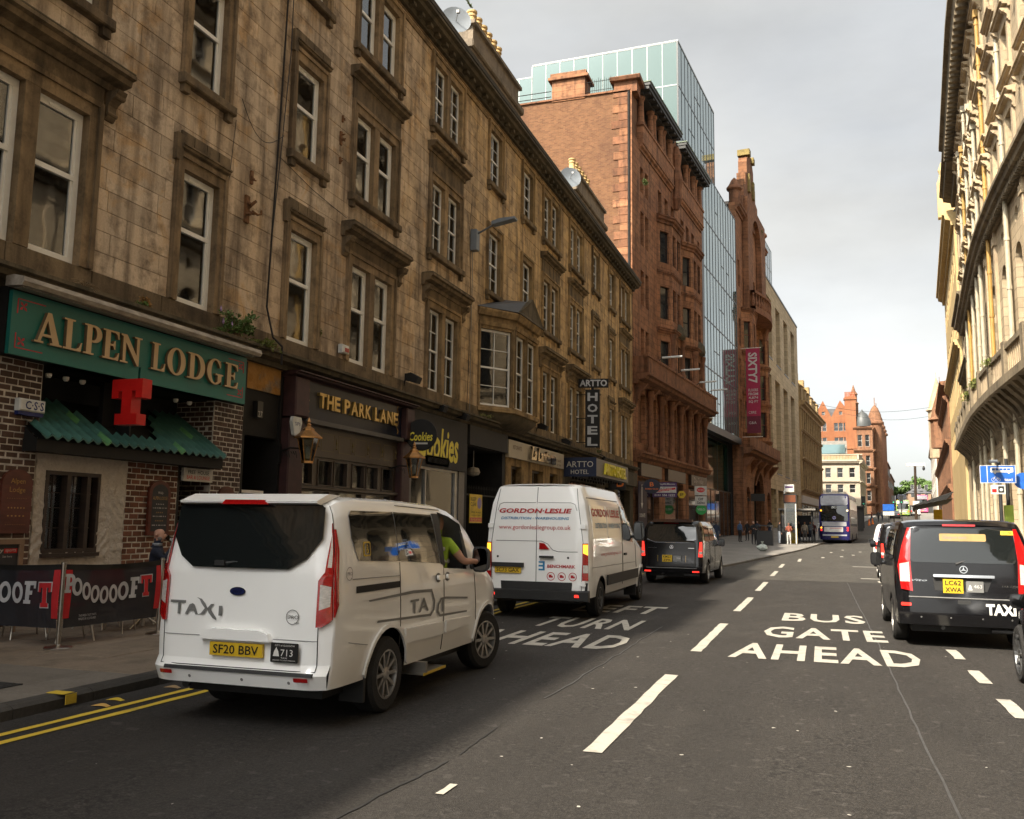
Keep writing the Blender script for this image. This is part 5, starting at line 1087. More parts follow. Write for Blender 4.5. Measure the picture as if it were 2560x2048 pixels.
# modern stone office
ms = thing('stone_office', 'modern pale sandstone office with tall recessed window slots', 'building', FB(75, 0, .5))
m_msand = stone_mat('pale_sandstone', (.47, .365, .225), (.51, .40, .25), None, (.26, .205, .14), .35, .08, course=.6)
ops = []
for k in range(4):
    s = 59.6 + k * 7.95; ops += [(s, s + 4.2, 23.6, 31.5), (s - 1.6, s + 3.0, 8.8, 21.3)]
gfo = [(58.6 + k * 8, 64.6 + k * 8, .9, 6.6) for k in range(4)]
facade(FB, ms, 57.8, 91.7, .1, 33.6, ops + gfo, m_msand, 0, 1.0)
for a, b, c, d in ops:
    o = MB(FB).box(a, b, -.95, -.9, c, d).build('window', m_fglass, ms)
    mb = MB(FB)
    for z in ([c + (d - c) * k / 2 for k in range(1, 2)] if d - c < 9 else [c + (d - c) * k / 3 for k in range(1, 3)]): mb.box(a, b, -.9, -.8, z - .2, z + .2)
    mb.box((a + b) / 2 - .06, (a + b) / 2 + .06, -.9, -.82, c, d); mb.build('mullion', m_mull, o); MB(FB).box(a - .05, b + .05, -.9, .06, c - .15, c).build('sill', m_mull, ms)
for a, b, c, d in gfo: MB(FB).box(a, b, -.95, -.9, c, d).build('shop_window', m_fglass, ms); MB(FB).box((a + b) / 2 - .1, (a + b) / 2 + .1, -.9, -.8, c, d).build('mullion', m_mull, ms)
solid(FB, ms, 58, 91.6, -12, -1.05, .1, 33.3, m_dark, 'inner_block'); MB(FB).box(57.8, 91.8, -1.2, .08, 33.6, 33.85).build('coping', m_mull, ms)
FU = Fr(*FB(62, -3.2, 0)[:2], 5.3, 1); curtain(FU, ms, 0, 26, [33, 37.5, 42, 45.5], 12, m_cglass2, m_mullw, .05); solid(FU, ms, .1, 25.9, -8, -.12, 33, 45.4, m_dark, 'upper_core')
# brown ornate Victorian block
vb = thing('ornate_block', 'weathered brown Victorian block with rows of pilasters and dormered roof', 'building', FB(106, 0, 1))
m_vb = stone_mat('brown_sandstone', (.36, .245, .115), (.40, .28, .14), None, (.085, .06, .037), .7, .15); ops = []
for z0, z1 in ((8.4, 12), (13.2, 16.6), (17.6, 20.2)): ops += [(92.8 + k * 2.9, 94.5 + k * 2.9, z0, z1) for k in range(11)]
facade(FB, vb, 91.8, 124.2, .5, 21.6, ops, m_vb, 0, .5); wins(FB, vb, ops, -.4, .1)
for z in (7.4, 12.3, 16.8): band(FB, vb, 91.8, 124.4, z, z + .6, .6, m_vb)
band(FB, vb, 91.6, 124.6, 20.8, 21.9, 1.2, m_vb)
for k in range(12): solid(FB, vb, 92.0 + k * 2.9, 92.5 + k * 2.9, 0, .3, 8, 20.8, m_vb, 'pilaster')
mb = MB(FB); mb.prism([(-.3, 21.9), (-2.6, 25.4), (-8, 25.4), (-10, 21.9)], 91.8, 124); mb.build('mansard_roof', M('blue_slate', (.10, .10, .105), .7, .25, 2), vb)
for k in range(6): MB(FB).box(94 + k * 5, 96 + k * 5, -2, .2, 21.9, 24.6).prism([(-2.4, 24.5), (.4, 24.5), (-1, 25.6)], 93.8 + k * 5, 96.2 + k * 5).build('dormer', m_vb, vb)
for k in range(4): MB(FB).box(92.2 + k * 9, 93.6 + k * 9, -2.6, -1.2, 22, 28.0).build('chimney_stack', m_vb, vb)
solid(FB, vb, 91.9, 124, -10, -.55, .4, 21.8, m_dark, 'inner_block'); wins(FB, vb, [(92.4 + k * 4, 95.6 + k * 4, 1.6, 5.4) for k in range(8)], .05, .1, m_brn, False); MB(FB).box(92, 124, .0, .3, 5.6, 6.8).build('shop_fascia', M('shop_cream', (.4, .35, .3), .6), vb)
# cream corner building beyond the cross street
cb_ = thing('cream_corner_building', 'low cream corner building with balustrade beyond the cross street', 'building', (4, 196, 3.5))
m_crs = stone_mat('cream_ashlar', (.42, .36, .27), (.46, .40, .31), None, (.33, .27, .2), .3, .06)
FC = Fr(7.5, 196, 90, 1); FCs = Fr(7.5, 196, 5.3, 1); ops = []
for z0, z1 in ((12.0, 14.0), (8.9, 10.6), (4.8, 7.0)): ops += [(-11.2 + k * 2.3, -10.1 + k * 2.3, z0, z1) for k in range(5)]
facade(FC, cb_, -12, -.02, 2.5, 15.6, ops, m_crs); wins(FC, cb_, ops, -.25, .1, cross=True)
ops2 = [(2 + k * 2.6, 3.2 + k * 2.6, z0, z1) for z0, z1 in ((12.0, 14.0), (8.9, 10.6), (4.8, 7.0)) for k in range(8)]
facade(FCs, cb_, 0, 23, 2.5, 15.6, ops2, m_crs); wins(FCs, cb_, ops2, -.25, .1)
for f_, n_ in ((FC, (-12, .6)), (FCs, (-.6, 23))): band(f_, cb_, *n_, 14.7, 15.5, .7, m_crs); band(f_, cb_, *n_, 10.9, 11.3, .35, m_crs); solid(f_, cb_, n_[0], n_[1] - .7, -.4, -.05, 15.6, 16.6, m_crs, 'parapet'); solid(f_, cb_, n_[0], n_[1], -.5, .05, 16.6, 16.8, m_crs, 'parapet_rail')
mb = MB(FC)
for k in range(40): mb.box(-11.7 + k * .29, -11.55 + k * .29, -.05, .01, 15.75, 16.5)
mb.build('balusters', m_vb, cb_, kind='stuff'); solid(FC, cb_, -12, -.3, -12, -.5, 2.5, 15.5, m_dark, 'inner_block')
MB(FC).prism([(-2.5, 15.6), (-2.5, 17.2), (-4, 19.9), (-10, 19.9), (-11, 15.6)], -12, -2.2).build('attic_storey', MATS['grey_slate_roof'], cb_); MB(FC).box(-12, -2.6, -2.5, -2.4, 17.1, 19.0).build('attic_glazing', m_cglass, cb_)
# red brick gabled building behind it
rg = thing('red_gabled_building', 'red brick building with twin gables and tall chimney behind the cream corner', 'building', (8, 222, 4.5))
m_rbk = stone_mat('bright_red_brick', (.27, .105, .048), (.31, .13, .062), None, (.15, .062, .036), .5, .08); m_rst = stone_mat('pink_sandstone', (.22, .108, .06), (.26, .135, .076), None, (.07, .04, .028), .8, .12)
FH = Fr(11.5, 222, 90, 1); FHs = Fr(11.5, 222, 5.3, 1)
put('gabled_wall', poly_geo([[(-14, 3), (-4.2, 3), (-4.2, 27.6), (-6.8, 31.4), (-8.8, 27.5), (-10.6, 31.4), (-12.2, 28.5), (-14, 27.5)]] + [[(a, z0), (a + .9, z0), (a + .9, z1), (a, z1)] for z0, z1 in ((24.2, 26.1), (20.6, 22.7)) for a in (-8.25, -7.2, -6.15, -11.9, -10.85)] + [[(-7.1, 28), (-6.4, 28), (-6.4, 28.8), (-7.1, 28.8)], [(-10.9, 28), (-10.2, 28), (-10.2, 28.8), (-10.9, 28.8)]], .2), lambda u, v, d: FH(u, d - .2, v), m_rbk, rg)
for z0, z1 in ((24.2, 26.1), (20.6, 22.7)):
    for a in (-8.25, -7.2, -6.15, -11.9, -10.85): wins(FH, rg, [(a, a + .9, z0, z1)], -.15, .06)
for a in (-7.1, -10.9): wins(FH, rg, [(a, a + .7, 28, 28.8)], -.15, .06)
solid(FH, rg, -14, -4.3, -20, -.5, 3, 27.4, m_dark, 'inner_block'); MB(FH).prism([(-1, 27.4), (-10, 30.2), (-19, 27.4)], -14, -3).build('roof', MATS['grey_slate_roof'], rg)
mb = MB(FH); mb.box(-5.8, -3.4, -1.6, .2, 20, 32.2).box(-6.0, -3.2, -1.8, .4, 31.5, 31.9); ck = mb.build('chimney_stack', m_rbk, rg)
for k in range(7): MB(FH).lathe([(.14, 32.2), (.13, 33.3), (.17, 33.4)], (-5.6 + k * .33, -.7, 0), 8).build('chimney_pot', M('red_clay_pot', (.36, .12, .06), .8), ck)
ops = [(-3.2 + k * 1.6, -2.3 + k * 1.6, z0, z1) for z0, z1 in ((20.5, 23.2), (16, 18.4), (12, 14.4), (8, 10.4)) for k in range(2)]
facade(FH, rg, -4.2, 0, 3, 25.2, ops, m_rst, .1, .4, 'corner_wall'); wins(FH, rg, ops, -.15, .08)
rws = ((20.5, 23.2), (16, 18.4), (12, 14.4), (8, 10.4)); ops = [(1.2 + k * 2.6, 2.4 + k * 2.6, z0, z1) for z0, z1 in rws for k in range(16)]
facade(FHs, rg, 0, 44, 3, 25.4, ops, m_rst); wins(FHs, rg, ops, -.25, .08)
for z in (24.4, 19.2, 15, 11, 7): band(FHs, rg, -.5, 44, z, z + .6, .6, m_rst); band(FH, rg, -4.2, .5, z, z + .6, .5, m_rst, base=.1)
for s in (9, 19, 29, 39):
    A = FHs(s, .3, 0); mb = MB(); mb.lathe([(1.6, 5), (1.6, 26.4), (2.0, 26.6), (2.0, 27), (1.5, 27.5), (1.4, 28.8), (.8, 30.3), (.1, 31.2), (.08, 33)], (A[0], A[1], 0), 10); mb.build('turret', m_rst, rg, smooth=RAD(40))
MB(FH).lathe([(1.9, 25.2), (1.9, 25.8), (1.75, 26.8), (1.1, 28.2), (.2, 28.9), (.1, 29.3)], (-2, -1.5, 0), 14).build('lead_dome', M('lead_grey', (.07, .075, .075), .5), rg, smooth=RAD(50))
MB(FHs).lathe([(1.0, 25), (1.0, 30.8), (1.2, 31), (.8, 31.4), (.8, 33), (1.0, 33.2), (.5, 34), (.05, 35.5)], (3.5, -4, 0), 10).build('cupola', m_rst, rg, smooth=RAD(40)); solid(FHs, rg, .3, 43.8, -18, -.5, 3, 25.3, m_dark, 'inner_block')
MB(FHs).prism([(-.5, 25.3), (-5, 29.6), (-12, 29.6), (-14, 25.3)], .5, 43).build('roof', MATS['blue_slate'], rg)
# small blocks farther up the left side
def simple_block(label, fr, s0, s1, zt, mat, rows, step=2.8, dep=14, name='far_building', group='distant buildings up the hill'):
    b = thing(name, label, 'building', fr((s0 + s1) / 2, 0, g(fr(s0, 0, 0)[1])), group); zb = g(fr(s0, 0, 0)[1]) - 1
    solid(fr, b, s0, s1, -dep, 0, zb, zt, mat, 'wall'); n = int((s1 - s0) / step)
    wins(fr, b, [(s0 + .6 + k * step, s0 + .6 + k * step + step * .45, z0, z1) for z0, z1 in rows for k in range(n)], .06, .08)
    solid(fr, b, s0 - .2, s1 + .2, -dep, .35, zt - .7, zt - .2, mat, 'cornice'); return b
FHL = Fr(11.5 + 44 * math.sin(RAD(5.3)), 222 + 44 * math.cos(RAD(5.3)), 5.3, 1)
simple_block('tan stone block behind the red gabled building', FHL, 2, 30, 20, m_msand, ((15.5, 18), (12, 14)))
simple_block('white rendered block farther up the left side', FHL, 31, 55, 17.5, M('white_render', (.55, .55, .54), .8), ((13, 15.5),))
simple_block('tall red brick block with flat roof up the hill', FHL, 56, 90, 24, m_rst, ((20, 22), (16, 18)))
simple_block('small brown turreted block near the hilltop', FHL, 92, 150, 22, m_rst, ((17, 19),))
# ---------------------------------------------------------------- right side
class CFr:
    flip = False; key = ('right',)
    def __call__(f, s, o, z):
        a = 0 if s < 40 else min(5.3, (s - 40) / 16 * 5.3); a = RAD(a); return (rfx(s) - math.cos(a) * o, s + math.sin(a) * o, z)
FRR = CFr()
hs = thing('station_hotel', 'sunlit ornate sandstone hotel with balcony, hooded windows and pipes along the right side', 'building', (8.2, 50, 0))
m_hot = stone_mat('hotel_sandstone', (.44, .345, .225), (.48, .375, .24), None, (.20, .155, .105), .5, .14, course=.45); m_hotd = stone_mat('hotel_dark_stone', (.17, .135, .09), (.22, .175, .115), None, (.04, .034, .026), .7, .15); m_hotm = stone_mat('hotel_dressed', (.40, .315, .21), (.45, .35, .22), None, (.17, .13, .09), .6, .15)
BW = 3.7; BS = [-19 + BW * k for k in range(26)]; S_HE = BS[-1]
fl = [(17.3, 19.8), (21.5, 23.7), (26.2, 28.4)]
for s in BS[:-1]:
    c = s + BW / 2; near = s > 35
    put('arcade_bay', poly_geo([[(s, 0), (s + BW, 0), (s + BW, 7.2), (s, 7.2)], arch(c, 2.3, .3, 4.75, 10)], .25), lambda u, v, d: FRR(u, d - .25, max(0, v)), m_hot, hs)
    put('upper_arcade_bay', poly_geo([[(s, 7.2), (s + BW, 7.2), (s + BW, 16.1), (s, 16.1)], arch(c, 1.5, 9.5, 13.2, 10), ell(c, 15.2, .35, .35, 14)], .25), lambda u, v, d: FRR(u, d - .25, v), m_hot, hs)
    ops = [(c - .65, c + .65, z0, z1) for z0, z1 in fl]
    wall_cells(FRR, s, s + BW, 16.1, 29.6, ops, -.5, 0, 'wall', m_hot, hs)
    wins(FRR, hs, ops, -.42, .08); solid(FRR, hs, c - 1.2, c + 1.2, -.45, -.4, .3, 5.9, m_fglass, 'arch_pane'); solid(FRR, hs, c - .8, c + .8, -.45, -.4, 9.5, 14, m_fglass, 'arch_pane')
    MB(FRR).box(c - 1.15, c + 1.15, -.40, -.36, 3.2, 3.5).box(c - .05, c + .05, -.4, -.35, .3, 5.6).build('transom', m_oak, hs)
    if s > 28:
        for z0, z1 in fl:
            mb = MB(FRR); mb.box(c - 1.0, c - .68, 0, .12, z0, z1 + .3).box(c + .68, c + 1.0, 0, .12, z0, z1 + .3).box(c - 1.0, c + 1.0, 0, .10, z1, z1 + .3); mb.build('window_surround', m_hotm, hs)
            mb = MB(FRR); corn(mb, c - 1.3, c + 1.3, z1 + .3, z1 + .62, .42); mb.build('window_hood', m_hotm, hs); mb = MB(FRR); corn(mb, c - 1.2, c + 1.2, z0 - .3, z0, .3); mb.build('window_sill', m_hotm, hs)
            for q in (c - 1.15, c + .95): console(q, z1 + .3, hs, FRR, .2, .6, .4, m_hotm)
        mb = MB(FRR); mb.box(s - .2, s + .2, 0, .14, 9.3, 16.1).box(s - .26, s + .26, 0, .2, 15.4, 15.8); mb.build('pilaster', m_hotm, hs)
        for q in (s + .25, s + BW / 2 - .3, s + BW - .9): console(q, 7.6, hs, FRR, .6, 1.5, 1.0, m_hotd)
        mb = MB(FRR)
        for k in range(10): mb.box(s + .1 + k * .37, s + .26 + k * .37, .85, 1.0, 8.05, 8.95)
        mb.build('balusters', m_hotm, hs, kind='stuff')
    mb = MB(FRR); mb.box(s, s + BW, 0, 1.15, 7.6, 7.95).box(s, s + BW, .8, 1.1, 8.95, 9.15).box(s - .25, s + .25, .75, 1.15, 7.95, 9.3); mb.build('balcony', m_hotd, hs)
    mb = MB(FRR); corn(mb, s, s + BW, 16.1, 16.95, .75)
    if s > 28:
        for k in range(11): mb.box(s + .05 + k * .336, s + .22 + k * .336, .2, .42, 16.15, 16.42)
    mb.build('string_course', m_hotd, hs)
    mb = MB(FRR); corn(mb, s, s + BW, 29.6, 31.2, 1.25)
    if s > 28:
        for k in range(5): mb.box(s + .1 + k * .74, s + .45 + k * .74, .3, .95, 29.75, 30.15)
    mb.build('main_cornice', m_hotd, hs)
for k in range(12):
    a, b = -19 + k * 7.71, -19 + (k + 1) * 7.71; solid(FRR, hs, a, b, -12, -.6, 0, 31.0, m_dark, 'inner_block')
m_pc = M('cream_pipe', (.40, .35, .25), .6, .15, 3); m_py = M('ochre_pipe', (.36, .21, .05), .6, .2, 3)
for s, m_, z0, z1 in ((43.3, m_pc, 9.2, 24.2), (43.6, m_pc, .3, 7.4), (48.9, m_py, 9.2, 28.0), (53.3, m_pc, 8, 23.8), (56.2, m_pc, .3, 26.2), (60.5, m_pc, 9, 28), (64.6, m_py, 9, 27), (68, m_pc, .3, 28), (51.5, m_pc, .3, 7.2), (46.8, m_pc, .3, 7.2), (60, m_pc, .3, 7.2)):
    p = MB(FRR).tube((s, .2, z0), (s, .2, z1), .10, .10, 8); z = z0 + .8
    while z < z1: p.tube((s, .2, z), (s, .2, z + .14), .125, .125, 8); z += 2.2
    p.box(s - .18, s + .18, .05, .35, z1, z1 + .4); p.build('downpipe', m_, hs)
# weeds on the balcony, second block, ochre block, red turreted block
b2 = thing('pillared_block', 'tall sandstone block with high dormer and overhanging eaves beyond the hotel', 'building', (rfx(80), 80, .4))
ops = [(76.5 + k * 3.2, 78 + k * 3.2, z0, z1) for z0, z1 in ((10, 13), (15, 18), (20, 23), (25, 28)) for k in range(3)]
wall_cells(FRR, S_HE + .1, 86, .2, 31, ops, -.9, -.3, 'wall', m_hotm, b2); wins(FRR, b2, ops, -.6, .1); solid(FRR, b2, S_HE + .1, 86, -10, -.95, .2, 31, m_dark, 'inner_block')
for z, o_ in ((8, .8), (13.9, .6), (18.8, .9)): band(FRR, b2, S_HE, 86, z, z + .9, o_ - .1, m_hotd, base=-.3)
band(FRR, b2, S_HE, 86.3, 30.4, 31.8, 1.25, m_hotd, base=-.3); MB(FRR).box(S_HE + .2, S_HE + 1.4, -.3, .05, .3, 30.4).build('corner_pier', m_hotm, b2)
mb = MB(FRR); mb.box(79.6, 83.4, -1.5, .4, 31.8, 36).box(80, 83, -1.3, .3, 36, 40).box(80.5, 82.5, -1, .2, 40, 42.6).box(79.4, 83.6, -1.6, .55, 35.8, 36.2).box(79.8, 83.2, -1.4, .45, 39.8, 40.2); mb.build('high_dormer', m_hotm, b2)
MB(FRR).prism([(-1, 31.8), (-5, 38), (-9, 31.8)], S_HE + 2, 85).build('roof', MATS['blue_slate'], b2)
b3 = thing('ochre_block', 'ochre sandstone block with gabled attic seen edge on at right', 'building', (rfx(100), 100, .8))
m_och = stone_mat('ochre_sandstone', (.50, .36, .17), (.54, .40, .20), None, (.24, .17, .09), .4, .1); ops = [(88 + k * 3.4, 89.6 + k * 3.4, z0, z1) for z0, z1 in ((9, 12), (14, 17), (19, 22), (25, 27)) for k in range(9)]
wall_cells(FRR, 86.2, 118, .3, 30, ops, -.9, -.1, 'wall', m_och, b3); wins(FRR, b3, ops, -.5, .1); solid(FRR, b3, 86.3, 118, -10, -.95, .2, 30, m_dark, 'inner_block')
band(FRR, b3, 86.2, 118.4, 28.8, 30.2, .9, m_och, base=-.1); band(FRR, b3, 86.2, 118.2, 17.6, 18.4, .5, m_och, base=-.1)
mb = MB(FRR); mb.box(104, 109, -2, .1, 30.2, 34).prism([(-2, 34), (.1, 34), (-.9, 37)], 103.8, 109.2).box(106, 107, -1, .5, 36, 40).lathe([(.5, 40), (.2, 41), (.35, 41.5), (0, 42.5)], (106.5, 0, 0), 8); mb.build('attic_gable', m_och, b3)
MB(FRR).prism([(0, 30.2), (-4, 35), (-9, 30.2)], 87, 117).build('roof', MATS['blue_slate'], b3)
b4 = thing('red_turreted_block', 'red sandstone block with pointed stone turret on the right', 'building', (rfx(160), 160, 3))
ops = [(120 + k * 3.6, 121.8 + k * 3.6, z0, z1) for z0, z1 in ((8, 11), (13, 16)) for k in range(20)]
wall_cells(FRR, 118.5, 196, 1, 19.4, ops, -.9, .1, 'wall', m_rst, b4); wins(FRR, b4, ops, -.3, .12); solid(FRR, b4, 118.6, 196, -10, -.95, 1, 19.4, m_dark, 'inner_block')
for z in (6.4, 11.8, 17): band(FRR, b4, 118.5, 196.3, z, z + .8, .5, m_rst, base=.1)
band(FRR, b4, 118.5, 196.4, 18.8, 19.6, .8, m_rst, base=.1)
for s, zt in ((150, 20), (171, 24)): MB(FRR).lathe([(1.5, 14), (1.5, zt - 2), (1.9, zt - 1.7), (1.4, zt - 1.2), (1.2, zt), (.6, zt + 2), (.05, zt + 4.2), (.04, zt + 5)], (s, .1, 0), 8).build('turret', m_rst if s < 160 else m_hotm, b4)
MB(FRR).prism([(.5, 19.4), (-4, 24), (-9, 19.4)], 119, 196).build('roof', M('pale_lead', (.2, .21, .22), .5), b4)
b5 = thing('pale_far_block', 'pale narrow block far up the right side', 'building', (rfx(225), 225, 5)); wall_cells(FRR, 200, 262, 4, 20.5, [], -8, .3, 'wall', M('pale_render', (.55, .5, .42), .8), b5); wins(FRR, b5, [(202 + k * 4, 204 + k * 4, z0, z0 + 2) for z0 in (10, 14) for k in range(15)], .36, .1)
band(FRR, b5, 200, 262, 20, 20.8, .6, MATS['pale_render'], base=.3)
aw = thing('glass_awning', 'dark glazed awning over the right pavement far along the street', 'awning', (rfx(88), 88, 3.6)); MB(FRR).add([(84, 1.0, 4.4), (104, 1.0, 4.4), (104, 4.2, 3.7), (84, 4.2, 3.7)], [(0, 1, 2, 3)]).box(84, 104, 4.1, 4.25, 3.55, 3.72).build('roof', m_black, aw)
for k in range(6): MB(FRR).tube((84 + k * 4, 1.0, 4.9), (84 + k * 4, 4.2, 3.72), .05).build('rib', m_black, aw)
# distant end of the street
for i, (x, y, w, h, c, lb) in enumerate(((31, 372, 8, 4.5, (.30, .2, .13), 'brown hilltop block left of the distant trees'), (39.5, 374, 9, 5.5, (.36, .3, .24), 'tan hilltop block below the distant trees'), (49, 372, 9, 6.5, (.4, .36, .3), 'grey hilltop block right of the distant trees'))):
    b = thing('hilltop_building', lb, 'building', (x, y, g(y)), 'distant buildings up the hill'); MB().box(x, x + w, y, y + 15, g(y) - 1, g(y) + h).build('wall', M('hill_stone_%d' % i, c, .9), b); MB().add([(x - .3, y - .3, g(y) + h), (x + w + .3, y - .3, g(y) + h), (x + w / 2, y + 7, g(y) + h + 3), (x - .3, y + 15, g(y) + h), (x + w + .3, y + 15, g(y) + h)], [(0, 1, 2), (1, 4, 2), (4, 3, 2), (3, 0, 2)]).build('roof', MATS['blue_slate'], b)
    wins(Fr(x, y - .02, 90, 1), b, [(1 + k * 2.4, 2.2 + k * 2.4, g(y) + z, g(y) + z + 1.6) for z in (3, 6) for k in range(int(w / 2.4))], .05, .08)
# ---------------------------------------------------------------- vehicles
def paint(name, col, rough=.28, coat=1.0, metal=0.0, dirt=.05):
    t = NT(name); n = t.noise(1.3, 5, .65); z = t.noise(7, 4, .7)
    c = t.mix(t.math('MULTIPLY', t.ramp(n, .45, .8), dirt), col, (.16, .13, .10)); t.set(c, t.ramp(z, .3, .8, (rough * .8,) * 3, (rough * 1.3,) * 3), metal, .5, coat); return t.m
m_wpaint = NT('white_car_paint'); m_wpaint.set(m_wpaint.ramp(m_wpaint.noise(2, 3), .3, .7, (.875, .875, .86), (.905, .905, .89)), .25, 0, .5, .8); m_wpaint = m_wpaint.m; m_bpaint = paint('black_car_paint', (.006, .006, .007), .12, .15, 0, .02); m_dpaint = paint('dark_metallic_paint', (.012, .012, .014), .22, 1, .3, .05)
m_trim = M('black_trim', (.016, .016, .016), .6, .25, 8); m_tyre = M('tyre_rubber', (.014, .013, .012), .85, .3, 12, bump=.3)
m_alloy = M('alloy_wheel', (.42, .40, .37), .35, .25, 6, metal=.85); m_steel = M('steel_wheel', (.10, .10, .10), .5, .3, 6, metal=.5)
m_chrome = M('chrome', (.75, .75, .75), .1, .05, 3, metal=1)
t = NT('vehicle_glass'); t.set((.010, .012, .012), .02, 0, .9); t.bump(t.noise(1.6, 2, .4), .10, .03); t.b.inputs['Coat Weight'].default_value = .3; m_vglass = t.m
def lens(name, col, e=0):
    t = NT(name); f = t.noise(30, 2, .5, (1, 1, 3)); t.set(t.ramp(f, .3, .7, tuple(c * .7 for c in col), col), .15, 0, .7, 1)
    if e: t.b.inputs['Emission Color'].default_value = (*col, 1); t.b.inputs['Emission Strength'].default_value = e
    return t.m
m_lred = lens('red_lens', (.42, .008, .008)); m_lclr = lens('clear_lens', (.62, .58, .54)); m_lamb = lens('amber_lens', (.8, .35, .03), 1.0); m_lredlit = lens('lit_red_lens', (.8, .03, .02), .8); m_lwh = lens('warm_lens', (.9, .7, .4), 1.0)
m_plate = M('yellow_plate', (.62, .40, .02), .4, .06, 3); m_decal = M('grey_decal', (.16, .16, .155), .5); m_wdecal = M('white_decal', (.62, .61, .58), .5)
def pw(tab, u):
    if u <= tab[0][0]: return tab[0][1]
    for (a, za), (b, zb) in zip(tab, tab[1:]):
        if u <= b: return za + (zb - za) * (u - a) / (b - a)
    return tab[-1][1]
def subdiv(geo, n):
    if not n: return geo
    bm = bmesh.new(); vs = [bm.verts.new(v) for v in geo[0]]
    for f in geo[1]:
        try: bm.faces.new([vs[i] for i in f])
        except ValueError: pass
    bmesh.ops.triangulate(bm, faces=bm.faces); bmesh.ops.subdivide_edges(bm, edges=bm.edges, cuts=n, use_grid_fill=True)
    bm.verts.index_update(); out = ([tuple(v.co) for v in bm.verts], [tuple(v.index for v in f.verts) for f in bm.faces]); bm.free(); return out
class Van:
    """lofted vehicle body in local coordinates: x right, y forward from the rear, z up"""
    def __init__(s, root, L, hw, roof, belt, sill, arches, ar, prof, rake, mat, bulge=.05, front_taper=1.1, cut=None, wt=None, crown=.02):
        s.root, s.L, s.hw, s.roof, s.belt, s.sill, s.arches, s.ar, s.prof, s.rake, s.bulge, s.ft = root, L, hw, roof, belt, sill, arches, ar, prof, rake, bulge, front_taper
        us = {0, .04, .1, .2, .35, .6, L, L - .05, L - .15, L - .35} | {p[0] for p in roof} | {p[0] for p in belt}
        for a in arches:
            for i in range(15): us.add(a + ar * math.cos(math.pi * i / 14))
        s.us = sorted(u for u in us if 0 <= u <= L)
        secs = []
        for u in s.us:
            rz, bz = s.rz(u), s.bz(u); zs = [s.zb(u)]; lo = s.zb(u)
            for k in (.2, .45, .7, .9): zs.append(lerp(lo, bz, k))
            zs += [bz] + [lerp(bz, rz, k) for k in (.35, .7, .88, .96, .99)]
            sec = [(s.w(u, z), s.yy(u, z), z) for z in zs]
            w = sec[-1][0]; y = s.yy(u, rz)
            sec[-1] = (w * .96, sec[-1][1], sec[-1][2]); sec += [(w * .82, y, rz + .004), (w * .45, y, rz + crown * .7), (0, y, rz + crown)]
            secs.append(sec)
        n = len(secs[0]); mb = MB(); vs = []
        for sec in secs: vs += [(-x, y, z) for x, y, z in sec] + [(x, y, z) for x, y, z in reversed(sec[:-1])]
        m_ = 2 * n - 1; fs = []
        for j in range(len(secs) - 1):
            um = (s.us[j] + s.us[j + 1]) / 2
            for i in range(m_ - 1):
                r = i if i < n - 1 else m_ - 2 - i
                if cut and i >= n - 1 and cut(um, r): continue
                fs.append((j * m_ + i, j * m_ + i + 1, (j + 1) * m_ + i + 1, (j + 1) * m_ + i))
        mb.add(vs, fs); k = (len(secs) - 1) * m_; mb.add([vs[k + i] for i in range(m_)], [tuple(range(m_))])
        # rear skin
        NC = 30; rv = []; zs = sorted({round(p[2], 4) for p in secs[0][:-3]} | {round(q[0], 4) for q in rake if secs[0][0][2] < q[0] < s.rz(0)} | {round(lerp(secs[0][0][2], s.rz(0) - .03, i / 30), 4) for i in range(31)})
        for z in zs + [s.rz(0) + crown * .5]:
            for c in range(NC + 1): rv.append(s.rear(lerp(-1, 1, c / NC), min(z, s.rz(0)), top=z > s.rz(0) - .001))
        mb.add(rv, [(j * (NC + 1) + c, j * (NC + 1) + c + 1, (j + 1) * (NC + 1) + c + 1, (j + 1) * (NC + 1) + c) for j in range(len(zs)) for c in range(NC)])
        me = mb.mesh('body', mat); smooth_angle(me, RAD(38)); s.body = link('body', me, root)
        mb = MB(); a = -hw * .93; mb.box(a, -a, .12, L - .3, sill + .02, sill + .06); mb.box(-hw * .75, hw * .75, .25, L - .5, sill - .12, sill + .03); mb.build('underbody', m_trim, root)
        for c in arches: MB().box(a, -a, max(.1, c - ar), c + ar, sill + .02, sill + .05).build('wheel_well', m_trim, root)
    def rz(s, u): return pw(s.roof, u)
    def bz(s, u): return min(pw(s.belt, u), s.rz(u) - .12)
    def zb(s, u):
        z = s.sill + (.08 * max(0, (u - s.L + .5) / .5) if u > s.L - .5 else 0)
        for a in s.arches:
            d = abs(u - a)
            if d < s.ar: z = max(z, .34 + math.sqrt(max(0, s.ar ** 2 - d ** 2)))
        return z
    def plan(s, u):
        k = 1.0
        if u < .3: k -= .035 * (1 - u / .3) ** 2
        f = u - (s.L - s.ft)
        if f > 0: k -= .28 * (f / s.ft) ** 2.2
        return k
    def w(s, u, z):
        b = s.bz(u); r = s.rz(u)
        if z <= b: k = pw(s.prof[0], z)
        else: t_ = min(1, (z - b) / max(.01, r - b)); k = pw(s.prof[1], t_)
        return s.hw * k * s.plan(u)
    def yr(s, z):
        return pw(s.rake, z)
    def yy(s, u, z): return u + s.yr(z) * max(0, 1 - u / .9)
    def rear(s, f, z, top=False, off=0):
        k = max(0, (abs(f) - .78) / .22) ** 2; w = s.w(0, z)
        if top: w *= .8
        return (f * w, s.yr(z) - s.bulge * (1 - k) + (.05 if top else 0) - off, z)
    def rp(s, x, z, off=.006): f = max(-1, min(1, x / s.w(0, z))); return s.rear(f, z, off=off)
    def sp(s, u, z, off=.006, sg=1): return (sg * (s.w(u, z) + off), s.yy(u, z), z)
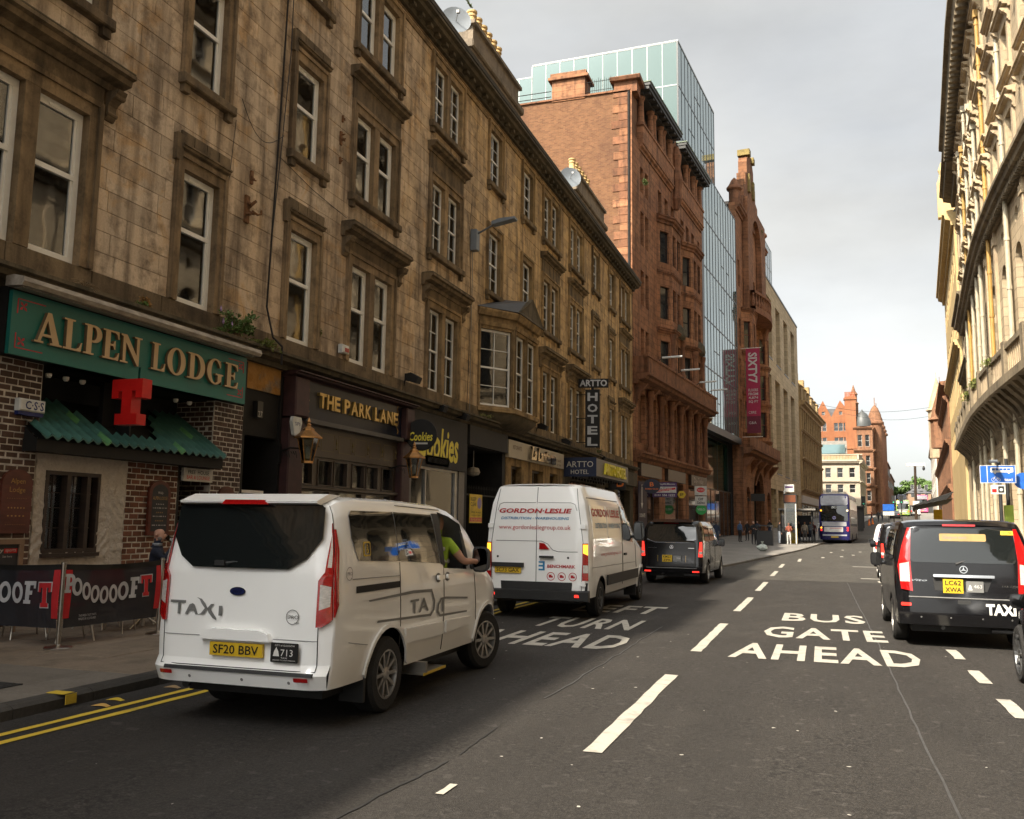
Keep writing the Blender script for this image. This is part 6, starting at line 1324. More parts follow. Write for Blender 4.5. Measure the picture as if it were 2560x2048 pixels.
    def rpatch(s, name, polys, mat, off=.006, ext=0, sub=3, parent=None, label=None, flat=False):
        o = put(name, subdiv(poly_geo(polys, ext), sub), (lambda x, z, d: (x, s.yr(z) - s.bulge - off - d - .034 + .028 * (x / .75) ** 2, z)) if flat else lambda x, z, d: s.rp(x, z, off + d), mat, parent or s.root, label); return o if ext else smoothed(o)
    def spatch(s, name, polys, mat, off=.006, ext=0, sub=3, sg=1, parent=None):
        o = put(name, subdiv(poly_geo(polys, ext), sub), lambda u, z, d: s.sp(u, z, off + d, sg), mat, parent or s.root); return o if ext else smoothed(o)
    def rtext(s, name, txt, x0, x1, z0, z1, mat, off=.008, **k): return put(name, text_geo(txt, x1 - x0, z1 - z0, **k), lambda u, v, d: s.rp((x0 + x1) / 2 + u, (z0 + z1) / 2 + v, off), mat, s.root)
    def stext(s, name, txt, u0, u1, z0, z1, mat, off=.008, **k): return put(name, text_geo(txt, u1 - u0, z1 - z0, **k), lambda u, v, d: s.sp((u0 + u1) / 2 + u, (z0 + z1) / 2 + v, off), mat, s.root)
    def seam(s, pts, side='s', w=.007, mat=None, off=.003):
        mb = MB(); fn = (lambda a, b: s.sp(a, b, off)) if side == 's' else (lambda a, b: s.rp(a, b, off))
        P = []
        for (a, b), (c, d) in zip(pts, pts[1:]):
            n = 8; P += [(lerp(a, c, i / n), lerp(b, d, i / n)) for i in range(n)]
        P.append(pts[-1]); mb.path([fn(*p) for p in P], w, 4); return mb.build('panel_seam', mat or m_trim, s.root)
    def plate(s, x0, x1, z0, z1, lines, off=.03, fn=None):
        mb = MB(); y = s.rp((x0 + x1) / 2, (z0 + z1) / 2)[1]; mb.box(x0, x1, y - off, y - off + .03, z0, z1); p = mb.build('number_plate', m_plate, s.root)
        for i, tx in enumerate(lines):
            h = (z1 - z0) / len(lines); zc = z1 - h * (i + .5)
            put('characters', text_geo(tx, (x1 - x0) * (.86 if len(lines) == 1 else .8), h * .68, bold=.012), lambda u, v, d: ((x0 + x1) / 2 + u, y - off - .004, zc + v), m_black, p)
def wheel_meshes(r, w, spokes, mat, rim_r):
    ty = MB(); ty.lathe([(rim_r, -w / 2), (r - .03, -w / 2), (r, -w / 2 + .035), (r, w / 2 - .035), (r - .03, w / 2), (rim_r, w / 2), (rim_r - .01, 0)], (0, 0, 0), 28, 'x'); tm_ = ty.mesh('wheel', m_tyre); smooth_angle(tm_, RAD(35))
    rm = MB(); o = w / 2 - .03
    rm.lathe([(rim_r + .004, o - .06), (rim_r + .004, o + .026), (rim_r - .018, o + .026), (rim_r - .03, o - .05)], (0, 0, 0), 28, 'x')
    rm.lathe([(.0, o - .06), (rim_r - .02, o - .06), (rim_r - .02, o - .055), (.0, o - .055)], (0, 0, 0), 20, 'x', mi=1)
    for i in range(spokes):
        a = 2 * math.pi * i / spokes; ca, sa = math.cos(a), math.sin(a)
        def P(rad, t_, x): return (x, ca * rad - sa * t_, sa * rad + ca * t_)
        k0, k1 = .017, .015
        rm.add([P(.05, -k0, o + .01), P(.05, k0, o + .01), P(rim_r - .02, k1, o + .02), P(rim_r - .02, -k1, o + .02), P(.05, -k0, o - .04), P(.05, k0, o - .04), P(rim_r - .02, k1, o - .02), P(rim_r - .02, -k1, o - .02)], [(0, 1, 2, 3), (0, 4, 5, 1), (2, 6, 7, 3), (1, 5, 6, 2), (3, 7, 4, 0)])
    rm.lathe([(.0, o - .02), (.062, o - .02), (.062, o + .016), (.03, o + .024), (.0, o + .024)], (0, 0, 0), 14, 'x')
    for i in range(5): q = 2 * math.pi * i / 5; rm.tube((o, .045 * math.cos(q), .045 * math.sin(q)), (o + .022, .045 * math.cos(q), .045 * math.sin(q)), .009, .009, 6)
    rme = rm.mesh('rim', [mat, m_trim]); recalc(rme); return tm_, rme
def wheels(root, axles, track, meshes, r, steer=0):
    for i, a in enumerate(axles):
        for sg in (1, -1):
            o = link('wheel', meshes[0], root, loc=(sg * track, a, r)); o.rotation_euler = (0, 0, (0 if sg > 0 else math.pi) + (steer if i == len(axles) - 1 else 0)); link('rim', meshes[1], o)
def mirror(root, x, y, z, w=.2, h=.34, mat=None, sg=1, d=.14):
    mb = MB(); n = 12; pts = [(w / 2 * (abs(math.cos(q)) ** .5) * (1 if math.cos(q) >= 0 else -1), h / 2 * (abs(math.sin(q)) ** .5) * (1 if math.sin(q) >= 0 else -1)) for q in [2 * math.pi * i / 20 for i in range(20)]]
    vs = [(sg * (x + w / 2) + p * 1.0, y, z + q) for p, q in pts] + [(sg * (x + w / 2) + p * .8, y + d, z + q * .85) for p, q in pts]; n = 20
    mb.add(vs, [tuple(range(n - 1, -1, -1)), tuple(range(n, 2 * n))] + [(i, (i + 1) % n, n + (i + 1) % n, n + i) for i in range(n)]); mb.tube((sg * (x - .12), y + .05, z - h * .28), (sg * (x + .05), y + .05, z - h * .28), .04, .03, 8)
    me = mb.mesh('mirror', mat or m_trim); recalc(me); smooth_angle(me, RAD(45)); o = link('mirror', me, root); k = .84
    MB().add([(sg * (x + w / 2) + p * k, y - .004, z + q * k) for p, q in pts], [tuple(range(19, -1, -1))]).build('mirror_glass', MATS['mirror_silver'] if 'mirror_silver' in MATS else M('mirror_silver', (.14, .14, .14), .03, .05, 2, metal=1), o)
def smoothed(o):
    o.data.polygons.foreach_set('use_smooth', [True] * len(o.data.polygons)); return o
def place(root, x, y, deg=0, z=None): root.location = (x, y, g(y + 2) if z is None else z); root.rotation_euler = (0, 0, RAD(deg))
def rrect(x0, x1, z0, z1, r, n=4):
    out = []
    for cx_, cz_, a0 in ((x1 - r, z0 + r, -90), (x1 - r, z1 - r, 0), (x0 + r, z1 - r, 90), (x0 + r, z0 + r, 180)): out += [(cx_ + r * math.cos(RAD(a0 + 90 * i / n)), cz_ + r * math.sin(RAD(a0 + 90 * i / n))) for i in range(n + 1)]
    return out
# ---- white minibus taxi
TAXI_X = [('T', 0)]
def taxi_word(fn, mat, parent, name='lettering'):
    """stylised TAXI decal in a unit box (0..1, 0..1)"""
    P = [[(0, .84), (.30, .84), (.30, .72), (.20, .72), (.20, .22), (.15, .22), (.15, .72), (0, .72)],
         [(.29, .22), (.345, .22), (.375, .38), (.46, .38), (.49, .22), (.545, .22), (.47, .66), (.43, .72), (.37, .66)],
         [(.50, 1.0), (.56, .9), (.60, .72), (.665, .52), (.60, .30), (.54, .22), (.625, .22), (.66, .27), (.72, .52), (.67, .74), (.60, .93)],
         [(.84, .72), (.78, .72), (.71, .52), (.74, .33), (.82, .10), (.90, 0), (.895, .10), (.86, .22), (.79, .45), (.775, .52)], [(.93, .66), (.995, .66), (.995, .22), (.93, .22)]]
    for p in P: put(name, subdiv(poly_geo([p]), 1), fn, mat, parent)
tx = thing('minibus_taxi', 'white minibus taxi with black 713 licence plate and grey TAXI lettering in the left lane', 'taxi', world=False)
cut = lambda u, r: 2.42 < u < 3.12 and r in (5, 6, 7)
V = Van(tx, 4.74, .895, [(0, 1.90), (.12, 1.94), (.5, 1.965), (1.5, 1.97), (2.42, 1.945), (2.75, 1.90), (3.12, 1.80), (3.4, 1.66), (3.95, 1.26), (4.15, 1.14), (4.5, 1.0), (4.67, .86), (4.74, .6)], [(0, 1.36), (.5, 1.37), (1.3, 1.33), (2.42, 1.26), (3.12, 1.22), (3.6, 1.17), (4.2, 1.05)], .36, (1.05, 3.82), .43,
        ([(.3, .955), (.5, .985), (.75, 1.0), (1.0, .995), (1.36, .975)], [(0, .975), (.35, .945), (.7, .905), (.88, .872), (.96, .845), (1, .79)]), [(.3, .05), (.48, -.01), (.56, .04), (1.0, .05), (1.3, .06), (1.9, .16)], m_wpaint, .07, cut=cut)
V.rpatch('rear_window', [[(-.50, 1.34), (.46, 1.34), (.62, 1.43), (.745, 1.60), (.735, 1.86), (.70, 1.885), (-.70, 1.885), (-.735, 1.86), (-.745, 1.60), (-.64, 1.43)]], m_vglass, .004, flat=True)
V.rpatch('tailgate_pocket', [[(-.36, .735), (.34, .735), (.31, .80), (.22, .825), (-.24, .825), (-.33, .80)]], m_wpaint, .03, .028)
mb = MB(); mb.prism([(.06, 1.885), (.0, 1.898), (-.005, 1.915), (.2, 1.982), (.4, 1.975)], -.69, .69); V_sp = mb.build('spoiler', m_wpaint, tx); V.rpatch('brake_light', [[(-.25, 1.885), (.22, 1.885), (.18, 1.925), (-.21, 1.925)]], m_lred, .085, .02)
for sg in (1, -1):
    P = [(.745, .87), (.79, .87), (.90, .95), (.90, 1.28), (.885, 1.62), (.87, 1.70), (.80, 1.73), (.79, 1.32), (.745, 1.25)]
    lamp = V.rpatch('tail_lamp', [[(sg * a, b) for a, b in P]], m_lred, .014, .012, 3)
    V.rpatch('clear_section', [[(sg * a, b) for a, b in ((.765, 1.01), (.845, 1.04), (.845, 1.20), (.765, 1.22))]], m_lclr, .027, 0, 1, lamp); V.rpatch('clear_section', [[(sg * a, b) for a, b in ((.805, 1.36), (.835, 1.36), (.825, 1.60), (.805, 1.66))]], m_lclr, .027, 0, 1, lamp)
    V.spatch('tail_lamp_side', [[(.0, .95), (.05, 1.05), (.045, 1.5), (.01, 1.68), (0, 1.68)]], m_lred, .010, .008, 1, sg)
    V.rpatch('reflector', [rrect(sg * .66 - .065, sg * .66 + .065, .43, .465, .008)], m_lred, .035)
mb = MB(); mb.prism([(-.015, .50), (-.075, .50), (-.085, .47), (-.015, .465)], -.70, .75); mb.build('bumper_step', m_trim, tx)
for x in (-.42, .1, .55): V.rpatch('parking_sensor', [ell(x, .42, .014, .014, 12)], m_decal, .035)
V.seam([(-.76, .51), (-.78, .90), (-.80, 1.30), (-.78, 1.86)], 'r', .004); V.seam([(.76, .51), (.755, .86), (.76, 1.25), (.835, 1.35), (.80, 1.88)], 'r', .004); V.seam([(-.76, .755), (-.36, .755)], 'r', .003, m_decal); V.seam([(.34, .755), (.76, .755)], 'r', .003, m_decal); V.seam([(-.76, .51), (.76, .51)], 'r', .004)
V.plate(-.255, .265, .60, .711, ['SF20 BBV'])
lp = V.rpatch('licence_plate', [rrect(.345, .61, .575, .735, .01)], m_black, .034)
put('lettering', text_geo('713', .115, .055), lambda u, v, d: V.rp(.50 + u, .655 + v, .037), m_wdecal, tx); V.rtext('lettering', 'CITY of GLASGOW', .385, .575, .706, .720, m_wdecal, .037); V.rtext('lettering', 'TAXI', .445, .505, .606, .619, m_wdecal, .037); V.rtext('lettering', 'LICENSED TO CARRY 8 PERSONS', .37, .585, .589, .598, m_wdecal, .037)
V.rpatch('crest', [[(.37, .625), (.43, .625), (.42, .665), (.405, .69), (.4, .70), (.395, .69), (.38, .665)]], m_wdecal, .037)
V.rpatch('badge_rim', [ell(-.03, 1.14, .078, .036, 24)], m_chrome, .012); V.rpatch('badge', [ell(-.03, 1.14, .07, .030, 24)], M('badge_blue', (.01, .015, .07), .3), .016); V.rtext('lettering', 'Ford', -.075, .015, 1.127, 1.153, m_chrome, .019, shear=.3)
taxi_word(lambda u, v, d: V.rp(-.71 + u * .54, .885 + v * .19, .010), m_decal, tx)
def cabs_mark(fn, c, r):
    K = 28; 
    for nm, pl_ in (('ring', [ell(c[0], c[1], r, r, K), ell(c[0], c[1], r * .9, r * .9, K)]),): put(nm, poly_geo(pl_), fn, m_decal, tx)
    put('lettering', text_geo('PRO', r * 1.5, r * .5, bold=.01), lambda u, v, d: fn(c[0] + .01 + u, c[1] + v, d), m_decal, tx); put('lettering', text_geo('cabs', r * .8, r * .25), lambda u, v, d: fn(c[0] + r * .7 + u, c[1] - r * .72 + v, d), m_decal, tx)
cabs_mark(lambda a, b, d: V.rp(a, b, .010), (.52, .945), .062); cabs_mark(lambda a, b, d: V.sp(a, b, .010), (.22, 1.30), .058)
MB().tube((-.2, -.035, 1.375), (.12, .0, 1.40), .014, .008, 6).box(-.26, -.16, -.055, -.01, 1.355, 1.40).tube((-.1, -.03, 1.39), (.34, -.0, 1.372), .007).build('rear_wiper', m_trim, tx)
for sg in (1, -1):
    V.spatch('side_window', [[(.40, 1.405), (1.27, 1.375), (1.25, 1.845), (.30, 1.845), (.24, 1.80), (.27, 1.60)]], m_vglass, .008, 0, 4, sg); V.spatch('side_window', [[(1.285, 1.375), (2.32, 1.315), (2.20, 1.83), (1.265, 1.845)]], m_vglass, .008, 0, 4, sg)
    V.spatch('door_pillar', [[(2.34, 1.31), (2.46, 1.275), (2.40, 1.845), (2.22, 1.845)]], m_trim, .009, 0, 4, sg)
V.spatch('front_window', [[(2.47, 1.29), (3.25, 1.24), (3.05, 1.68), (2.75, 1.80), (2.42, 1.83)]], m_vglass, .008, 0, 4, -1); V.spatch('quarter_pillar', [[(3.10, 1.24), (3.24, 1.235), (3.12, 1.62), (3.03, 1.68)]], m_trim, .006)
V.spatch('rear_step_rail', [[(.36, 1.125), (1.30, 1.125), (1.30, 1.185), (.36, 1.185)]], m_black, .004)
V.seam([(1.31, .40), (1.30, 1.36)], 's', .004); V.seam([(2.40, .40), (2.42, 1.30)], 's', .004); V.seam([(.24, .72), (.62, .66)], 's', .003, m_decal); V.seam([(.30, 1.25), (1.30, 1.235)], 's', .003, m_decal); V.seam([(3.42, .62), (3.36, 1.2)], 's', .004); V.seam([(1.35, 1.91), (2.5, 1.885)], 's', .004)
for u in (2.26, 2.52): V.spatch('door_handle', [rrect(u - .09, u + .09, 1.145, 1.195, .02)], m_wpaint, .035, .012); V.spatch('handle_recess', [ell(u, 1.165, .075, .05, 16)], m_decal, .004)
V.spatch('side_moulding', [[(1.42, .58), (2.36, .57), (2.36, .70), (1.40, .72)]], m_wpaint, .012, .012); V.spatch('side_moulding', [[(2.45, .57), (3.28, .60), (3.20, .68), (2.45, .70)]], m_wpaint, .012, .012)
for pts in ([(.62, 1.035), (1.6, 1.045), (2.05, 1.03), (2.12, .93), (2.10, .85), (2.02, .81), (.80, .855), (.78, .835), (2.04, .785), (2.14, .84), (2.16, .93), (2.07, 1.06), (1.6, 1.075), (.60, 1.05)], [(3.12, .905), (2.45, .955), (2.30, .95), (2.22, .88), (2.20, .81), (2.28, .755), (3.10, .735), (3.10, .755), (2.30, .78), (2.25, .82), (2.27, .88), (2.33, .925), (2.45, .93), (3.12, .885)]): V.spatch('stripe', [pts], m_decal, .008, 0, 2)
V.stext('lettering', 'TA', 1.52, 1.98, .845, .985, m_decal, .009, bold=.012); V.stext('lettering', 'I', 2.34, 2.375, .80, .925, m_decal, .009, bold=.02)
V.spatch('access_sticker', [rrect(.50, .66, 1.44, 1.57, .02)], M('sticker_yellow', (.62, .42, .03), .5), .010); V.spatch('access_symbol', [rrect(.52, .64, 1.455, 1.555, .015)], m_vglass, .013); put('lettering', text_geo('&', .06, .08), lambda u, v, d: V.sp(.58 + u, 1.505 + v, .016), MATS['sticker_yellow'], tx)
V.spatch('card_sticker', [[(.98, 1.47), (1.12, 1.47), (1.15, 1.515), (.98, 1.515)]], M('sticker_blue', (.03, .12, .4), .5), .010)
wm = wheel_meshes(.345, .235, 10, m_alloy, .225); wheels(tx, (1.05, 3.82), .78, wm, .345, RAD(-14))
for a in (1.05, 3.82):
    for sg in (1, -1):
        P = [(a + .47 * math.cos(RAD(q)), .34 + .47 * math.sin(RAD(q))) for q in range(4, 177, 12)] + [(a + .43 * math.cos(RAD(q)), .34 + .43 * math.sin(RAD(q))) for q in range(176, 3, -12)]; V.spatch('arch_lip', [P], m_wpaint, .012, .01, 0, sg)
MB().box(.63, .87, .62, .66, .16, .42).build('mudflap', m_trim, tx); MB().box(-.9, -.66, .62, .66, .16, .42).build('mudflap', m_trim, tx)
MB().box(.72, .97, 1.72, 2.3, .235, .255).box(.7, .98, 1.75, 1.8, .255, .36).build('side_step', M('step_metal', (.3, .28, .25), .4, metal=.7), tx); MB().box(.97, .976, 1.72, 2.3, .232, .258).build('step_edge', MATS['sticker_yellow'], tx)
MB().lathe([(.02, -.02), (.035, -.02), (.035, .02), (.02, .02)], (-.55, .05, .33), 12, 'y').build('tow_eye', m_trim, tx)
mirror(tx, .91, 3.22, 1.33, .2, .30); mirror(tx, .91, 3.22, 1.33, .2, .30, sg=-1)
mb = MB(); mb.box(-.78, .78, .3, .34, .5, 1.3).box(-.78, .78, 2.1, 2.3, .4, 1.5).box(.12, .7, 2.35, 2.5, .9, 1.62).box(.12, .7, 2.35, 2.95, .75, .92).box(-.76, .76, 3.3, 3.55, .8, 1.1).box(-.78, .78, .3, 3.4, .42, .45); mb.build('interior', m_trim, tx)
place(tx, -4.745, 6.72, 1.0, 0)
# ---- delivery van
dv = thing('delivery_van', 'white high roof delivery van with red and blue lettering on its doors', 'van', world=False)
V = Van(dv, 6.2, 1.035, [(0, 2.47), (.15, 2.50), (1, 2.52), (3.2, 2.50), (3.7, 2.40), (4.1, 2.16), (4.9, 1.60), (5.4, 1.28), (5.95, 1.10), (6.15, .9), (6.2, .6)], [(0, 1.40), (3.1, 1.40), (4.2, 1.32), (5.2, 1.2)], .40, (.98, 5.25), .44,
        ([(.3, .97), (.5, .985), (.7, 1.0), (1.4, .99)], [(0, .99), (.35, .965), (.7, .90), (.88, .835), (.96, .80), (1, .76)]), [(.3, .04), (1.4, .05), (2.1, .07), (2.5, .15)], m_wpaint, .05)
V.rpatch('lower_panel', [[(-.97, .44), (.97, .44), (.99, .68), (-.99, .68)]], m_trim, .012, 0, 4)
mb = MB(); mb.prism([(.02, .33), (-.12, .36), (-.13, .52), (.02, .54)], -1.03, 1.03); mb.build('rear_bumper', m_trim, dv)
V.seam([(0, .48), (0, 2.44)], 'r', .006); V.seam([(-.87, .52), (-.90, 1.4), (-.76, 2.42)], 'r', .005); V.seam([(.87, .52), (.90, 1.4), (.76, 2.42)], 'r', .005)
V.seam([(-.78, 2.0), (-.74, 2.12), (-.66, 2.15), (-.02, 2.15)], 'r', .005, m_decal); V.seam([(.02, 2.15), (.66, 2.15), (.74, 2.12), (.78, 2.0)], 'r', .005, m_decal); V.seam([(-.80, 1.43), (.1, 1.43), (.22, 1.38), (.32, 1.27), (.42, 1.24), (.80, 1.24)], 'r', .006, m_decal)
for x in (-.92, .90):
    for z in (1.71, .66): MB().box(x - .05, x + .05, V.rp(x, z)[1] - .03, V.rp(x, z)[1] + .03, z - .04, z + .04).build('hinge', m_wpaint, dv)
for sg in (1, -1):
    lamp = V.rpatch('tail_lamp', [[(sg * a, b) for a, b in ((.89, .72), (1.02, .72), (1.02, 1.1), (1.0, 1.40), (.89, 1.40))]], m_lred, .014, .012, 3)
    V.rpatch('indicator', [[(sg * a, b) for a, b in ((.905, 1.22), (1.0, 1.18), (.995, 1.38), (.905, 1.38))]], m_lamb, .028, 0, 1, lamp); V.rpatch('clear_section', [[(sg * a, b) for a, b in ((.905, .86), (1.0, .86), (1.0, 1.0), (.905, 1.0))]], m_lclr, .028, 0, 1, lamp); V.rpatch('reflector', [rrect(sg * .82 - .05, sg * .82 + .05, .42, .47, .01)], m_lredlit, .125)
    V.spatch('side_glass', [[(3.12, 1.44), (4.25, 1.36), (4.0, 2.02), (3.62, 2.16), (3.14, 2.16)]], m_vglass, .008, 0, 4, sg); V.spatch('rub_strip', [[(1.45, .56), (4.75, .56), (4.75, .76), (1.45, .76)]], m_trim, .02, .015, 0, sg)
    V.spatch('panel_recess', [rrect(.25, 1.55, 1.48, 2.12, .08)], m_wpaint, .004, .004, 1, sg); V.spatch('panel_recess', [rrect(1.62, 2.98, 1.48, 2.12, .08)], m_wpaint, .004, .004, 1, sg)
    P = [(5.25 + .5 * math.cos(RAD(q)), .34 + .5 * math.sin(RAD(q))) for q in range(0, 181, 12)] + [(5.25 + .44 * math.cos(RAD(q)), .34 + .44 * math.sin(RAD(q))) for q in range(180, -1, -12)]; V.spatch('arch_lip', [P], m_wpaint, .012, .01, 0, sg)
V.rpatch('brake_light', [[(.06, 1.28), (.26, 1.28), (.16, 1.39), (.06, 1.40)]], m_lred, .012, .01)
mb = MB(); y = V.rp(-.5, .98)[1]; mb.box(-.86, -.24, y - .05, y + .02, .94, 1.02); mb.build('plate_lamp', m_trim, dv); V.plate(-.81, -.29, .83, .94, ['SC73 GAX']); MB().box(.07, .34, y - .05, y, 1.12, 1.16).build('door_handle', m_trim, dv)
for x in (-.76, .62): V.rpatch('lock', [ell(x, 1.13, .022, .022, 12)], m_trim, .012)
m_rdec = M('red_decal', (.42, .015, .02), .5); m_bdec = M('blue_decal', (.02, .20, .42), .5)
V.rtext('lettering', 'GORDON·LESLIE', -.75, .68, 1.95, 2.04, m_rdec, .008, bold=.035, shear=.2); V.rtext('lettering', 'DISTRIBUTION · WAREHOUSING', -.71, .63, 1.83, 1.88, m_bdec, .008, bold=.02, shear=.2); V.rtext('lettering', 'www.gordonlesliegroup.co.uk', -.75, .66, 1.62, 1.73, m_rdec, .008)
V.rtext('lettering', 'BENCHMARK', .22, .76, .94, 1.0, m_rdec, .008, bold=.03); V.rpatch('logo', [[(.05, .89), (.17, .89), (.17, 1.06), (.05, 1.06), (.05, 1.03), (.13, 1.03), (.13, .99), (.05, .99), (.05, .96), (.13, .96), (.13, .92), (.05, .92)]], m_bdec, .008, 0, 0)
for k in range(3):
    c = (.29 + k * .21, .785); V.rpatch('icon_ring', [ell(*c, .078, .078, 24), ell(*c, .066, .066, 24)], m_rdec, .008, 0, 0); V.rpatch('icon', [[(c[0] - .04, c[1] - .025), (c[0] + .04, c[1] - .025), (c[0] + .04, c[1] + .01), (c[0] + .015, c[1] + .01), (c[0] + .015, c[1] + .03), (c[0] - .04, c[1] + .03)]], m_rdec, .008, 0, 0)
V.stext('lettering', 'GORDON LESLIE', .30, 2.9, 1.90, 2.06, m_rdec, .012, bold=.03, shear=.1); V.stext('lettering', 'DISTRIBUTION · WAREHOUSING', .5, 2.85, 1.68, 1.78, m_bdec, .012, bold=.015); V.stext('lettering', 'www.gordonlesliegroup.co.uk', .9, 2.9, 1.12, 1.22, m_rdec, .012)
V.seam([(3.05, .5), (3.05, 2.2)], 's', .006); V.seam([(4.6, .8), (4.5, 1.35)], 's', .006); V.seam([(.2, .95), (4.5, .92)], 's', .006, m_decal); V.seam([(.15, 2.25), (3.0, 2.25)], 's', .01, m_decal); MB().box(1.02, 1.06, 3.2, 3.42, 1.1, 1.15).build('door_handle', m_trim, dv)
wm2 = wheel_meshes(.345, .225, 6, m_steel, .21); wheels(dv, (.98, 5.25), .9, wm2, .345); mirror(dv, 1.04, 4.25, 1.62, .26, .44); mirror(dv, 1.04, 4.25, 1.62, .26, .44, sg=-1)
MB().box(.72, 1.0, 4.72, 4.76, .14, .45).build('mudflap', m_trim, dv); place(dv, -5.1, 16.35, .6)
# ---- black people carrier
def black_van(name, label, cat, lines, chrome_strip=False, old=False):
    b = thing(name, label, cat, world=False)
    V = Van(b, 5.0, .95, [(0, 1.80), (.12, 1.86), (.5, 1.89), (2.4, 1.89), (2.9, 1.80), (3.3, 1.62), (3.95, 1.22), (4.7, 1.02), (4.92, .85), (5.0, .6)], [(0, 1.27), (2.4, 1.22), (3.3, 1.14), (4.2, 1.0)], .34, (.98, 4.0), .41,
            ([(.3, .96), (.6, 1.0), (1.27, .985)], [(0, .985), (.35, .955), (.7, .905), (.88, .86), (.96, .83), (1, .78)]), [(.3, .03), (.5, -.02), (1.27, .03), (1.85, .16)], m_bpaint, .05)
    if old:
        V.rpatch('rear_window', [rrect(-.72, .70, 1.26, 1.77, .05)], m_vglass, .010)
        for sg in (1, -1):
            lamp = V.rpatch('tail_lamp', [[(sg * a, c) for a, c in ((.70, .83), (.86, .86), (.90, 1.2), (.83, 1.5), (.74, 1.77), (.69, 1.77), (.72, 1.3))]], m_lred, .014, .012, 3); V.rpatch('clear_section', [[(sg * a, c) for a, c in ((.735, .97), (.87, .97), (.87, 1.23), (.74, 1.26))]], m_lclr, .028, 0, 1, lamp)
            V.rpatch('reflector', [rrect(sg * .80 - .07, sg * .80 + .07, .615, .66, .012)], m_lredlit, .02)
        V.rpatch('chrome_bar', [rrect(-.42, .40, 1.05, 1.09, .015)], m_chrome, .05, .02); V.rpatch('plate_recess', [[(-.40, .85), (.30, .85), (.38, 1.05), (-.42, 1.05)]], m_trim, .008)
        V.plate(-.29, -.02, .82, 1.02, lines, .05); V.rpatch('licence_plate', [rrect(.02, .25, .84, 1.0, .008)], m_decal, .05); V.rtext('lettering', '463', .12, .23, .90, .95, m_wdecal, .053); V.rpatch('crest', [[(.045, .87), (.10, .87), (.085, .93), (.072, .95), (.06, .93)]], m_wdecal, .053, 0, 0)
        V.seam([(-.76, .745), (.76, .74)], 'r', .012, m_decal); V.rtext('lettering', 'TAXI', .27, .66, .52, .68, m_wdecal, .010, bold=.05); V.rtext('lettering', 'Vito', -.72, -.50, .98, 1.01, m_chrome, .010, shear=.3); V.rtext('lettering', '113 CDI', .5, .70, .92, .95, m_chrome, .01)
        V.rpatch('roof_sign', [rrect(-.30, .33, 1.58, 1.69, .02)], M('amber_card', (.34, .22, .075), .6), .012); V.rtext('lettering', 'Glasgow taxis', -.26, .07, 1.60, 1.66, M('blue_grey_print', (.2, .2, .22), .6), .015); V.rpatch('sticker', [rrect(.53, .70, 1.68, 1.74, .006)], MATS['sticker_yellow'], .012); V.rtext('lettering', '2170', .56, .67, 1.695, 1.725, m_black, .015)
        MB().tube((-.1, -.03, 1.24), (.1, -.0, 1.32), .022, .012, 6).tube((.1, -.0, 1.32), (.45, .02, 1.335), .012, .008, 6).build('rear_wiper', m_trim, b); V.rpatch('handle', [rrect(-.10, .08, .66, .72, .015)], m_trim, .008)
        for x in (-.6, -.2, .22, .6): V.rpatch('parking_sensor', [ell(x, .46, .012, .012, 10)], m_decal, .035)
    else:
        V.rpatch('rear_window', [[(-.55, 1.25), (.55, 1.25), (.74, 1.34), (.72, 1.70), (.62, 1.77), (-.62, 1.77), (-.72, 1.70), (-.74, 1.34)]], m_vglass, .010); V.seam([(-.74, 1.33), (-.5, 1.235), (.5, 1.235), (.74, 1.33)], 'r', .009, m_chrome)
        for sg in (1, -1):
            lamp = V.rpatch('tail_lamp', [[(sg * a, c) for a, c in ((.80, .82), (.93, .82), (.93, 1.26), (.84, 1.26))]], m_lredlit, .014, .012, 3); V.rpatch('clear_section', [[(sg * a, c) for a, c in ((.82, .90), (.92, .90), (.92, .98), (.82, .98))]], m_lclr, .028, 0, 1, lamp); V.rpatch('reflector', [rrect(sg * .72 - .1, sg * .72 + .1, .36, .40, .01)], m_lredlit, .03)
        V.plate(-.27, .02, .66, .86, lines, .04); V.rpatch('licence_plate', [rrect(.06, .30, .68, .84, .008)], m_decal, .04); V.rtext('lettering', '756', .16, .27, .74, .79, m_wdecal, .044)
        V.seam([(-.42, .66), (-.42, .85)], 'r', .014, m_chrome); V.seam([(.42, .66), (.42, .85)], 'r', .014, m_chrome); V.seam([(-.76, .48), (.76, .48)], 'r', .012, m_decal); V.rpatch('badge_script', [rrect(-.7, -.45, 1.065, 1.08, .005)], m_chrome, .01); V.rpatch('badge_script', [rrect(.5, .68, 1.065, 1.08, .005)], m_chrome, .01)
        mb = MB(); mb.prism([(.0, 1.82), (-.03, 1.84), (.3, 1.93), (.3, 1.90)], -.6, .6); mb.build('spoiler', m_bpaint, b); MB().box(-.35, .25, -.02, .02, 1.27, 1.29).build('rear_wiper', m_trim, b)
    V.rpatch('brake_light', [rrect(-.25, .2, 1.80, 1.83, .01)], m_lred, .03)
    zc = 1.165 if old else 1.10; K = 24; V.rpatch('badge_ring', [ell(0, zc, .055, .055, K), ell(0, zc, .046, .046, K)], m_chrome, .014, .004, 0)
    V.rpatch('badge_star', [[(.050 * math.cos(RAD(90 + i * 60)) if i % 2 == 0 else .010 * math.cos(RAD(90 + i * 60)), zc + (.050 if i % 2 == 0 else .010) * math.sin(RAD(90 + i * 60))) for i in range(6)]], m_chrome, .016, 0, 0)
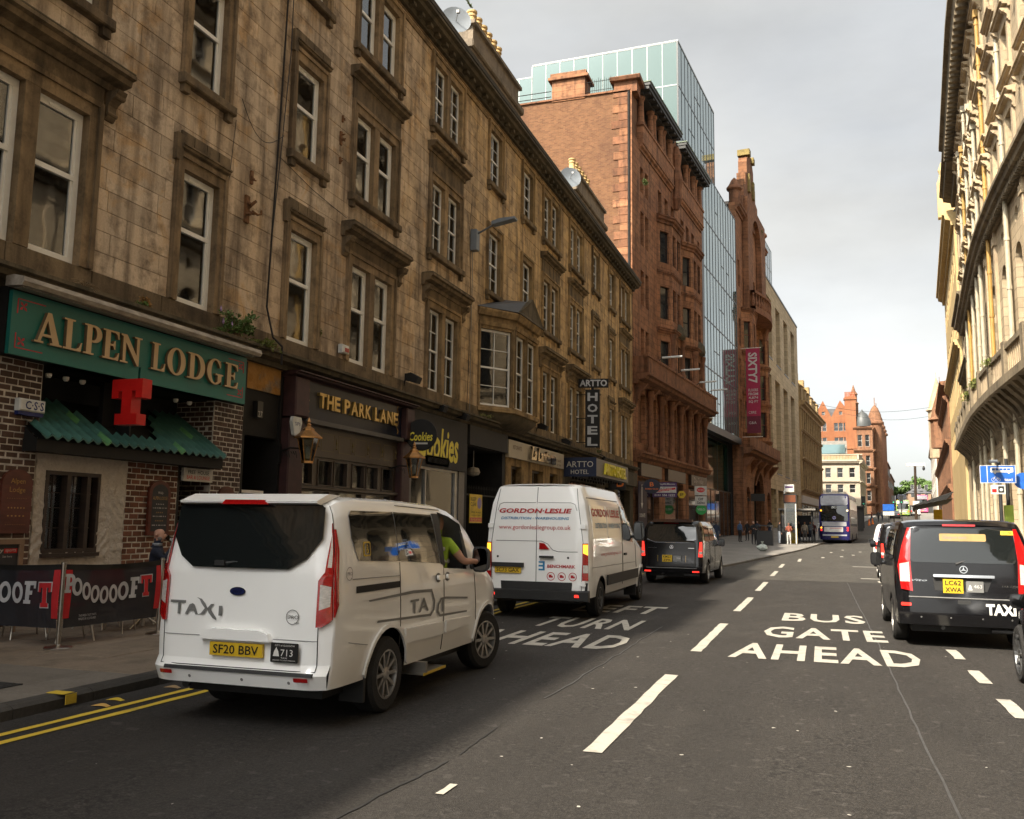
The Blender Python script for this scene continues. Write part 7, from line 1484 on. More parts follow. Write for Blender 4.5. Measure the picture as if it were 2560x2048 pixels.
    for sg in (1, -1):
        for a, c in ((.35, 1.3), (1.38, 2.4)): V.spatch('side_window', [[(a, 1.30), (c, 1.25), (c - .02, 1.74), (a + .03, 1.74)]], m_vglass, .008, 0, 4, sg)
        V.spatch('side_window', [[(2.48, 1.25), (3.4, 1.16), (3.0, 1.62), (2.7, 1.73), (2.46, 1.74)]], m_vglass, .008, 0, 4, sg); mirror(b, .96, 3.2, 1.2, .2, .24, m_bpaint, sg)
    V.seam([(1.34, .4), (1.34, 1.25)], 's', .004); V.seam([(2.44, .4), (2.44, 1.22)], 's', .004); V.seam([(.4, 1.0), (1.34, .99)], 's', .006)
    wm = wheel_meshes(.335, .225, 5 if not old else 8, m_alloy, .22); wheels(b, (.98, 4.0), .83, wm, .335)
    MB().tube((-.3, .05, .30), (-.3, .3, .30), .03).build('tow_bar', m_steel, b); MB().tube((.35, .08, .28), (.8, .08, .28), .03).build('exhaust', m_steel, b)
    return b
mv = black_van('people_carrier', 'black people carrier taxi with lit red lamps ahead of the delivery van', 'taxi', ['KM22', 'ZPR']); place(mv, -4.31, 27.5, -1.6)
vt_ = black_van('black_taxi', 'black taxi van with chrome bar and plate LC62 XWA at the right', 'taxi', ['LC62', 'XWA'], old=True); place(vt_, 1.96, 15.0, -.5)
v2 = copy_tree(mv); v2['label'] = 'black taxi van queued ahead of the plate LC62 XWA taxi'; v2['category'] = 'taxi'; v2.name = 'black_taxi'; place(v2, 2.62, 30.6, -1.5)
tag(v2, group='black taxi vans on the right')
vt_['group'] = 'black taxi vans on the right'
# ---- white London cab
wc = thing('white_cab', 'white cab seen past the queue of black taxis', 'taxi', world=False)
V = Van(wc, 4.85, .94, [(0, 1.45), (.15, 1.72), (.5, 1.85), (1.6, 1.88), (2.4, 1.82), (2.9, 1.5), (3.4, 1.16), (4.6, 1.0), (4.85, .6)], [(0, 1.12), (2.4, 1.12), (3.3, 1.0)], .32, (.95, 3.95), .4, ([(.3, .95), (.6, 1.0), (1.1, .98)], [(0, .98), (.4, .93), (.75, .86), (.9, .8), (.96, .76), (1, .7)]), [(.3, .03), (1.1, .05), (1.45, .18)], m_wpaint, .05)
V.rpatch('rear_window', [[(-.56, 1.13), (.56, 1.13), (.52, 1.42), (-.52, 1.42)]], m_vglass, .008)
for sg in (1, -1): V.rpatch('tail_lamp', [rrect(sg * .78 - .08, sg * .78 + .08, .78, 1.08, .03)], m_lredlit, .012, .012); V.spatch('side_window', [[(.7, 1.16), (1.5, 1.16), (1.5, 1.66), (.8, 1.66)]], m_vglass, .006, 0, 1, sg); V.spatch('side_window', [[(1.56, 1.16), (2.9, 1.1), (2.5, 1.62), (1.56, 1.66)]], m_vglass, .006, 0, 1, sg); mirror(wc, .95, 2.9, 1.1, .18, .2, m_trim, sg)
V.plate(-.26, .26, .62, .73, []); wheels(wc, (.95, 3.95), .82, wm2, .345); place(wc, 3.0, 42.6, -3)
# ---- dark saloon at the right edge
bm_ = thing('dark_saloon', 'dark saloon car cut off by the right edge of the picture', 'car', world=False)
V = Van(bm_, 4.65, .905, [(0, .96), (.15, 1.02), (.6, 1.06), (.95, 1.12), (1.6, 1.38), (2.3, 1.43), (2.9, 1.36), (3.35, 1.12), (3.6, .98), (4.3, .86), (4.55, .74), (4.65, .5)], [(0, .84), (1.2, .90), (2.9, .90), (3.5, .86), (4.4, .72)], .24, (.95, 3.76), .38, ([(.2, .95), (.5, 1.0), (.9, .97)], [(0, .97), (.3, .90), (.7, .78), (.9, .72), (1, .66)]), [(.2, .06), (.6, 0), (1.1, .1)], m_dpaint, .05, 1.2)
for sg in (1, -1): V.spatch('side_window', [[(1.2, .94), (2.1, .94), (2.1, 1.34), (1.7, 1.32)]], m_vglass, .006, 0, 1, sg); V.spatch('side_window', [[(2.15, .94), (3.2, .94), (2.75, 1.30), (2.15, 1.34)]], m_vglass, .006, 0, 1, sg); mirror(bm_, .90, 2.95, .98, .2, .16, m_dpaint, sg)
V.seam([(2.95, .3), (3.0, .9)], 's', .004); V.seam([(2.1, .3), (2.12, .92)], 's', .004); wm3 = wheel_meshes(.33, .23, 5, M('dark_alloy', (.18, .18, .18), .3, .2, 5, metal=.9), .245); wheels(bm_, (.95, 3.76), .80, wm3, .33)
V.rpatch('tail_lamp', [rrect(-.85, -.45, .68, .82, .03)], m_lred, .012); V.rpatch('tail_lamp', [rrect(.45, .85, .68, .82, .03)], m_lred, .012); place(bm_, 3.0, 8.35, -.5)
# ---- double decker buses
def bus(name, label, col, col2, group, num=None, local=True):
    b = thing(name, label, 'bus', world=False, group=group); mp_ = paint('bus_' + name + str(len(MATS)), col, .3, .3)
    V = Van(b, 10.8, 1.27, [(0, 4.18), (.2, 4.28), (1, 4.32), (9.8, 4.32), (10.5, 4.1), (10.7, 3.4), (10.8, 1)], [(0, 2.2), (10.8, 2.2)], .32, (2.6, 8.2), .55, ([(.3, .98), (.8, 1.0), (2.2, 1.0)], [(0, 1.0), (.5, .99), (.8, .98), (.93, .95), (.97, .9), (1, .82)]), [(.3, .06), (1.0, 0), (2.4, .03), (3.4, .12), (4.3, .32)], mp_, .08, .4)
    V.rpatch('upper_panel', [rrect(-1.12, 1.12, 3.3, 4.12, .12)], M('bus_grey', (.17, .17, .19), .4), .03); V.rpatch('rear_window', [[(-1.12, 1.92), (1.12, 1.92), (1.10, 3.26), (-1.10, 3.26)]], m_vglass, .03)
    V.rpatch('engine_grille', [rrect(-1.02, .98, 1.5, 1.86, .03)], M('silver_grille', (.4, .4, .42), .4), .03)
    for k in range(5): V.seam([(-1.0, 1.55 + k * .07), (.96, 1.55 + k * .07)], 'r', .012, m_decal, .032)
    V.rpatch('advert', [rrect(-.85, .7, 1.0, 1.42, .02)], M('advert_cream', (.5, .48, .45), .5), .02); V.rpatch('advert_line', [rrect(-.4, .6, 1.30, 1.34, .01)], m_rdec, .026)
    V.plate(-.3, .3, .5, .62, []); V.rpatch('bumper_strip', [rrect(-1.0, 1.0, .66, .78, .03)], M('silver_strip', (.4, .4, .42), .4), .008)
    for sg in (1, -1):
        for z, mt in ((1.35, m_lamb if sg < 0 else m_lredlit), (1.15, m_lredlit), (2.84, m_lamb if sg < 0 else m_lwh)): V.rpatch('lamp', [ell(sg * 1.08, z, .08, .08, 14)], mt, .04)
        V.spatch('lower_windows', [rrect(1.0, 9.6, 1.5, 2.3, .1)], m_vglass, .01, 0, 0, sg); V.spatch('upper_windows', [rrect(.6, 10.0, 2.95, 3.8, .1)], m_vglass, .01, 0, 0, sg)
        for k in range(5): V.spatch('window_post', [rrect(2.2 + k * 1.6, 2.3 + k * 1.6, 1.5, 3.8, .02)], m_trim, .014, 0, 0, sg)
    if num: V.rpatch('number_blind', [rrect(-.25, .25, 2.98, 3.22, .02)], m_trim, .035); V.rtext('lettering', num, -.18, .18, 3.02, 3.18, M('blind_white', (.7, .7, .65), .5), .04); K = 24; V.rpatch('logo', [ell(0, 2.22, .14, .14, K), ell(0, 2.22, .11, .11, K)], M('lilac_logo', (.45, .4, .7), .5), .035, 0, 0); V.rtext('logo_stroke', 'f', -.05, .06, 2.12, 2.34, MATS['lilac_logo'], .036)
    wm4 = MATS and wheel_meshes(.48, .28, 8, m_steel, .29); wheels(b, (2.6, 8.2), 1.08, wm4, .48); return b
bb = bus('double_decker', 'dark blue double decker bus at the stop on the left', (.012, .012, .085), None, None, 'DU'); place(bb, 1.0, 83.5, -5.3, .42)
# ---------------------------------------------------------------- people
m_skin = M('skin', (.46, .25, .17), .55, .12, 8); m_skin2 = M('skin_brown', (.20, .10, .06), .55, .12, 8)
def cloth(name, c): return M('cloth_' + name, c, .9, .25, 7, bump=.15)
STAND = dict(v={'pel': (0, 0, .95, .145, .11), 'wai': (0, 0, 1.10, .135, .10), 'che': (0, .0, 1.30, .165, .115), 'nb': (0, 0, 1.45, .085, .075), 'nk': (0, .012, 1.52, .052, .052), 'jaw': (0, .035, 1.59, .07, .08), 'hd': (0, .02, 1.67, .083, .098), 'top': (0, .005, 1.745, .055, .065),
    'sR': (.175, 0, 1.41, .07, .07), 'eR': (.235, -.02, 1.13, .047, .047), 'wR': (.235, .08, .90, .034, .03), 'hR': (.23, .12, .82, .022, .042), 'fR': (.225, .135, .735, .014, .03), 'sL': (-.175, 0, 1.41, .07, .07), 'eL': (-.235, -.02, 1.13, .047, .047), 'wL': (-.235, .08, .90, .034, .03), 'hL': (-.23, .12, .82, .022, .042), 'fL': (-.225, .135, .735, .014, .03),
    'pR': (.095, 0, .88, .105, .105), 'kR': (.105, .02, .49, .066, .066), 'aR': (.11, -.02, .10, .042, .045), 'tR': (.125, .15, .045, .04, .035), 'pL': (-.095, 0, .88, .105, .105), 'kL': (-.105, .02, .49, .066, .066), 'aL': (-.11, -.02, .10, .042, .045), 'tL': (-.125, .15, .045, .04, .035)},
    e=[('pel', 'wai', 1), ('wai', 'che', 1), ('che', 'nb', 1), ('nb', 'nk', 0), ('nk', 'jaw', 0), ('jaw', 'hd', 0), ('hd', 'top', 4), ('che', 'sR', 1), ('sR', 'eR', 1), ('eR', 'wR', 1), ('wR', 'hR', 0), ('hR', 'fR', 0), ('che', 'sL', 1), ('sL', 'eL', 1), ('eL', 'wL', 1), ('wL', 'hL', 0), ('hL', 'fL', 0),
       ('pel', 'pR', 2), ('pR', 'kR', 2), ('kR', 'aR', 2), ('aR', 'tR', 3), ('pel', 'pL', 2), ('pL', 'kL', 2), ('kL', 'aL', 2), ('aL', 'tL', 3)])
def pose(base, fingers=(), **k):
    v = dict(base['v']); v.update({a: (*b, *v[a][3:]) if len(b) == 3 else b for a, b in k.items()}); e = list(base['e'])
    for sd, dirv, curl in fingers:                # five separate fingers with a knuckle bend
        h = Vector(v['h' + sd][:3]); w_ = Vector(v['w' + sd][:3]); d = (h - w_).normalized(); side = Vector(dirv).normalized(); nrm = d.cross(side)
        e = [q for q in e if 'f' + sd not in q[:2]]; v.pop('f' + sd, None)
        for i, (off, ln) in enumerate(((-.030, .055), (-.010, .070), (.010, .075), (.028, .065))):
            a = h + side * off + d * .03; b = a + d * ln * .5; c = b + (d * (1 - curl) + nrm * curl) * ln * .55
            for n_, p in (('a', a), ('b', b), ('c', c)): v['f%s%d%s' % (sd, i, n_)] = (*p, .009, .009)
            e += [('h' + sd, 'f%s%da' % (sd, i), 0), ('f%s%da' % (sd, i), 'f%s%db' % (sd, i), 0), ('f%s%db' % (sd, i), 'f%s%dc' % (sd, i), 0)]
        a = w_ + d * .03 - side * .03; b = a - side * .03 + d * .035; v['th%sa' % sd] = (*a, .011, .011); v['th%sb' % sd] = (*b, .009, .009); e += [('w' + sd, 'th%sa' % sd, 0), ('th%sa' % sd, 'th%sb' % sd, 0)]
    return dict(v=v, e=e)
POSES = {'stand': STAND,
    'phone': pose(STAND, eR=(.24, .02, 1.13), wR=(.12, .24, 1.20), hR=(.07, .29, 1.23), fR=(.03, .31, 1.25), eL=(-.24, .0, 1.13), wL=(-.14, .22, 1.14), hL=(-.08, .28, 1.17), fL=(-.04, .3, 1.19)),
    'stride': pose(STAND, kR=(.1, .18, .52), aR=(.1, .26, .12), tR=(.11, .42, .07), kL=(-.1, -.06, .5), aL=(-.1, -.32, .16), tL=(-.11, -.2, .05), wR=(.24, -.1, .92), hR=(.24, -.13, .84), fR=(.23, -.14, .76), wL=(-.24, .2, .95), hL=(-.24, .26, .89), fL=(-.23, .3, .82)),
    'sit_drink': pose(STAND, [('R', (0, .3, 1), .8)], kR=(.12, .44, .90), aR=(.13, .44, .48), tR=(.14, .6, .42), kL=(-.12, .44, .90), aL=(-.13, .42, .48), tL=(-.14, .58, .42), sR=(.185, .02, 1.40), eR=(.27, .18, 1.28), wR=(.17, .29, 1.50), hR=(.12, .27, 1.565), eL=(-.25, .1, 1.14), wL=(-.16, .32, 1.1), hL=(-.12, .4, 1.1), fL=(-.1, .46, 1.1), nose=(0, .135, 1.655, .016, .016)),
    'drive': pose(STAND, [('R', (.2, 0, 1), .5)], kR=(.12, .42, .98), aR=(.13, .6, .62), tR=(.14, .74, .6), kL=(-.12, .42, .98), aL=(-.13, .6, .62), tL=(-.14, .74, .6), eR=(.31, .10, 1.20), wR=(.385, .32, 1.20), hR=(.40, .39, 1.17), eL=(-.25, .12, 1.14), wL=(-.16, .38, 1.18), hL=(-.12, .45, 1.2), fL=(-.1, .5, 1.2), nose=(0, .135, 1.655, .016, .016))}
for k in ('sit_drink', 'drive'): POSES[k]['e'].append(('jaw', 'nose', 0))
POSES['drive']['e'] = [(a, b, 0 if (a, b) in (('sR', 'eR'), ('eR', 'wR')) else q) for a, b, q in POSES['drive']['e']]
PM = {}
def person_meshes():
    tmp = []
    for k, p in POSES.items():
        ns = list(p['v']); me = bpy.data.meshes.new('person'); me.from_pydata([p['v'][n][:3] for n in ns], [(ns.index(a), ns.index(b)) for a, b, _ in p['e']], [])
        o = bpy.data.objects.new('tmp', me); COL.objects.link(o); o.modifiers.new('skin', 'SKIN'); s = o.modifiers.new('sub', 'SUBSURF'); s.levels = 2 if k in ('sit_drink', 'drive') else 1
        for i, n in enumerate(ns): sv = me.skin_vertices[0].data[i]; sv.radius = p['v'][n][3:5]; sv.use_root = n == 'pel'
        tmp.append((k, p, o))
    dg = bpy.context.evaluated_depsgraph_get()
    for k, p, o in tmp:
        me = bpy.data.meshes.new_from_object(o.evaluated_get(dg)); me.name = 'person'; me.materials.clear()
        for i in range(5): me.materials.append(m_skin)
        segs = [(Vector(p['v'][a][:3]), Vector(p['v'][b][:3]), gr_, max(p['v'][a][3], p['v'][b][3])) for a, b, gr_ in p['e']]
        for f in me.polygons:
            c = f.center; best = None
            for a, b, gr_, r in segs:
                ab = b - a; t_ = max(0, min(1, (c - a).dot(ab) / ab.dot(ab))); d = (c - a - ab * t_).length - r * .8
                if best is None or d < best[0]: best = (d, gr_)
            gi = best[1]
            if gi in (0, 4) and c.z > 1.55 and abs(c.x) < .14 and abs(c.y) < .16: gi = 4 if (c.z > 1.70 and c.y < .085) or (c.y < -.01 and c.z > 1.60) or c.z > 1.74 else 0
            f.material_index = gi; f.use_smooth = True
        PM[k] = me; d = o.data; bpy.data.objects.remove(o); bpy.data.meshes.remove(d)
person_meshes()
m_hair = M('dark_hair', (.02, .014, .01), .7); m_grey_hair = M('grey_hair', (.3, .28, .26), .7); m_shoe = M('shoe', (.02, .018, .016), .6)
def person(label, x, y, deg, kind, top, legs, hair=None, skin=None, h=1.0, shoe=None, group=None, z=None):
    o = bpy.data.objects.new('person', PM[kind]); COL.objects.link(o); o.location = (x, y, (g(y) + .12) if z is None else z); o.rotation_euler = (0, 0, RAD(deg)); o.scale = (h, h, h)
    for i, mt in enumerate((skin or m_skin, top, legs, shoe or m_shoe, hair or m_hair)): o.material_slots[i].link = 'OBJECT'; o.material_slots[i].material = mt
    return tag(o, label, 'person', group)
GR = 'people waiting near the bus stop'
c_blk = cloth('black', (.015, .015, .017)); c_nav = cloth('navy', (.02, .03, .06)); c_blu = cloth('blue', (.07, .12, .22)); c_wht = cloth('white', (.55, .53, .5)); c_rus = cloth('rust', (.22, .06, .035)); c_gry = cloth('grey', (.16, .16, .17)); c_brn = cloth('brown', (.10, .07, .05)); c_den = cloth('denim', (.05, .07, .11))
person('person in blue jacket standing by the red stone portal', -6.45, 77, -40, 'stand', c_blu, c_blk, m_grey_hair, group=GR)
person('person in dark clothes in the red stone doorway', -6.2, 81.5, 160, 'stand', c_blk, c_blk, group=GR)
person('person in dark coat looking down at a phone beside the bin', -4.95, 71.2, 200, 'phone', c_blk, c_blk, m_grey_hair, group=GR)
person('person in black standing far behind the litter bin', -4.8, 91, 150, 'stand', c_blk, c_nav, group=GR)
person('person in black top and pale jeans facing the road', -3.2, 74, -70, 'stand', c_blk, cloth('pale_denim', (.25, .28, .32)), group=GR)
person('person in rust top and white trousers holding a phone', -2.45, 73.2, 170, 'phone', c_rus, c_wht, m_hair, m_skin2, .96, M('white_shoe', (.5, .5, .48), .6), group=GR)
person('person in white coat and grey skirt by the shelter', -1.42, 80.6, 190, 'stand', c_wht, c_gry, group=GR)
person('person in light blue shirt beside the bus', -.98, 81.3, 200, 'phone', cloth('sky', (.16, .22, .3)), c_nav, group=GR)
person('person in brown jacket inside the bus shelter', -1.9, 82.5, 120, 'stand', c_brn, c_den, group=GR)
person('person in maroon top waiting beside the blue bus', -.75, 82.3, 180, 'stand', cloth('maroon', (.09, .02, .025)), c_blk, group=GR)
for i, (x, y, d, tp, lg, lb) in enumerate(((8.3, 152, 20, c_blk, c_blk, 'person in black crossing at the far junction'), (9.2, 158, 200, c_gry, c_nav, 'person in grey at the far junction'), (7.2, 149, 100, c_rus, c_den, 'person in red top at the far junction'), (-10.2, 61, 170, c_brn, c_gry, 'person in brown coat walking beside the parked people carrier'), (6.4, 88, 170, c_nav, c_den, 'person in navy on the right pavement'))): person(lb, x, y, d, 'stride', tp, lg, group='people walking farther up the street')
for i, (x, y, d, k, tp, lg, lb) in enumerate(((-7.6, 70, 150, 'stride', c_blk, c_gry, 'person in black walking by the glass office doors'), (-8.3, 74.5, 30, 'stand', c_gry, c_blk, 'person in grey standing close to the glass office'), (-5.5, 84, 170, 'stand', c_nav, c_blk, 'person in navy behind the bus stop frame'), (-2.6, 85.5, 160, 'stand', c_brn, c_gry, 'person in brown at the far end of the shelter'), (-6.9, 63.5, 10, 'stride', c_nav, c_den, 'person in navy and denim walking away near the red building'), (-3.6, 88, 185, 'phone', c_blk, c_den, 'person in black with phone beyond the shelter'), (-.2, 90.5, 180, 'stand', c_wht, c_nav, 'person in white top beyond the blue bus'))): person(lb, x, y, d, k, tp, lg, group=GR)
man = person('bald bearded person in navy jumper drinking behind the pub banner', -10.0, 11.85, -62, 'sit_drink', cloth('navy_knit', (.012, .016, .032)), c_blk, m_skin, z=-.155)
mb = MB()
for sg in (-1, 1): mb.lathe([(.0, -.012), (.022, -.012), (.03, 0), (.022, .012), (.0, .012)], (sg * .088, -.002, 1.655), 8, 'x')
mb.build('ear', m_skin, man, smooth=True)
MB().lathe([(.066, 1.565), (.072, 1.60), (.066, 1.625)], (0, .042, 0), 12).build('beard', M('grey_beard', (.2, .17, .15), .9), man, smooth=True)
MB().lathe([(.072, 1.475), (.078, 1.51), (.07, 1.52)], (0, .0, 0), 14).build('collar', cloth('check', (.25, .27, .3)), man, smooth=True)
for sg in (-1, 1): MB().lathe([(.0, -.004), (.012, 0), (.0, .004)], (sg * .034, .108, 1.672), 8, 'y').build('eye', m_black, man)
gls = thing('beer_glass', 'glass of beer raised by the seated man', 'glass', (-9.8, 11.98, 1.33)); gp2 = man.matrix_world
mb = MB(); mb.lathe([(.026, 0), (.03, .01), (.04, .14), (.037, .14), (.027, .015)], (0, 0, 0), 14); gl_ = mb.build('tumbler', m_lg, gls, smooth=True); gl_.location = (0, 0, 0); gl_.rotation_euler = (RAD(18), RAD(-52), 0); gls.location = (-9.83, 12.03, 1.375)
MB().lathe([(.026, .012), (.034, .08), (.0, .08)], (0, 0, 0), 12).build('beer', M('beer', (.35, .16, .02), .2), gl_)
drv = person('driver in yellow green high visibility vest inside the white taxi', -4.22, 9.62, 1, 'drive', M('hi_vis', (.33, .50, .04), .8), c_blk, m_grey_hair, z=.11)
for z in (1.18, 1.32): MB().lathe([(.168, z), (.172, z + .02), (.168, z + .045)], (0, 0, 0), 16).build('reflective_band', M('reflective_grey', (.45, .46, .45), .4), drv, smooth=True)
# ---------------------------------------------------------------- pub barriers and seats
m_ss = M('brushed_steel', (.50, .46, .40), .28, .15, 9, metal=1); t = NT('banner_mesh'); t.set((.012, .012, .018), .8); t.b.inputs['Alpha'].default_value = .93; m_ban = t.m
def post(x, y, label):
    p = thing('barrier_post', label, 'post', (x, y, .12), 'steel posts of the pub barrier'); c = (x, y, 0)
    MB().lathe([(.17, .12), (.17, .13), (.15, .145), (.04, .155), (.03, .165)], c, 28).build('base', m_ss, p, smooth=RAD(40)); MB().lathe([(.028, .16), (.028, 1.15), (.034, 1.155), (.034, 1.18), (.02, 1.19)], c, 16).build('pole', m_ss, p, smooth=RAD(40)); MB().lathe([(.036, .27), (.036, .30)], c, 14).build('collar', m_ss, p); return p
P1, P2, P0_ = (-9.11, 9.11), (-9.02, 10.82), (-10.9, 9.02)
post(*P1, 'steel barrier post at the corner of the pub banners'); post(*P2, 'steel barrier post half hidden by the white taxi'); post(*P0_, 'steel barrier post beside the brick wall')
OO = [ell(.5, .5, .5, .5, 26), ell(.5, .5, .24, .30, 22)]
SL = {'O': OO, 'P': [[(0, 0), (.6, 0), (.6, .16), (.46, .16), (.46, .36)] + arcpts(.55, .68, .4, .32, -90, 90, 10) + [(0, 1), (0, .84), (.14, .84), (.14, .16), (0, .16)], [(.46, .54), (.46, .82)] + arcpts(.52, .68, .12, .14, 90, -90, 8)],
      'F': [[(0, 0), (.62, 0), (.62, .16), (.48, .16), (.48, .40), (.70, .40), (.70, .58), (.48, .58), (.48, .82), (.78, .82), (.78, .68), (.95, .68), (.95, 1), (0, 1), (0, .84), (.14, .84), (.14, .16), (0, .16)]],
      'T': [[(.2, 0), (.8, 0), (.8, .18), (.67, .18), (.67, .80), (.82, .80), (.82, .62), (1, .62), (1, 1), (0, 1), (0, .62), (.18, .62), (.18, .80), (.33, .80), (.33, .18), (.2, .18)]]}
m_bl = M('banner_letter', (.50, .50, .52), .8); m_br = M('banner_red', (.50, .015, .02), .7)
def banner(pa, pb, label, letters, z0=.36, z1=1.16):
    b = thing('barrier_banner', label, 'banner', ((pa[0] + pb[0]) / 2, (pa[1] + pb[1]) / 2, .12), 'black banners of the pub barrier'); dx, dy = pb[0] - pa[0], pb[1] - pa[1]; ln = math.hypot(dx, dy); dx /= ln; dy /= ln; nx_, ny_ = dy, -dx
    if ny_ > 0 and abs(ny_) > .5: nx_, ny_ = -nx_, -ny_
    def S(u, v, d=0): q = .022 * math.sin(u * 5.2) * math.sin(math.pi * max(0, min(1, (v - z0) / (z1 - z0)))) + .008 * math.sin(u * 13 + v * 6); sag = -.03 * math.sin(math.pi * u / ln) * (v - z0) / (z1 - z0); return (pa[0] + dx * u + nx_ * (q + d), pa[1] + dy * u + ny_ * (q + d), v + sag)
    def G_(a0, a1, c0, c1, nm, mt, d): MB().grid(lambda u, v: S(lerp(a0, a1, u), lerp(c0, c1, v), d), 40, 8).build(nm, mt, b, smooth=True)
    G_(.05, ln - .05, z0, z1, 'cloth', m_ban, 0); G_(.035, ln - .035, z1 - .07, z1, 'top_hem', m_black, .003); G_(.03, .13, z0 + .12, z1 - .07, 'red_edge', m_br, .004); G_(ln - .13, ln - .03, z0 + .12, z1 - .07, 'red_edge', m_br, .004)
    for ch, u0, w, zb_, h in letters:
        ge = subdiv(poly_geo(SL[ch]), 1)
        if ch == 'T': put('letter_outline', ([((v[0] - .5) * 1.14 + .5, (v[1] - .5) * 1.08 + .5, 0) for v in ge[0]], ge[1]), lambda u, v, d: S(u0 + u * w, zb_ + v * h, .006), m_bl, b)
        put('letter', ge, lambda u, v, d: S(u0 + u * w, zb_ + v * h, .009), m_br if ch == 'T' else m_bl, b)
    return S, b
L1 = [('P', .02, .16, .80, .24), ('O', .13, .155, .76, .23), ('O', .285, .155, .70, .23), ('O', .44, .155, .65, .235), ('O', .60, .155, .63, .24), ('O', .765, .165, .63, .25), ('O', .935, .17, .65, .26), ('F', 1.12, .17, .67, .29), ('T', 1.31, .19, .68, .29)]
S1, b1 = banner(P1, P2, 'black pub banner with POOOOOOFT lettering beside the taxi', L1)
put('lettering', text_geo("THE FRESH TASTE THAT'S", .30, .03), lambda u, v, d: S1(.42 + u, .50 + v, .006), m_bl, b1); put('lettering', text_geo('MADE IN SCOTLAND', .29, .03), lambda u, v, d: S1(.42 + u, .455 + v, .006), m_bl, b1)
banner(P0_, P1, 'black pub banner with OOFT lettering at the left edge', [('O', .58, .19, .66, .28), ('O', .79, .19, .66, .28), ('O', 1.0, .20, .66, .28), ('F', 1.22, .19, .66, .29), ('T', 1.45, .20, .62, .31)])
def chair():
    c = thing('cafe_chair', 'red cafe chair', 'chair', world=False, group='red chairs behind the pub banner'); mb = MB()
    mb.grid(lambda u, v: (lerp(-.21, .21, u), lerp(-.2, .22, v), .45 + .02 * math.cos(u * 6.28)), 8, 6).build('seat', m_red, c, smooth=True)
    MB().grid(lambda u, v: (lerp(-.23, .23, u) * (1 - .25 * v ** 3), -.20 - .07 * v - .05 * (1 - (2 * u - 1) ** 2), .50 + .42 * v), 10, 8).build('backrest', m_red, c, smooth=True)
    for sx in (-1, 1):
        for sy in (-1, 1): MB().tube((sx * .17, sy * .15, .45), (sx * .22, sy * .24, 0), .014, .012, 8).build('leg', m_ss, c)
    MB().tube((-.17, -.15, .44), (.17, -.15, .44), .012).tube((-.17, .15, .44), (.17, .15, .44), .012).build('frame', m_ss, c, kind='stuff'); return c
ch0 = chair()
for i, (x, y, d, lb) in enumerate(((-9.55, 9.75, 150, 'red cafe chair right behind the corner barrier post'), (-9.75, 10.75, 20, 'red cafe chair in the middle behind the lettered banner'), (-10.35, 9.75, 60, 'red cafe chair behind the left banner'), (-10.3, 11.0, 100, 'red cafe chair close to the pub window'))):
    c = ch0 if i == 0 else copy_tree(ch0); c.location = (x, y, .12); c.rotation_euler = (0, 0, RAD(d)); c['label'] = lb
stl = thing('bar_stool', 'dark bar stool under the drinking man', 'stool', (-10, 11.85, .12)); MB().lathe([(.0, .66), (.19, .66), (.19, .70), (.0, .71)], (-10, 11.85, 0), 18).build('seat', m_black, stl)
for k in range(4): q = RAD(45 + 90 * k); MB().tube((-10 + .12 * math.cos(q), 11.85 + .12 * math.sin(q), .66), (-10 + .2 * math.cos(q), 11.85 + .2 * math.sin(q), .12), .014).build('leg', m_ss, stl)
ctb = thing('cafe_table', 'small round cafe table behind the lettered banner', 'table', (-9.75, 11.35, .12)); MB().lathe([(.0, .82), (.32, .82), (.32, .845), (.0, .85)], (-9.75, 11.35, 0), 24).build('tabletop', m_ss, ctb); MB().lathe([(.025, .14), (.025, .82)], (-9.75, 11.35, 0), 10).build('stem', m_ss, ctb)
for k in range(3): q = RAD(30 + 120 * k); MB().tube((-9.75, 11.35, .3), (-9.75 + .28 * math.cos(q), 11.35 + .28 * math.sin(q), .12), .014).build('leg', m_ss, ctb)
for i, (x, y, c, lb) in enumerate(((-6.42, 6.98, (.5, .3, .08), 'pale fruit skin lying at the kerb'), (-6.5, 7.25, (.55, .38, .03), 'yellow fruit peel lying at the kerb'), (-6.45, 8.0, (.3, .2, .1), 'brown wrapper scrap at the kerb near the taxi'))):
    o = thing('litter', lb, 'litter', (x, y, 0), 'litter in the gutter')
    MB().grid(lambda u, v: (x + lerp(-.09, .09, u), y + lerp(-.03, .03, v) + .03 * math.sin(u * 3), .008 + .022 * math.sin(u * 3.1) * math.sin(v * 3.1)), 6, 3).build('peel', M('litter_%d' % i, c, .7), o, smooth=True)
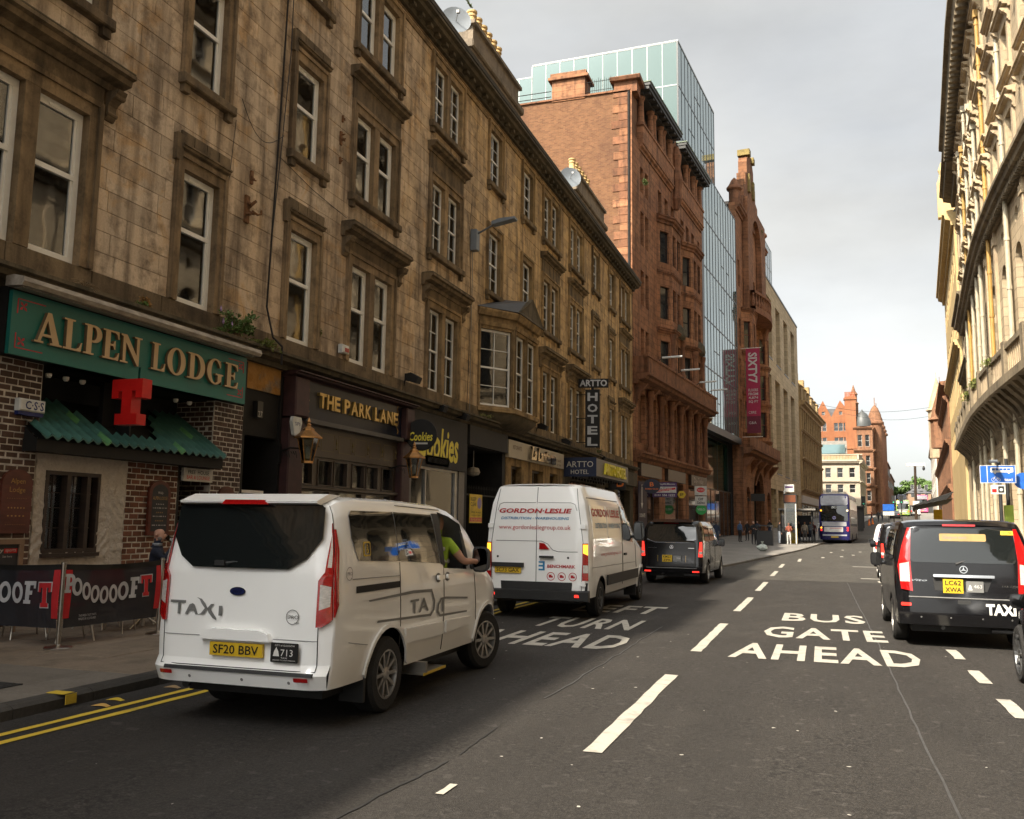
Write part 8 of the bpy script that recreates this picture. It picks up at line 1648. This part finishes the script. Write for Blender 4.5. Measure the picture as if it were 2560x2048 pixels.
# ---------------------------------------------------------------- plants in the cornice
m_leaf = M('leaf_green', (.10, .17, .04), .6, .45, 6); m_leafy = M('leaf_yellow_green', (.16, .19, .04), .6, .4, 6); m_dry = M('dry_stalk', (.20, .14, .075), .9, .3, 5); m_lil = M('lilac_flower', (.3, .2, .35), .7); m_fern = M('orange_fern', (.30, .15, .035), .8)
def plant(s, o, z, label, r, nst, nlf, leaf, h=.5, droop=.2, name='wall_plant', flowers=0, fr=FA, ls=.05):
    p = thing(name, label, 'plant', fr(s, o, z), 'plants growing on the ledge'); st = MB(fr); lf = MB(fr); fl_ = MB(fr); random.seed(int(s * 100))
    for i in range(nst):
        a = random.uniform(0, 6.28); R_ = r * random.uniform(.4, 1); hh = h * random.uniform(.5, 1); pts = []
        for k in range(6):
            q = k / 5; pts.append((s + R_ * math.cos(a) * q ** 1.2 + random.uniform(-.01, .01), max(.03, o + .6 * R_ * math.sin(a) * q), z + hh * q - droop * q * q))
        st.path(pts, .006, 4)
        for k in range(nlf // nst):
            q = random.uniform(.25, 1); j = min(4, int(q * 5)); b = Vector(pts[j]).lerp(Vector(pts[j + 1]), q * 5 - j); d = Vector((random.gauss(0, 1), random.gauss(0, 1), random.gauss(.2, .6))).normalized(); w_ = d.cross(Vector((random.gauss(0, 1), random.gauss(0, 1), 1))).normalized(); L = ls * random.uniform(.6, 1.5)
            lf.add([tuple(b), tuple(b + d * L * .5 + w_ * L * .22), tuple(b + d * L), tuple(b + d * L * .5 - w_ * L * .22)], [(0, 1, 2, 3)], random.random())
        if i < flowers: fl_.lathe([(.0, pts[-1][2] - .02), (.025, pts[-1][2] + .03), (.0, pts[-1][2] + .12)], (pts[-1][0], pts[-1][1], 0), 6)
    st.build('stems', m_dry, p, kind='stuff')
    if lf.f: lf.build('leaves', leaf, p, kind='stuff')
    if fl_.f: fl_.build('flowers', m_lil, p, kind='stuff')
plant(15.2, .32, 5.42, 'bushy green buddleia growing above the green sign end', .72, 34, 1500, m_leaf, .85, .28, 'buddleia', 4, ls=.075); plant(16.1, .36, 5.40, 'trailing yellow green plant right of the buddleia', .65, 24, 800, m_leafy, .42, .34, ls=.065); plant(14.7, .34, 5.42, 'low green weed left of the buddleia', .3, 10, 200, m_leaf, .2, .1)
plant(12.55, .36, 5.42, 'green and orange fern on the ledge above the pub sign', .3, 12, 260, m_fern, .32, .15); plant(12.4, .38, 5.42, 'small green tuft beside the orange fern', .22, 10, 160, m_leaf, .18, .1); plant(11.15, .34, 5.42, 'dry brown twigs on the ledge above the pub sign', .32, 24, 0, m_leaf, .3, .22)
plant(18.85, .06, 6.2, 'thin green sprig on the wall beside the alarm sounder', .16, 5, 40, m_leafy, .3, .1); plant(29.6, .36, 5.45, 'straggly weed at the foot of the oriel bay', .5, 14, 220, m_leafy, .45, .3); plant(28.0, -.4, 20.15, 'green tuft on the near chimney stack', .4, 12, 260, m_leaf, .3, .1); plant(46.5, .4, 5.5, 'green weed above the hotel canopy', .35, 10, 160, m_leaf, .35, .1); plant(10.6, .3, 10.3, 'weeds on the upper left window sill', .2, 8, 40, m_leaf, .3, .05); plant(26, .36, 5.44, 'small dry weed above the takeaway sign', .3, 12, 20, m_dry, .14, .1)
plant(48.5, 1.0, 9.0, 'green weeds hanging from the hotel balcony, nearer clump', .9, 20, 500, m_leafy, .5, .7, fr=FRR, ls=.12); plant(53, 1.0, 9.0, 'green weeds hanging from the hotel balcony, farther clump', .9, 20, 400, m_leafy, .5, .7, fr=FRR, ls=.12); plant(43.5, 1.0, 9.1, 'green weeds on the near end of the hotel balcony', .8, 20, 400, m_leafy, .4, .5, fr=FRR, ls=.12)
plant(52.5, .4, 37, 'plant sprouting from the red chambers gable', .9, 14, 300, m_leaf, .9, .1, fr=FB, ls=.16); plant(1.2, .6, 24.8, 'weed on the brick gable edge', .5, 8, 120, m_leaf, .6, .1, fr=FB, ls=.12)
# ---------------------------------------------------------------- street furniture
m_lampg = M('lamp_grey', (.16, .18, .2), .5, .15, 3)
wl = thing('wall_street_lamp', 'grey street lamp on a wall box above the oriel bay', 'street lamp', FA(28.75, 0, 11.3)); MB(FA).bbox(28.6, 28.9, .02, .26, 11.3, 12.05, .02).build('wall_box', m_lampg, wl); MB(FA).path([(28.75, .2, 11.9), (28.6, .7, 12.05), (28.5, .95, 12.1)], .035, 8).build('arm', m_lampg, wl); MB(FA).prism([(.9, 12.06), (1.75, 12.2), (1.75, 12.27), (1.2, 12.26), (.9, 12.18)], 28.33, 28.67).build('lamp_head', m_lampg, wl)
for i, s in enumerate((2.6, 8.0, 14.0, 18.5)):
    f = thing('facade_light', ('white strip light on the red balcony, nearest', 'white strip light on the red balcony, second', 'white strip light on the red balcony, third', 'white strip light on the red balcony, farthest')[i], 'light', FB(s, 1.0, 12.9), 'strip lights on the red stone balcony'); MB(FB).tube((s, .9, 12.8), (s, 1.4, 13.1), .03).build('arm', m_trim, f); MB(FB).tube((s - .1, 1.3, 13.05), (s + .6, 2.5, 13.2), .07, .07, 8).build('tube', M('strip_white', (.5, .5, .48), .4), f)
def wall_sign(label, fr, s, o, z, w, h, polys, mat, texts, ang=80, cat='sign', group=None, d=.05):
    q = fr(s, o, 0); f_ = Fr(q[0], q[1], ang, 1); t_ = thing('projecting_sign', label, cat, (q[0], q[1], z), group); put('panel', poly_geo(polys, d), lambda u, v, e: f_(u, e - d, z + v), mat, t_); mb = MB(f_); mb.box(-w / 2 - .35, -w / 2 + .02, -.08, -.03, -.03 + z, z + .03); mb.build('arm', m_trim, t_)
    for tx_, x, y_, ww, hh, mt in texts: put('lettering', text_geo(tx_, ww, hh, bold=.015), lambda u, v, e: f_(x + u, .008, z + y_ + v), mt, t_)
    return t_
rect = lambda w, h: [[(-w / 2, -h / 2), (w / 2, -h / 2), (w / 2, h / 2), (-w / 2, h / 2)]]
m_or = M('orange_letter', (.65, .16, .02), .5); m_pur = M('purple_board', (.075, .03, .12), .6); m_sgw = M('sign_board_white', (.55, .54, .5), .6)
wall_sign('round navy projecting sign with orange letters', FB, 1.0, .95, 4.3, .9, .9, [ell(0, 0, .55, .48, 28)], M('navy_sign', (.012, .014, .035), .5), [('B', 0, .12, .26, .28, m_or), ('BOMBAY BLUES', 0, -.18, .85, .1, m_or)])
tl_ = wall_sign('purple and white To Let board on the red building', FB, 5.6, .6, 4.25, 1.5, 1.0, rect(1.7, 1.05), m_pur, [('LapsleyMcManus', 0, .38, 1.4, .14, m_wdecal), ('0141 556 1222', 0, -.38, 1.4, .15, m_wdecal)]); q = FB(5.6, .6, 0); f_ = Fr(q[0], q[1], 80, 1); put('white_band', poly_geo(rect(1.6, .42)), lambda u, v, e: f_(u, .006, 4.25 + v), m_sgw, tl_); put('lettering', text_geo('To Let', .8, .26), lambda u, v, e: f_(u - .1, .010, 4.3 + v), m_black, tl_); put('red_strip', poly_geo([[(-.75, -.2), (.75, .02), (.75, .16), (-.75, -.06)]]), lambda u, v, e: f_(u, .013, 4.25 + v), m_red, tl_); put('lettering', text_geo('UNDER OFFER', 1.0, .1), lambda u, v, e: f_(u, .016, 4.23 + u * .14 + v), m_wdecal, tl_)
wall_sign('small yellow hexagonal sign beside the shop window', FB, 11.0, .5, 4.1, .5, .5, [ell(0, 0, .32, .3, 6)], MATS['sign_yellow'], [('EP', 0, 0, .25, .2, m_black)])
wall_sign('white plate with red oval sign on the red building', FB, 15.3, 1.0, 4.55, .9, .8, rect(.95, .72), m_sgw, []); q = FB(15.3, 1.0, 0); f_ = Fr(q[0], q[1], 80, 1); o_ = [o for o in bpy.data.objects if o.get('label') == 'white plate with red oval sign on the red building'][0]; put('oval', poly_geo([ell(0, .06, .32, .2, 24)]), lambda u, v, e: f_(u, .008, 4.55 + v), m_red, o_); put('lettering', text_geo('POST OFFICE', .46, .1), lambda u, v, e: f_(u, .012, 4.61 + v), m_wdecal, o_)
wall_sign('white Off Sales plate below the red oval sign', FB, 15.3, 1.0, 3.75, .9, .7, rect(.9, .72), m_sgw, [('Off', 0, .14, .4, .2, m_black), ('Sales', 0, -.14, .6, .2, m_black)]); wall_sign('round green sign with white lettering below the white plates', FB, 15.4, 1.0, 3.05, .7, .7, [ell(0, 0, .42, .40, 24)], M('bright_green', (.03, .36, .08), .5), [('VELO', 0, .02, .6, .17, m_wdecal)])
wall_sign('dark square sign with orange letter beside the hotel canopy', FA, 50.5, .5, 4.2, .8, .8, rect(1.0, .9), m_trim, [('B', .2, 0, .4, .6, m_or)]); wall_sign('small black sign with white emblem on the red portal', FB, 43, .7, 4.9, 1.8, .9, rect(2.2, .8), m_trim, [('P', -.7, 0, .3, .5, m_wdecal)])
dbn = thing('shop_banner', 'dark purple banner with white arrow and DONATE text on the red building', 'banner', FB(2, .3, 1.4)); MB(FB).box(.1, 2.1, .28, .31, 1.0, 4.6).build('cloth', M('dark_purple', (.03, .018, .035), .6), dbn); put('lettering', text_geo('DONATE', 1.3, .25, bold=.02), lambda u, v, d: FB(1.0 + u, .315, 2.4 + v), m_wdecal, dbn); put('arrow', poly_geo([[(-.08, .9), (.08, .9), (.08, -.3), (.25, -.3), (0, -.7), (-.25, -.3), (-.08, -.3)]]), lambda u, v, d: FB(.9 + u, .316, 3.5 + v), m_wdecal, dbn)
def bx(x, y, z=.12): return g(y) + z
# bus stop group
fs_ = thing('bus_stop_frame', 'tall white framed bus stop display with orange timetable screen', 'bus stop', (-2.4, 75.5, bx(0, 75.5))); z0 = bx(0, 75.5); MB().box(-2.84, -2.74, 75.4, 75.55, z0, z0 + 4.3).build('post', m_sgw, fs_); MB().box(-2.02, -1.92, 75.4, 75.55, z0, z0 + 3.4).build('post', m_sgw, fs_); MB().box(-2.88, -1.88, 75.36, 75.6, z0 + 3.2, z0 + 3.95).build('display', m_trim, fs_); MB().box(-2.8, -1.96, 75.35, 75.359, z0 + 3.3, z0 + 3.85).build('screen', M('amber_screen', (.16, .05, .02), .4), fs_); MB().box(-2.8, -2.05, 75.36, 75.55, z0 + 4.1, z0 + 4.7).build('flag', m_sgw, fs_); MB().box(-2.72, -2.14, 75.35, 75.358, z0 + 4.42, z0 + 4.56).build('flag_stripe', m_pur, fs_); MB().box(-2.74, -2.02, 75.44, 75.48, z0 + .3, z0 + 3.2).build('glass_panel', m_lg, fs_)
sh = thing('bus_shelter', 'glazed bus shelter with flat pale roof beside the blue bus', 'bus shelter', (-1.6, 81, bx(0, 81))); z0 = bx(0, 81); MB().box(-3.4, -.5, 77.5, 85, z0 + 2.65, z0 + 2.78).build('roof', m_pave_far, sh)
for x, y in ((-3.2, 78), (-3.2, 84.5), (-.8, 78), (-.8, 84.5)): MB().box(x - .05, x + .05, y - .05, y + .05, z0, z0 + 2.65).build('post', m_trim, sh)
MB().box(-3.22, -3.18, 78, 84.5, z0 + .2, z0 + 2.4).build('back_glass', m_lg, sh); MB().box(-2.3, -.75, 84.4, 84.5, z0 + .4, z0 + 2.3).build('poster', m_navy, sh); MB().box(-3.1, -2.7, 78.6, 83.8, z0 + .45, z0 + .5).build('bench', m_red, sh)
def bin_(x, y, w, h, mat, label, nm='litter_bin'):
    b = thing(nm, label, 'bin', (x, y, bx(0, y))); z = bx(0, y); MB().bbox(x - w / 2, x + w / 2, y - w / 2, y + w / 2, z, z + h * .72, .04).build('body', mat, b); MB().box(x - w / 2 - .03, x + w / 2 + .03, y - w / 2 - .03, y + w / 2 + .03, z + h * .93, z + h).build('lid', mat, b)
    for sx in (-1, 1): MB().box(x + sx * w * .45 - .04, x + sx * w * .45 + .04, y - w / 2, y + w / 2, z + h * .72, z + h * .93).build('side', mat, b)
bin_(-4.05, 70.2, 1.15, 1.5, m_trim, 'large black litter bin on the pavement by the bus stop'); bin_(-2.15, 76.8, .5, 1.2, MATS['sign_yellow'], 'yellow bin between the bus stop posts'); bin_(-2.95, 75.0, .4, 1.3, m_trim, 'slim black bin beside the bus stop frame')
bg_ = thing('rubbish_bag', 'white and green plastic rubbish bag on the pavement edge', 'bag', (-3.5, 57.6, bx(0, 57.6))); mb = MB(); z = bx(0, 57.6)
mb.grid(lambda u, v: (-3.5 + (.30 * math.sin(math.pi * min(1, v * 1.15)) ** .7 + .03) * math.cos(u * 6.283) * (1 + .15 * math.sin(u * 19 + v * 9)), 57.6 + (.28 * math.sin(math.pi * min(1, v * 1.15)) ** .7 + .03) * math.sin(u * 6.283) * (1 + .15 * math.sin(u * 23)), z + .48 * v + .03 * math.sin(u * 31 + v * 7)), 24, 10); mb.build('bag', M('bag_plastic', (.42, .46, .42), .35, .3, 9), bg_, smooth=True); MB().lathe([(.02, z + .44), (.09, z + .6), (.02, z + .58)], (-3.5, 57.6, 0), 8).build('knot', MATS['bag_plastic'], bg_)
# right hand bus lane sign
bl_ = thing('bus_lane_sign', 'blue bus cycle and taxi lane sign on a black pole at right', 'road sign', (4.85, 29.6, .12)); m_sblue = M('sign_blue', (.01, .10, .42), .5); FS = Fr(4.85, 29.55, 90, 1)
MB(FS).tube((.1, -.06, .12), (.1, -.06, 3.75), .05, .05, 10).build('pole', m_trim, bl_); MB(FS).bbox(-.42, .52, -.03, .0, 3.12, 3.64, .01).build('panel', m_sblue, bl_)
for q in ((-.42, .52, 3.12, 3.135), (-.42, .52, 3.625, 3.64), (-.42, -.405, 3.135, 3.625), (.505, .52, 3.135, 3.625), (-.235, -.215, 3.135, 3.625)): MB(FS).box(q[0], q[1], .0, .004, q[2], q[3]).build('border', m_sgw, bl_)
put('bus_symbol', poly_geo([rrect(-.14, .46, 3.43, 3.58, .03)] + [rrect(-.10 + k * .10, -.02 + k * .10, 3.49, 3.55, .005) for k in range(5)], 0), lambda u, v, d: FS(u, .003, v), m_sgw, bl_)
for x in (-.02, .34): put('bus_wheel', poly_geo([ell(x, 3.43, .035, .035, 14)]), lambda u, v, d: FS(u, .005, v), m_sgw, bl_)
for x in (-.07, .06): put('cycle_wheel', poly_geo([ell(x, 3.22, .055, .055, 18), ell(x, 3.22, .045, .045, 18)]), lambda u, v, d: FS(u, .004, v), m_sgw, bl_)
MB(FS).tube((-.07, .006, 3.22), (-.03, .006, 3.30), .007).tube((-.03, .006, 3.30), (.04, .006, 3.29), .007).tube((.04, .006, 3.29), (.06, .006, 3.22), .007).build('cycle_frame', m_sgw, bl_); put('lettering', text_geo('taxi', .22, .09, bold=.02), lambda u, v, d: FS(.32 + u, .004, 3.22 + v), m_sgw, bl_)
MB(FS).box(-.15, .23, -.03, .0, 2.80, 3.07).build('camera_plate', m_sgw, bl_); put('camera_symbol', poly_geo([rrect(.04, .2, 2.84, 3.03, .02), ell(.12, 2.93, .045, .045, 14)]), lambda u, v, d: FS(u, .004, v), m_trim, bl_); MB(FS).box(-.12, .0, .0, .004, 2.85, 2.95).build('camera_panel', m_red, bl_)
MB(FS).tube((.12, -.06, 3.72), (-.1, .25, 3.74), .02).prism([(.2, 3.7), (.5, 3.72), (.5, 3.77), (.2, 3.79)], -.2, -.02).build('sign_lamp', m_lampg, bl_); MB(FS).lathe([(.0, -.02), (.24, -.02), (.24, .0), (.0, .0)], (.75, -.3, 3.2), 18, 'y').build('rear_disc', m_sblue, bl_)
sp2 = thing('sign_pole', 'black pole behind the bus lane sign', 'pole', (5.3, 30.5, .12)); MB().tube((5.3, 30.5, .12), (5.3, 30.5, 3.9), .06, .05, 10).build('shaft', m_trim, sp2); MB().box(5.18, 5.42, 30.42, 30.58, 2.0, 2.5).build('band', M('hi_green', (.3, .4, .05), .6), sp2)
cm = thing('camera_mast', 'tall brown mast with white crossbar and hanging camera in the distance', 'mast', (13.5, 150, g(150))); MB().tube((13.5, 150, g(150)), (13.65, 150, 11.4), .22, .18, 10).build('shaft', m_brn, cm); MB().box(12.4, 15.1, 149.8, 150.2, 11.3, 11.75).build('crossbar', m_sgw, cm); MB().lathe([(.0, 10.6), (.18, 10.75), (.2, 11.0), (.08, 11.3)], (14.85, 150, 0), 12).build('camera', m_trim, cm); MB().box(13.1, 14.0, 149.7, 149.95, 5.3, 6.0).build('sign_plate', m_sgw, cm)
def signal(x, y, label, h=4.2):
    t_ = thing('traffic_light', label, 'traffic light', (x, y, g(y)), 'traffic lights at the far junction'); z = g(y); MB().tube((x, y, z), (x, y, z + h), .07).build('pole', m_trim, t_); MB().box(x - .25, x + .25, y - .2, y + .1, z + h - 1.2, z + h).build('head', m_trim, t_); MB().lathe([(.0, -.02), (.1, -.02), (.1, 0)], (x, y - .2, z + h - 1.0), 10, 'y').build('lamp', M('green_lamp', (.05, .5, .3), .4), t_)
signal(10.4, 150, 'traffic light left of the camera mast'); signal(11.6, 151, 'traffic light between blue sign and camera mast'); signal(5.2, 128, 'traffic light by the cream corner kerb'); signal(16.8, 148, 'traffic light right of the camera mast')
for i, (x, y, z, lb) in enumerate(((9.6, 149, 1.9, 'blue direction sign at the far junction'), (18.6, 150, 2.0, 'small blue sign right of the camera mast'))): t_ = thing('direction_sign', lb, 'road sign', (x, y, g(y))); MB().box(x - .8, x + .8, y, y + .05, g(y) + z, g(y) + z + 1.0).build('panel', m_sblue, t_); MB().tube((x, y + .1, g(y)), (x, y + .1, g(y) + z + 1), .06).build('pole', m_trim, t_); MB().box(x - .8, x + .8, y, y + .05, g(y) + z - .7, g(y) + z - .1).build('subplate', m_sgw, t_)
ys_ = thing('yellow_sign', 'small yellow sign on the right pavement under the awning', 'sign', (rfx(100) - 2, 100, g(100))); MB().box(rfx(100) - 2.4, rfx(100) - 1.6, 100, 100.05, g(100) + 1.9, g(100) + 2.9).build('panel', MATS['sign_yellow'], ys_); MB().tube((rfx(100) - 2, 100.1, g(100)), (rfx(100) - 2, 100.1, g(100) + 2.9), .05).build('pole', m_trim, ys_)
for i, (x, y) in enumerate(((6.3, 138), (7.0, 143))): c = thing('traffic_cone', ('orange traffic cone at the far kerb, nearer', 'orange traffic cone at the far kerb, farther')[i], 'cone', (x, y, g(y)), 'cones at the far kerb'); MB().lathe([(.2, g(y) + .03), (.05, g(y) + .9)], (x, y, 0), 10).build('cone', m_or, c); MB().box(x - .25, x + .25, y - .25, y + .25, g(y), g(y) + .04).build('base', m_trim, c)
kk = thing('kiosk', 'dark kiosk at the cream building corner', 'kiosk', (4.0, 120, g(120))); MB().bbox(3.2, 4.8, 119.3, 120.7, g(120), g(120) + 2.8, .1).build('body', m_trim, kk); MB().box(3.0, 5.0, 119, 121, g(120) + 2.8, g(120) + 3.0).build('roof', m_trim, kk)
# far traffic
b2_ = copy_tree(bb); b2_['label'] = 'small dark blue bus far up the hill'; place(b2_, 20.2, 262, -5); b2_['group'] = 'buses far up the hill'
pk_ = bus('pink_bus', 'pink double decker bus far up the street', (.62, .08, .22), None, 'buses far up the hill'); place(pk_, 22.3, 232, -5); gb = bus('green_bus', 'green bus far up the street', (.22, .36, .08), None, 'buses far up the hill'); gb.scale = (1, 1, .75); place(gb, 15.6, 200, -5)
for i, (x, y, src, lb) in enumerate(((6.0, 64, wc, 'white cab far ahead at the bend'), (18.4, 205, wc, 'white car far up the street'), (24.5, 205, wc, 'pale car on the far right of the street'), (8.6, 92, bm_, 'dark car far ahead at the right kerb'), (12.5, 178, bm_, 'dark car waiting at the far lights'))): c = copy_tree(src); c['label'] = lb; c['category'] = 'car'; c.name = 'far_car'; c['group'] = 'cars far up the street'; place(c, x, y, -5)
# overhead wires
for i, (a, b, lb) in enumerate((((-2.0, 148, 21.5), (18.0, 168, 22.5), 'thin overhead wire spanning the street, upper'), ((4.5, 190, 24.5), (20.5, 172, 21.8), 'thin overhead wire spanning the street, lower'))): w_ = thing('overhead_wire', lb, 'wire', a, 'overhead wires'); MB().path([(lerp(a[0], b[0], q / 10), lerp(a[1], b[1], q / 10), lerp(a[2], b[2], q / 10) - 1.2 * math.sin(math.pi * q / 10)) for q in range(11)], .025, 4).build('wire', m_cab, w_)
# hilltop trees
def tree(x, y, h, r, label):
    t_ = thing('tree', label, 'tree', (x, y, g(y)), 'distant trees on the hill'); z = g(y); MB().tube((x, y, z), (x, y, z + h * .5), .4, .2, 8).tube((x, y, z + h * .4), (x + 1.5, y, z + h * .7), .2, .1, 6).build('trunk', m_dry, t_); lf = MB(); random.seed(int(x * 7))
    for c in range(26):
        a = random.uniform(0, 6.28); q = random.uniform(0, 1) ** .5; cc = Vector((x + r * q * math.cos(a), y + r * q * math.sin(a) * .6, z + h * (.55 + .42 * random.uniform(0, 1) * (1 - q * .6)))); 
        for k in range(60):
            d = Vector((random.gauss(0, 1), random.gauss(0, 1), random.gauss(0, .8))).normalized(); p = cc + d * random.uniform(.2, 1) * r * .3; u = Vector((random.gauss(0, 1), random.gauss(0, 1), random.gauss(0, 1))).normalized(); w_ = u.cross(d).normalized(); L = .45
            lf.add([tuple(p - u * L), tuple(p + w_ * L * .6), tuple(p + u * L), tuple(p - w_ * L * .6)], [(0, 1, 2, 3)], random.random())
    lf.build('crown', m_leaf, t_)
for i, (x, y, h, r) in enumerate(((33, 395, 10, 4.0), (38, 400, 12, 4.6), (43, 396, 9.5, 4.2), (29, 402, 8, 3.6))): tree(x, y, h, r, ('leafy tree on the hill, left of the tallest', 'tallest leafy tree on the far hill', 'leafy tree on the hill, right of the tallest', 'smallest leafy tree at the left of the far hill')[i])
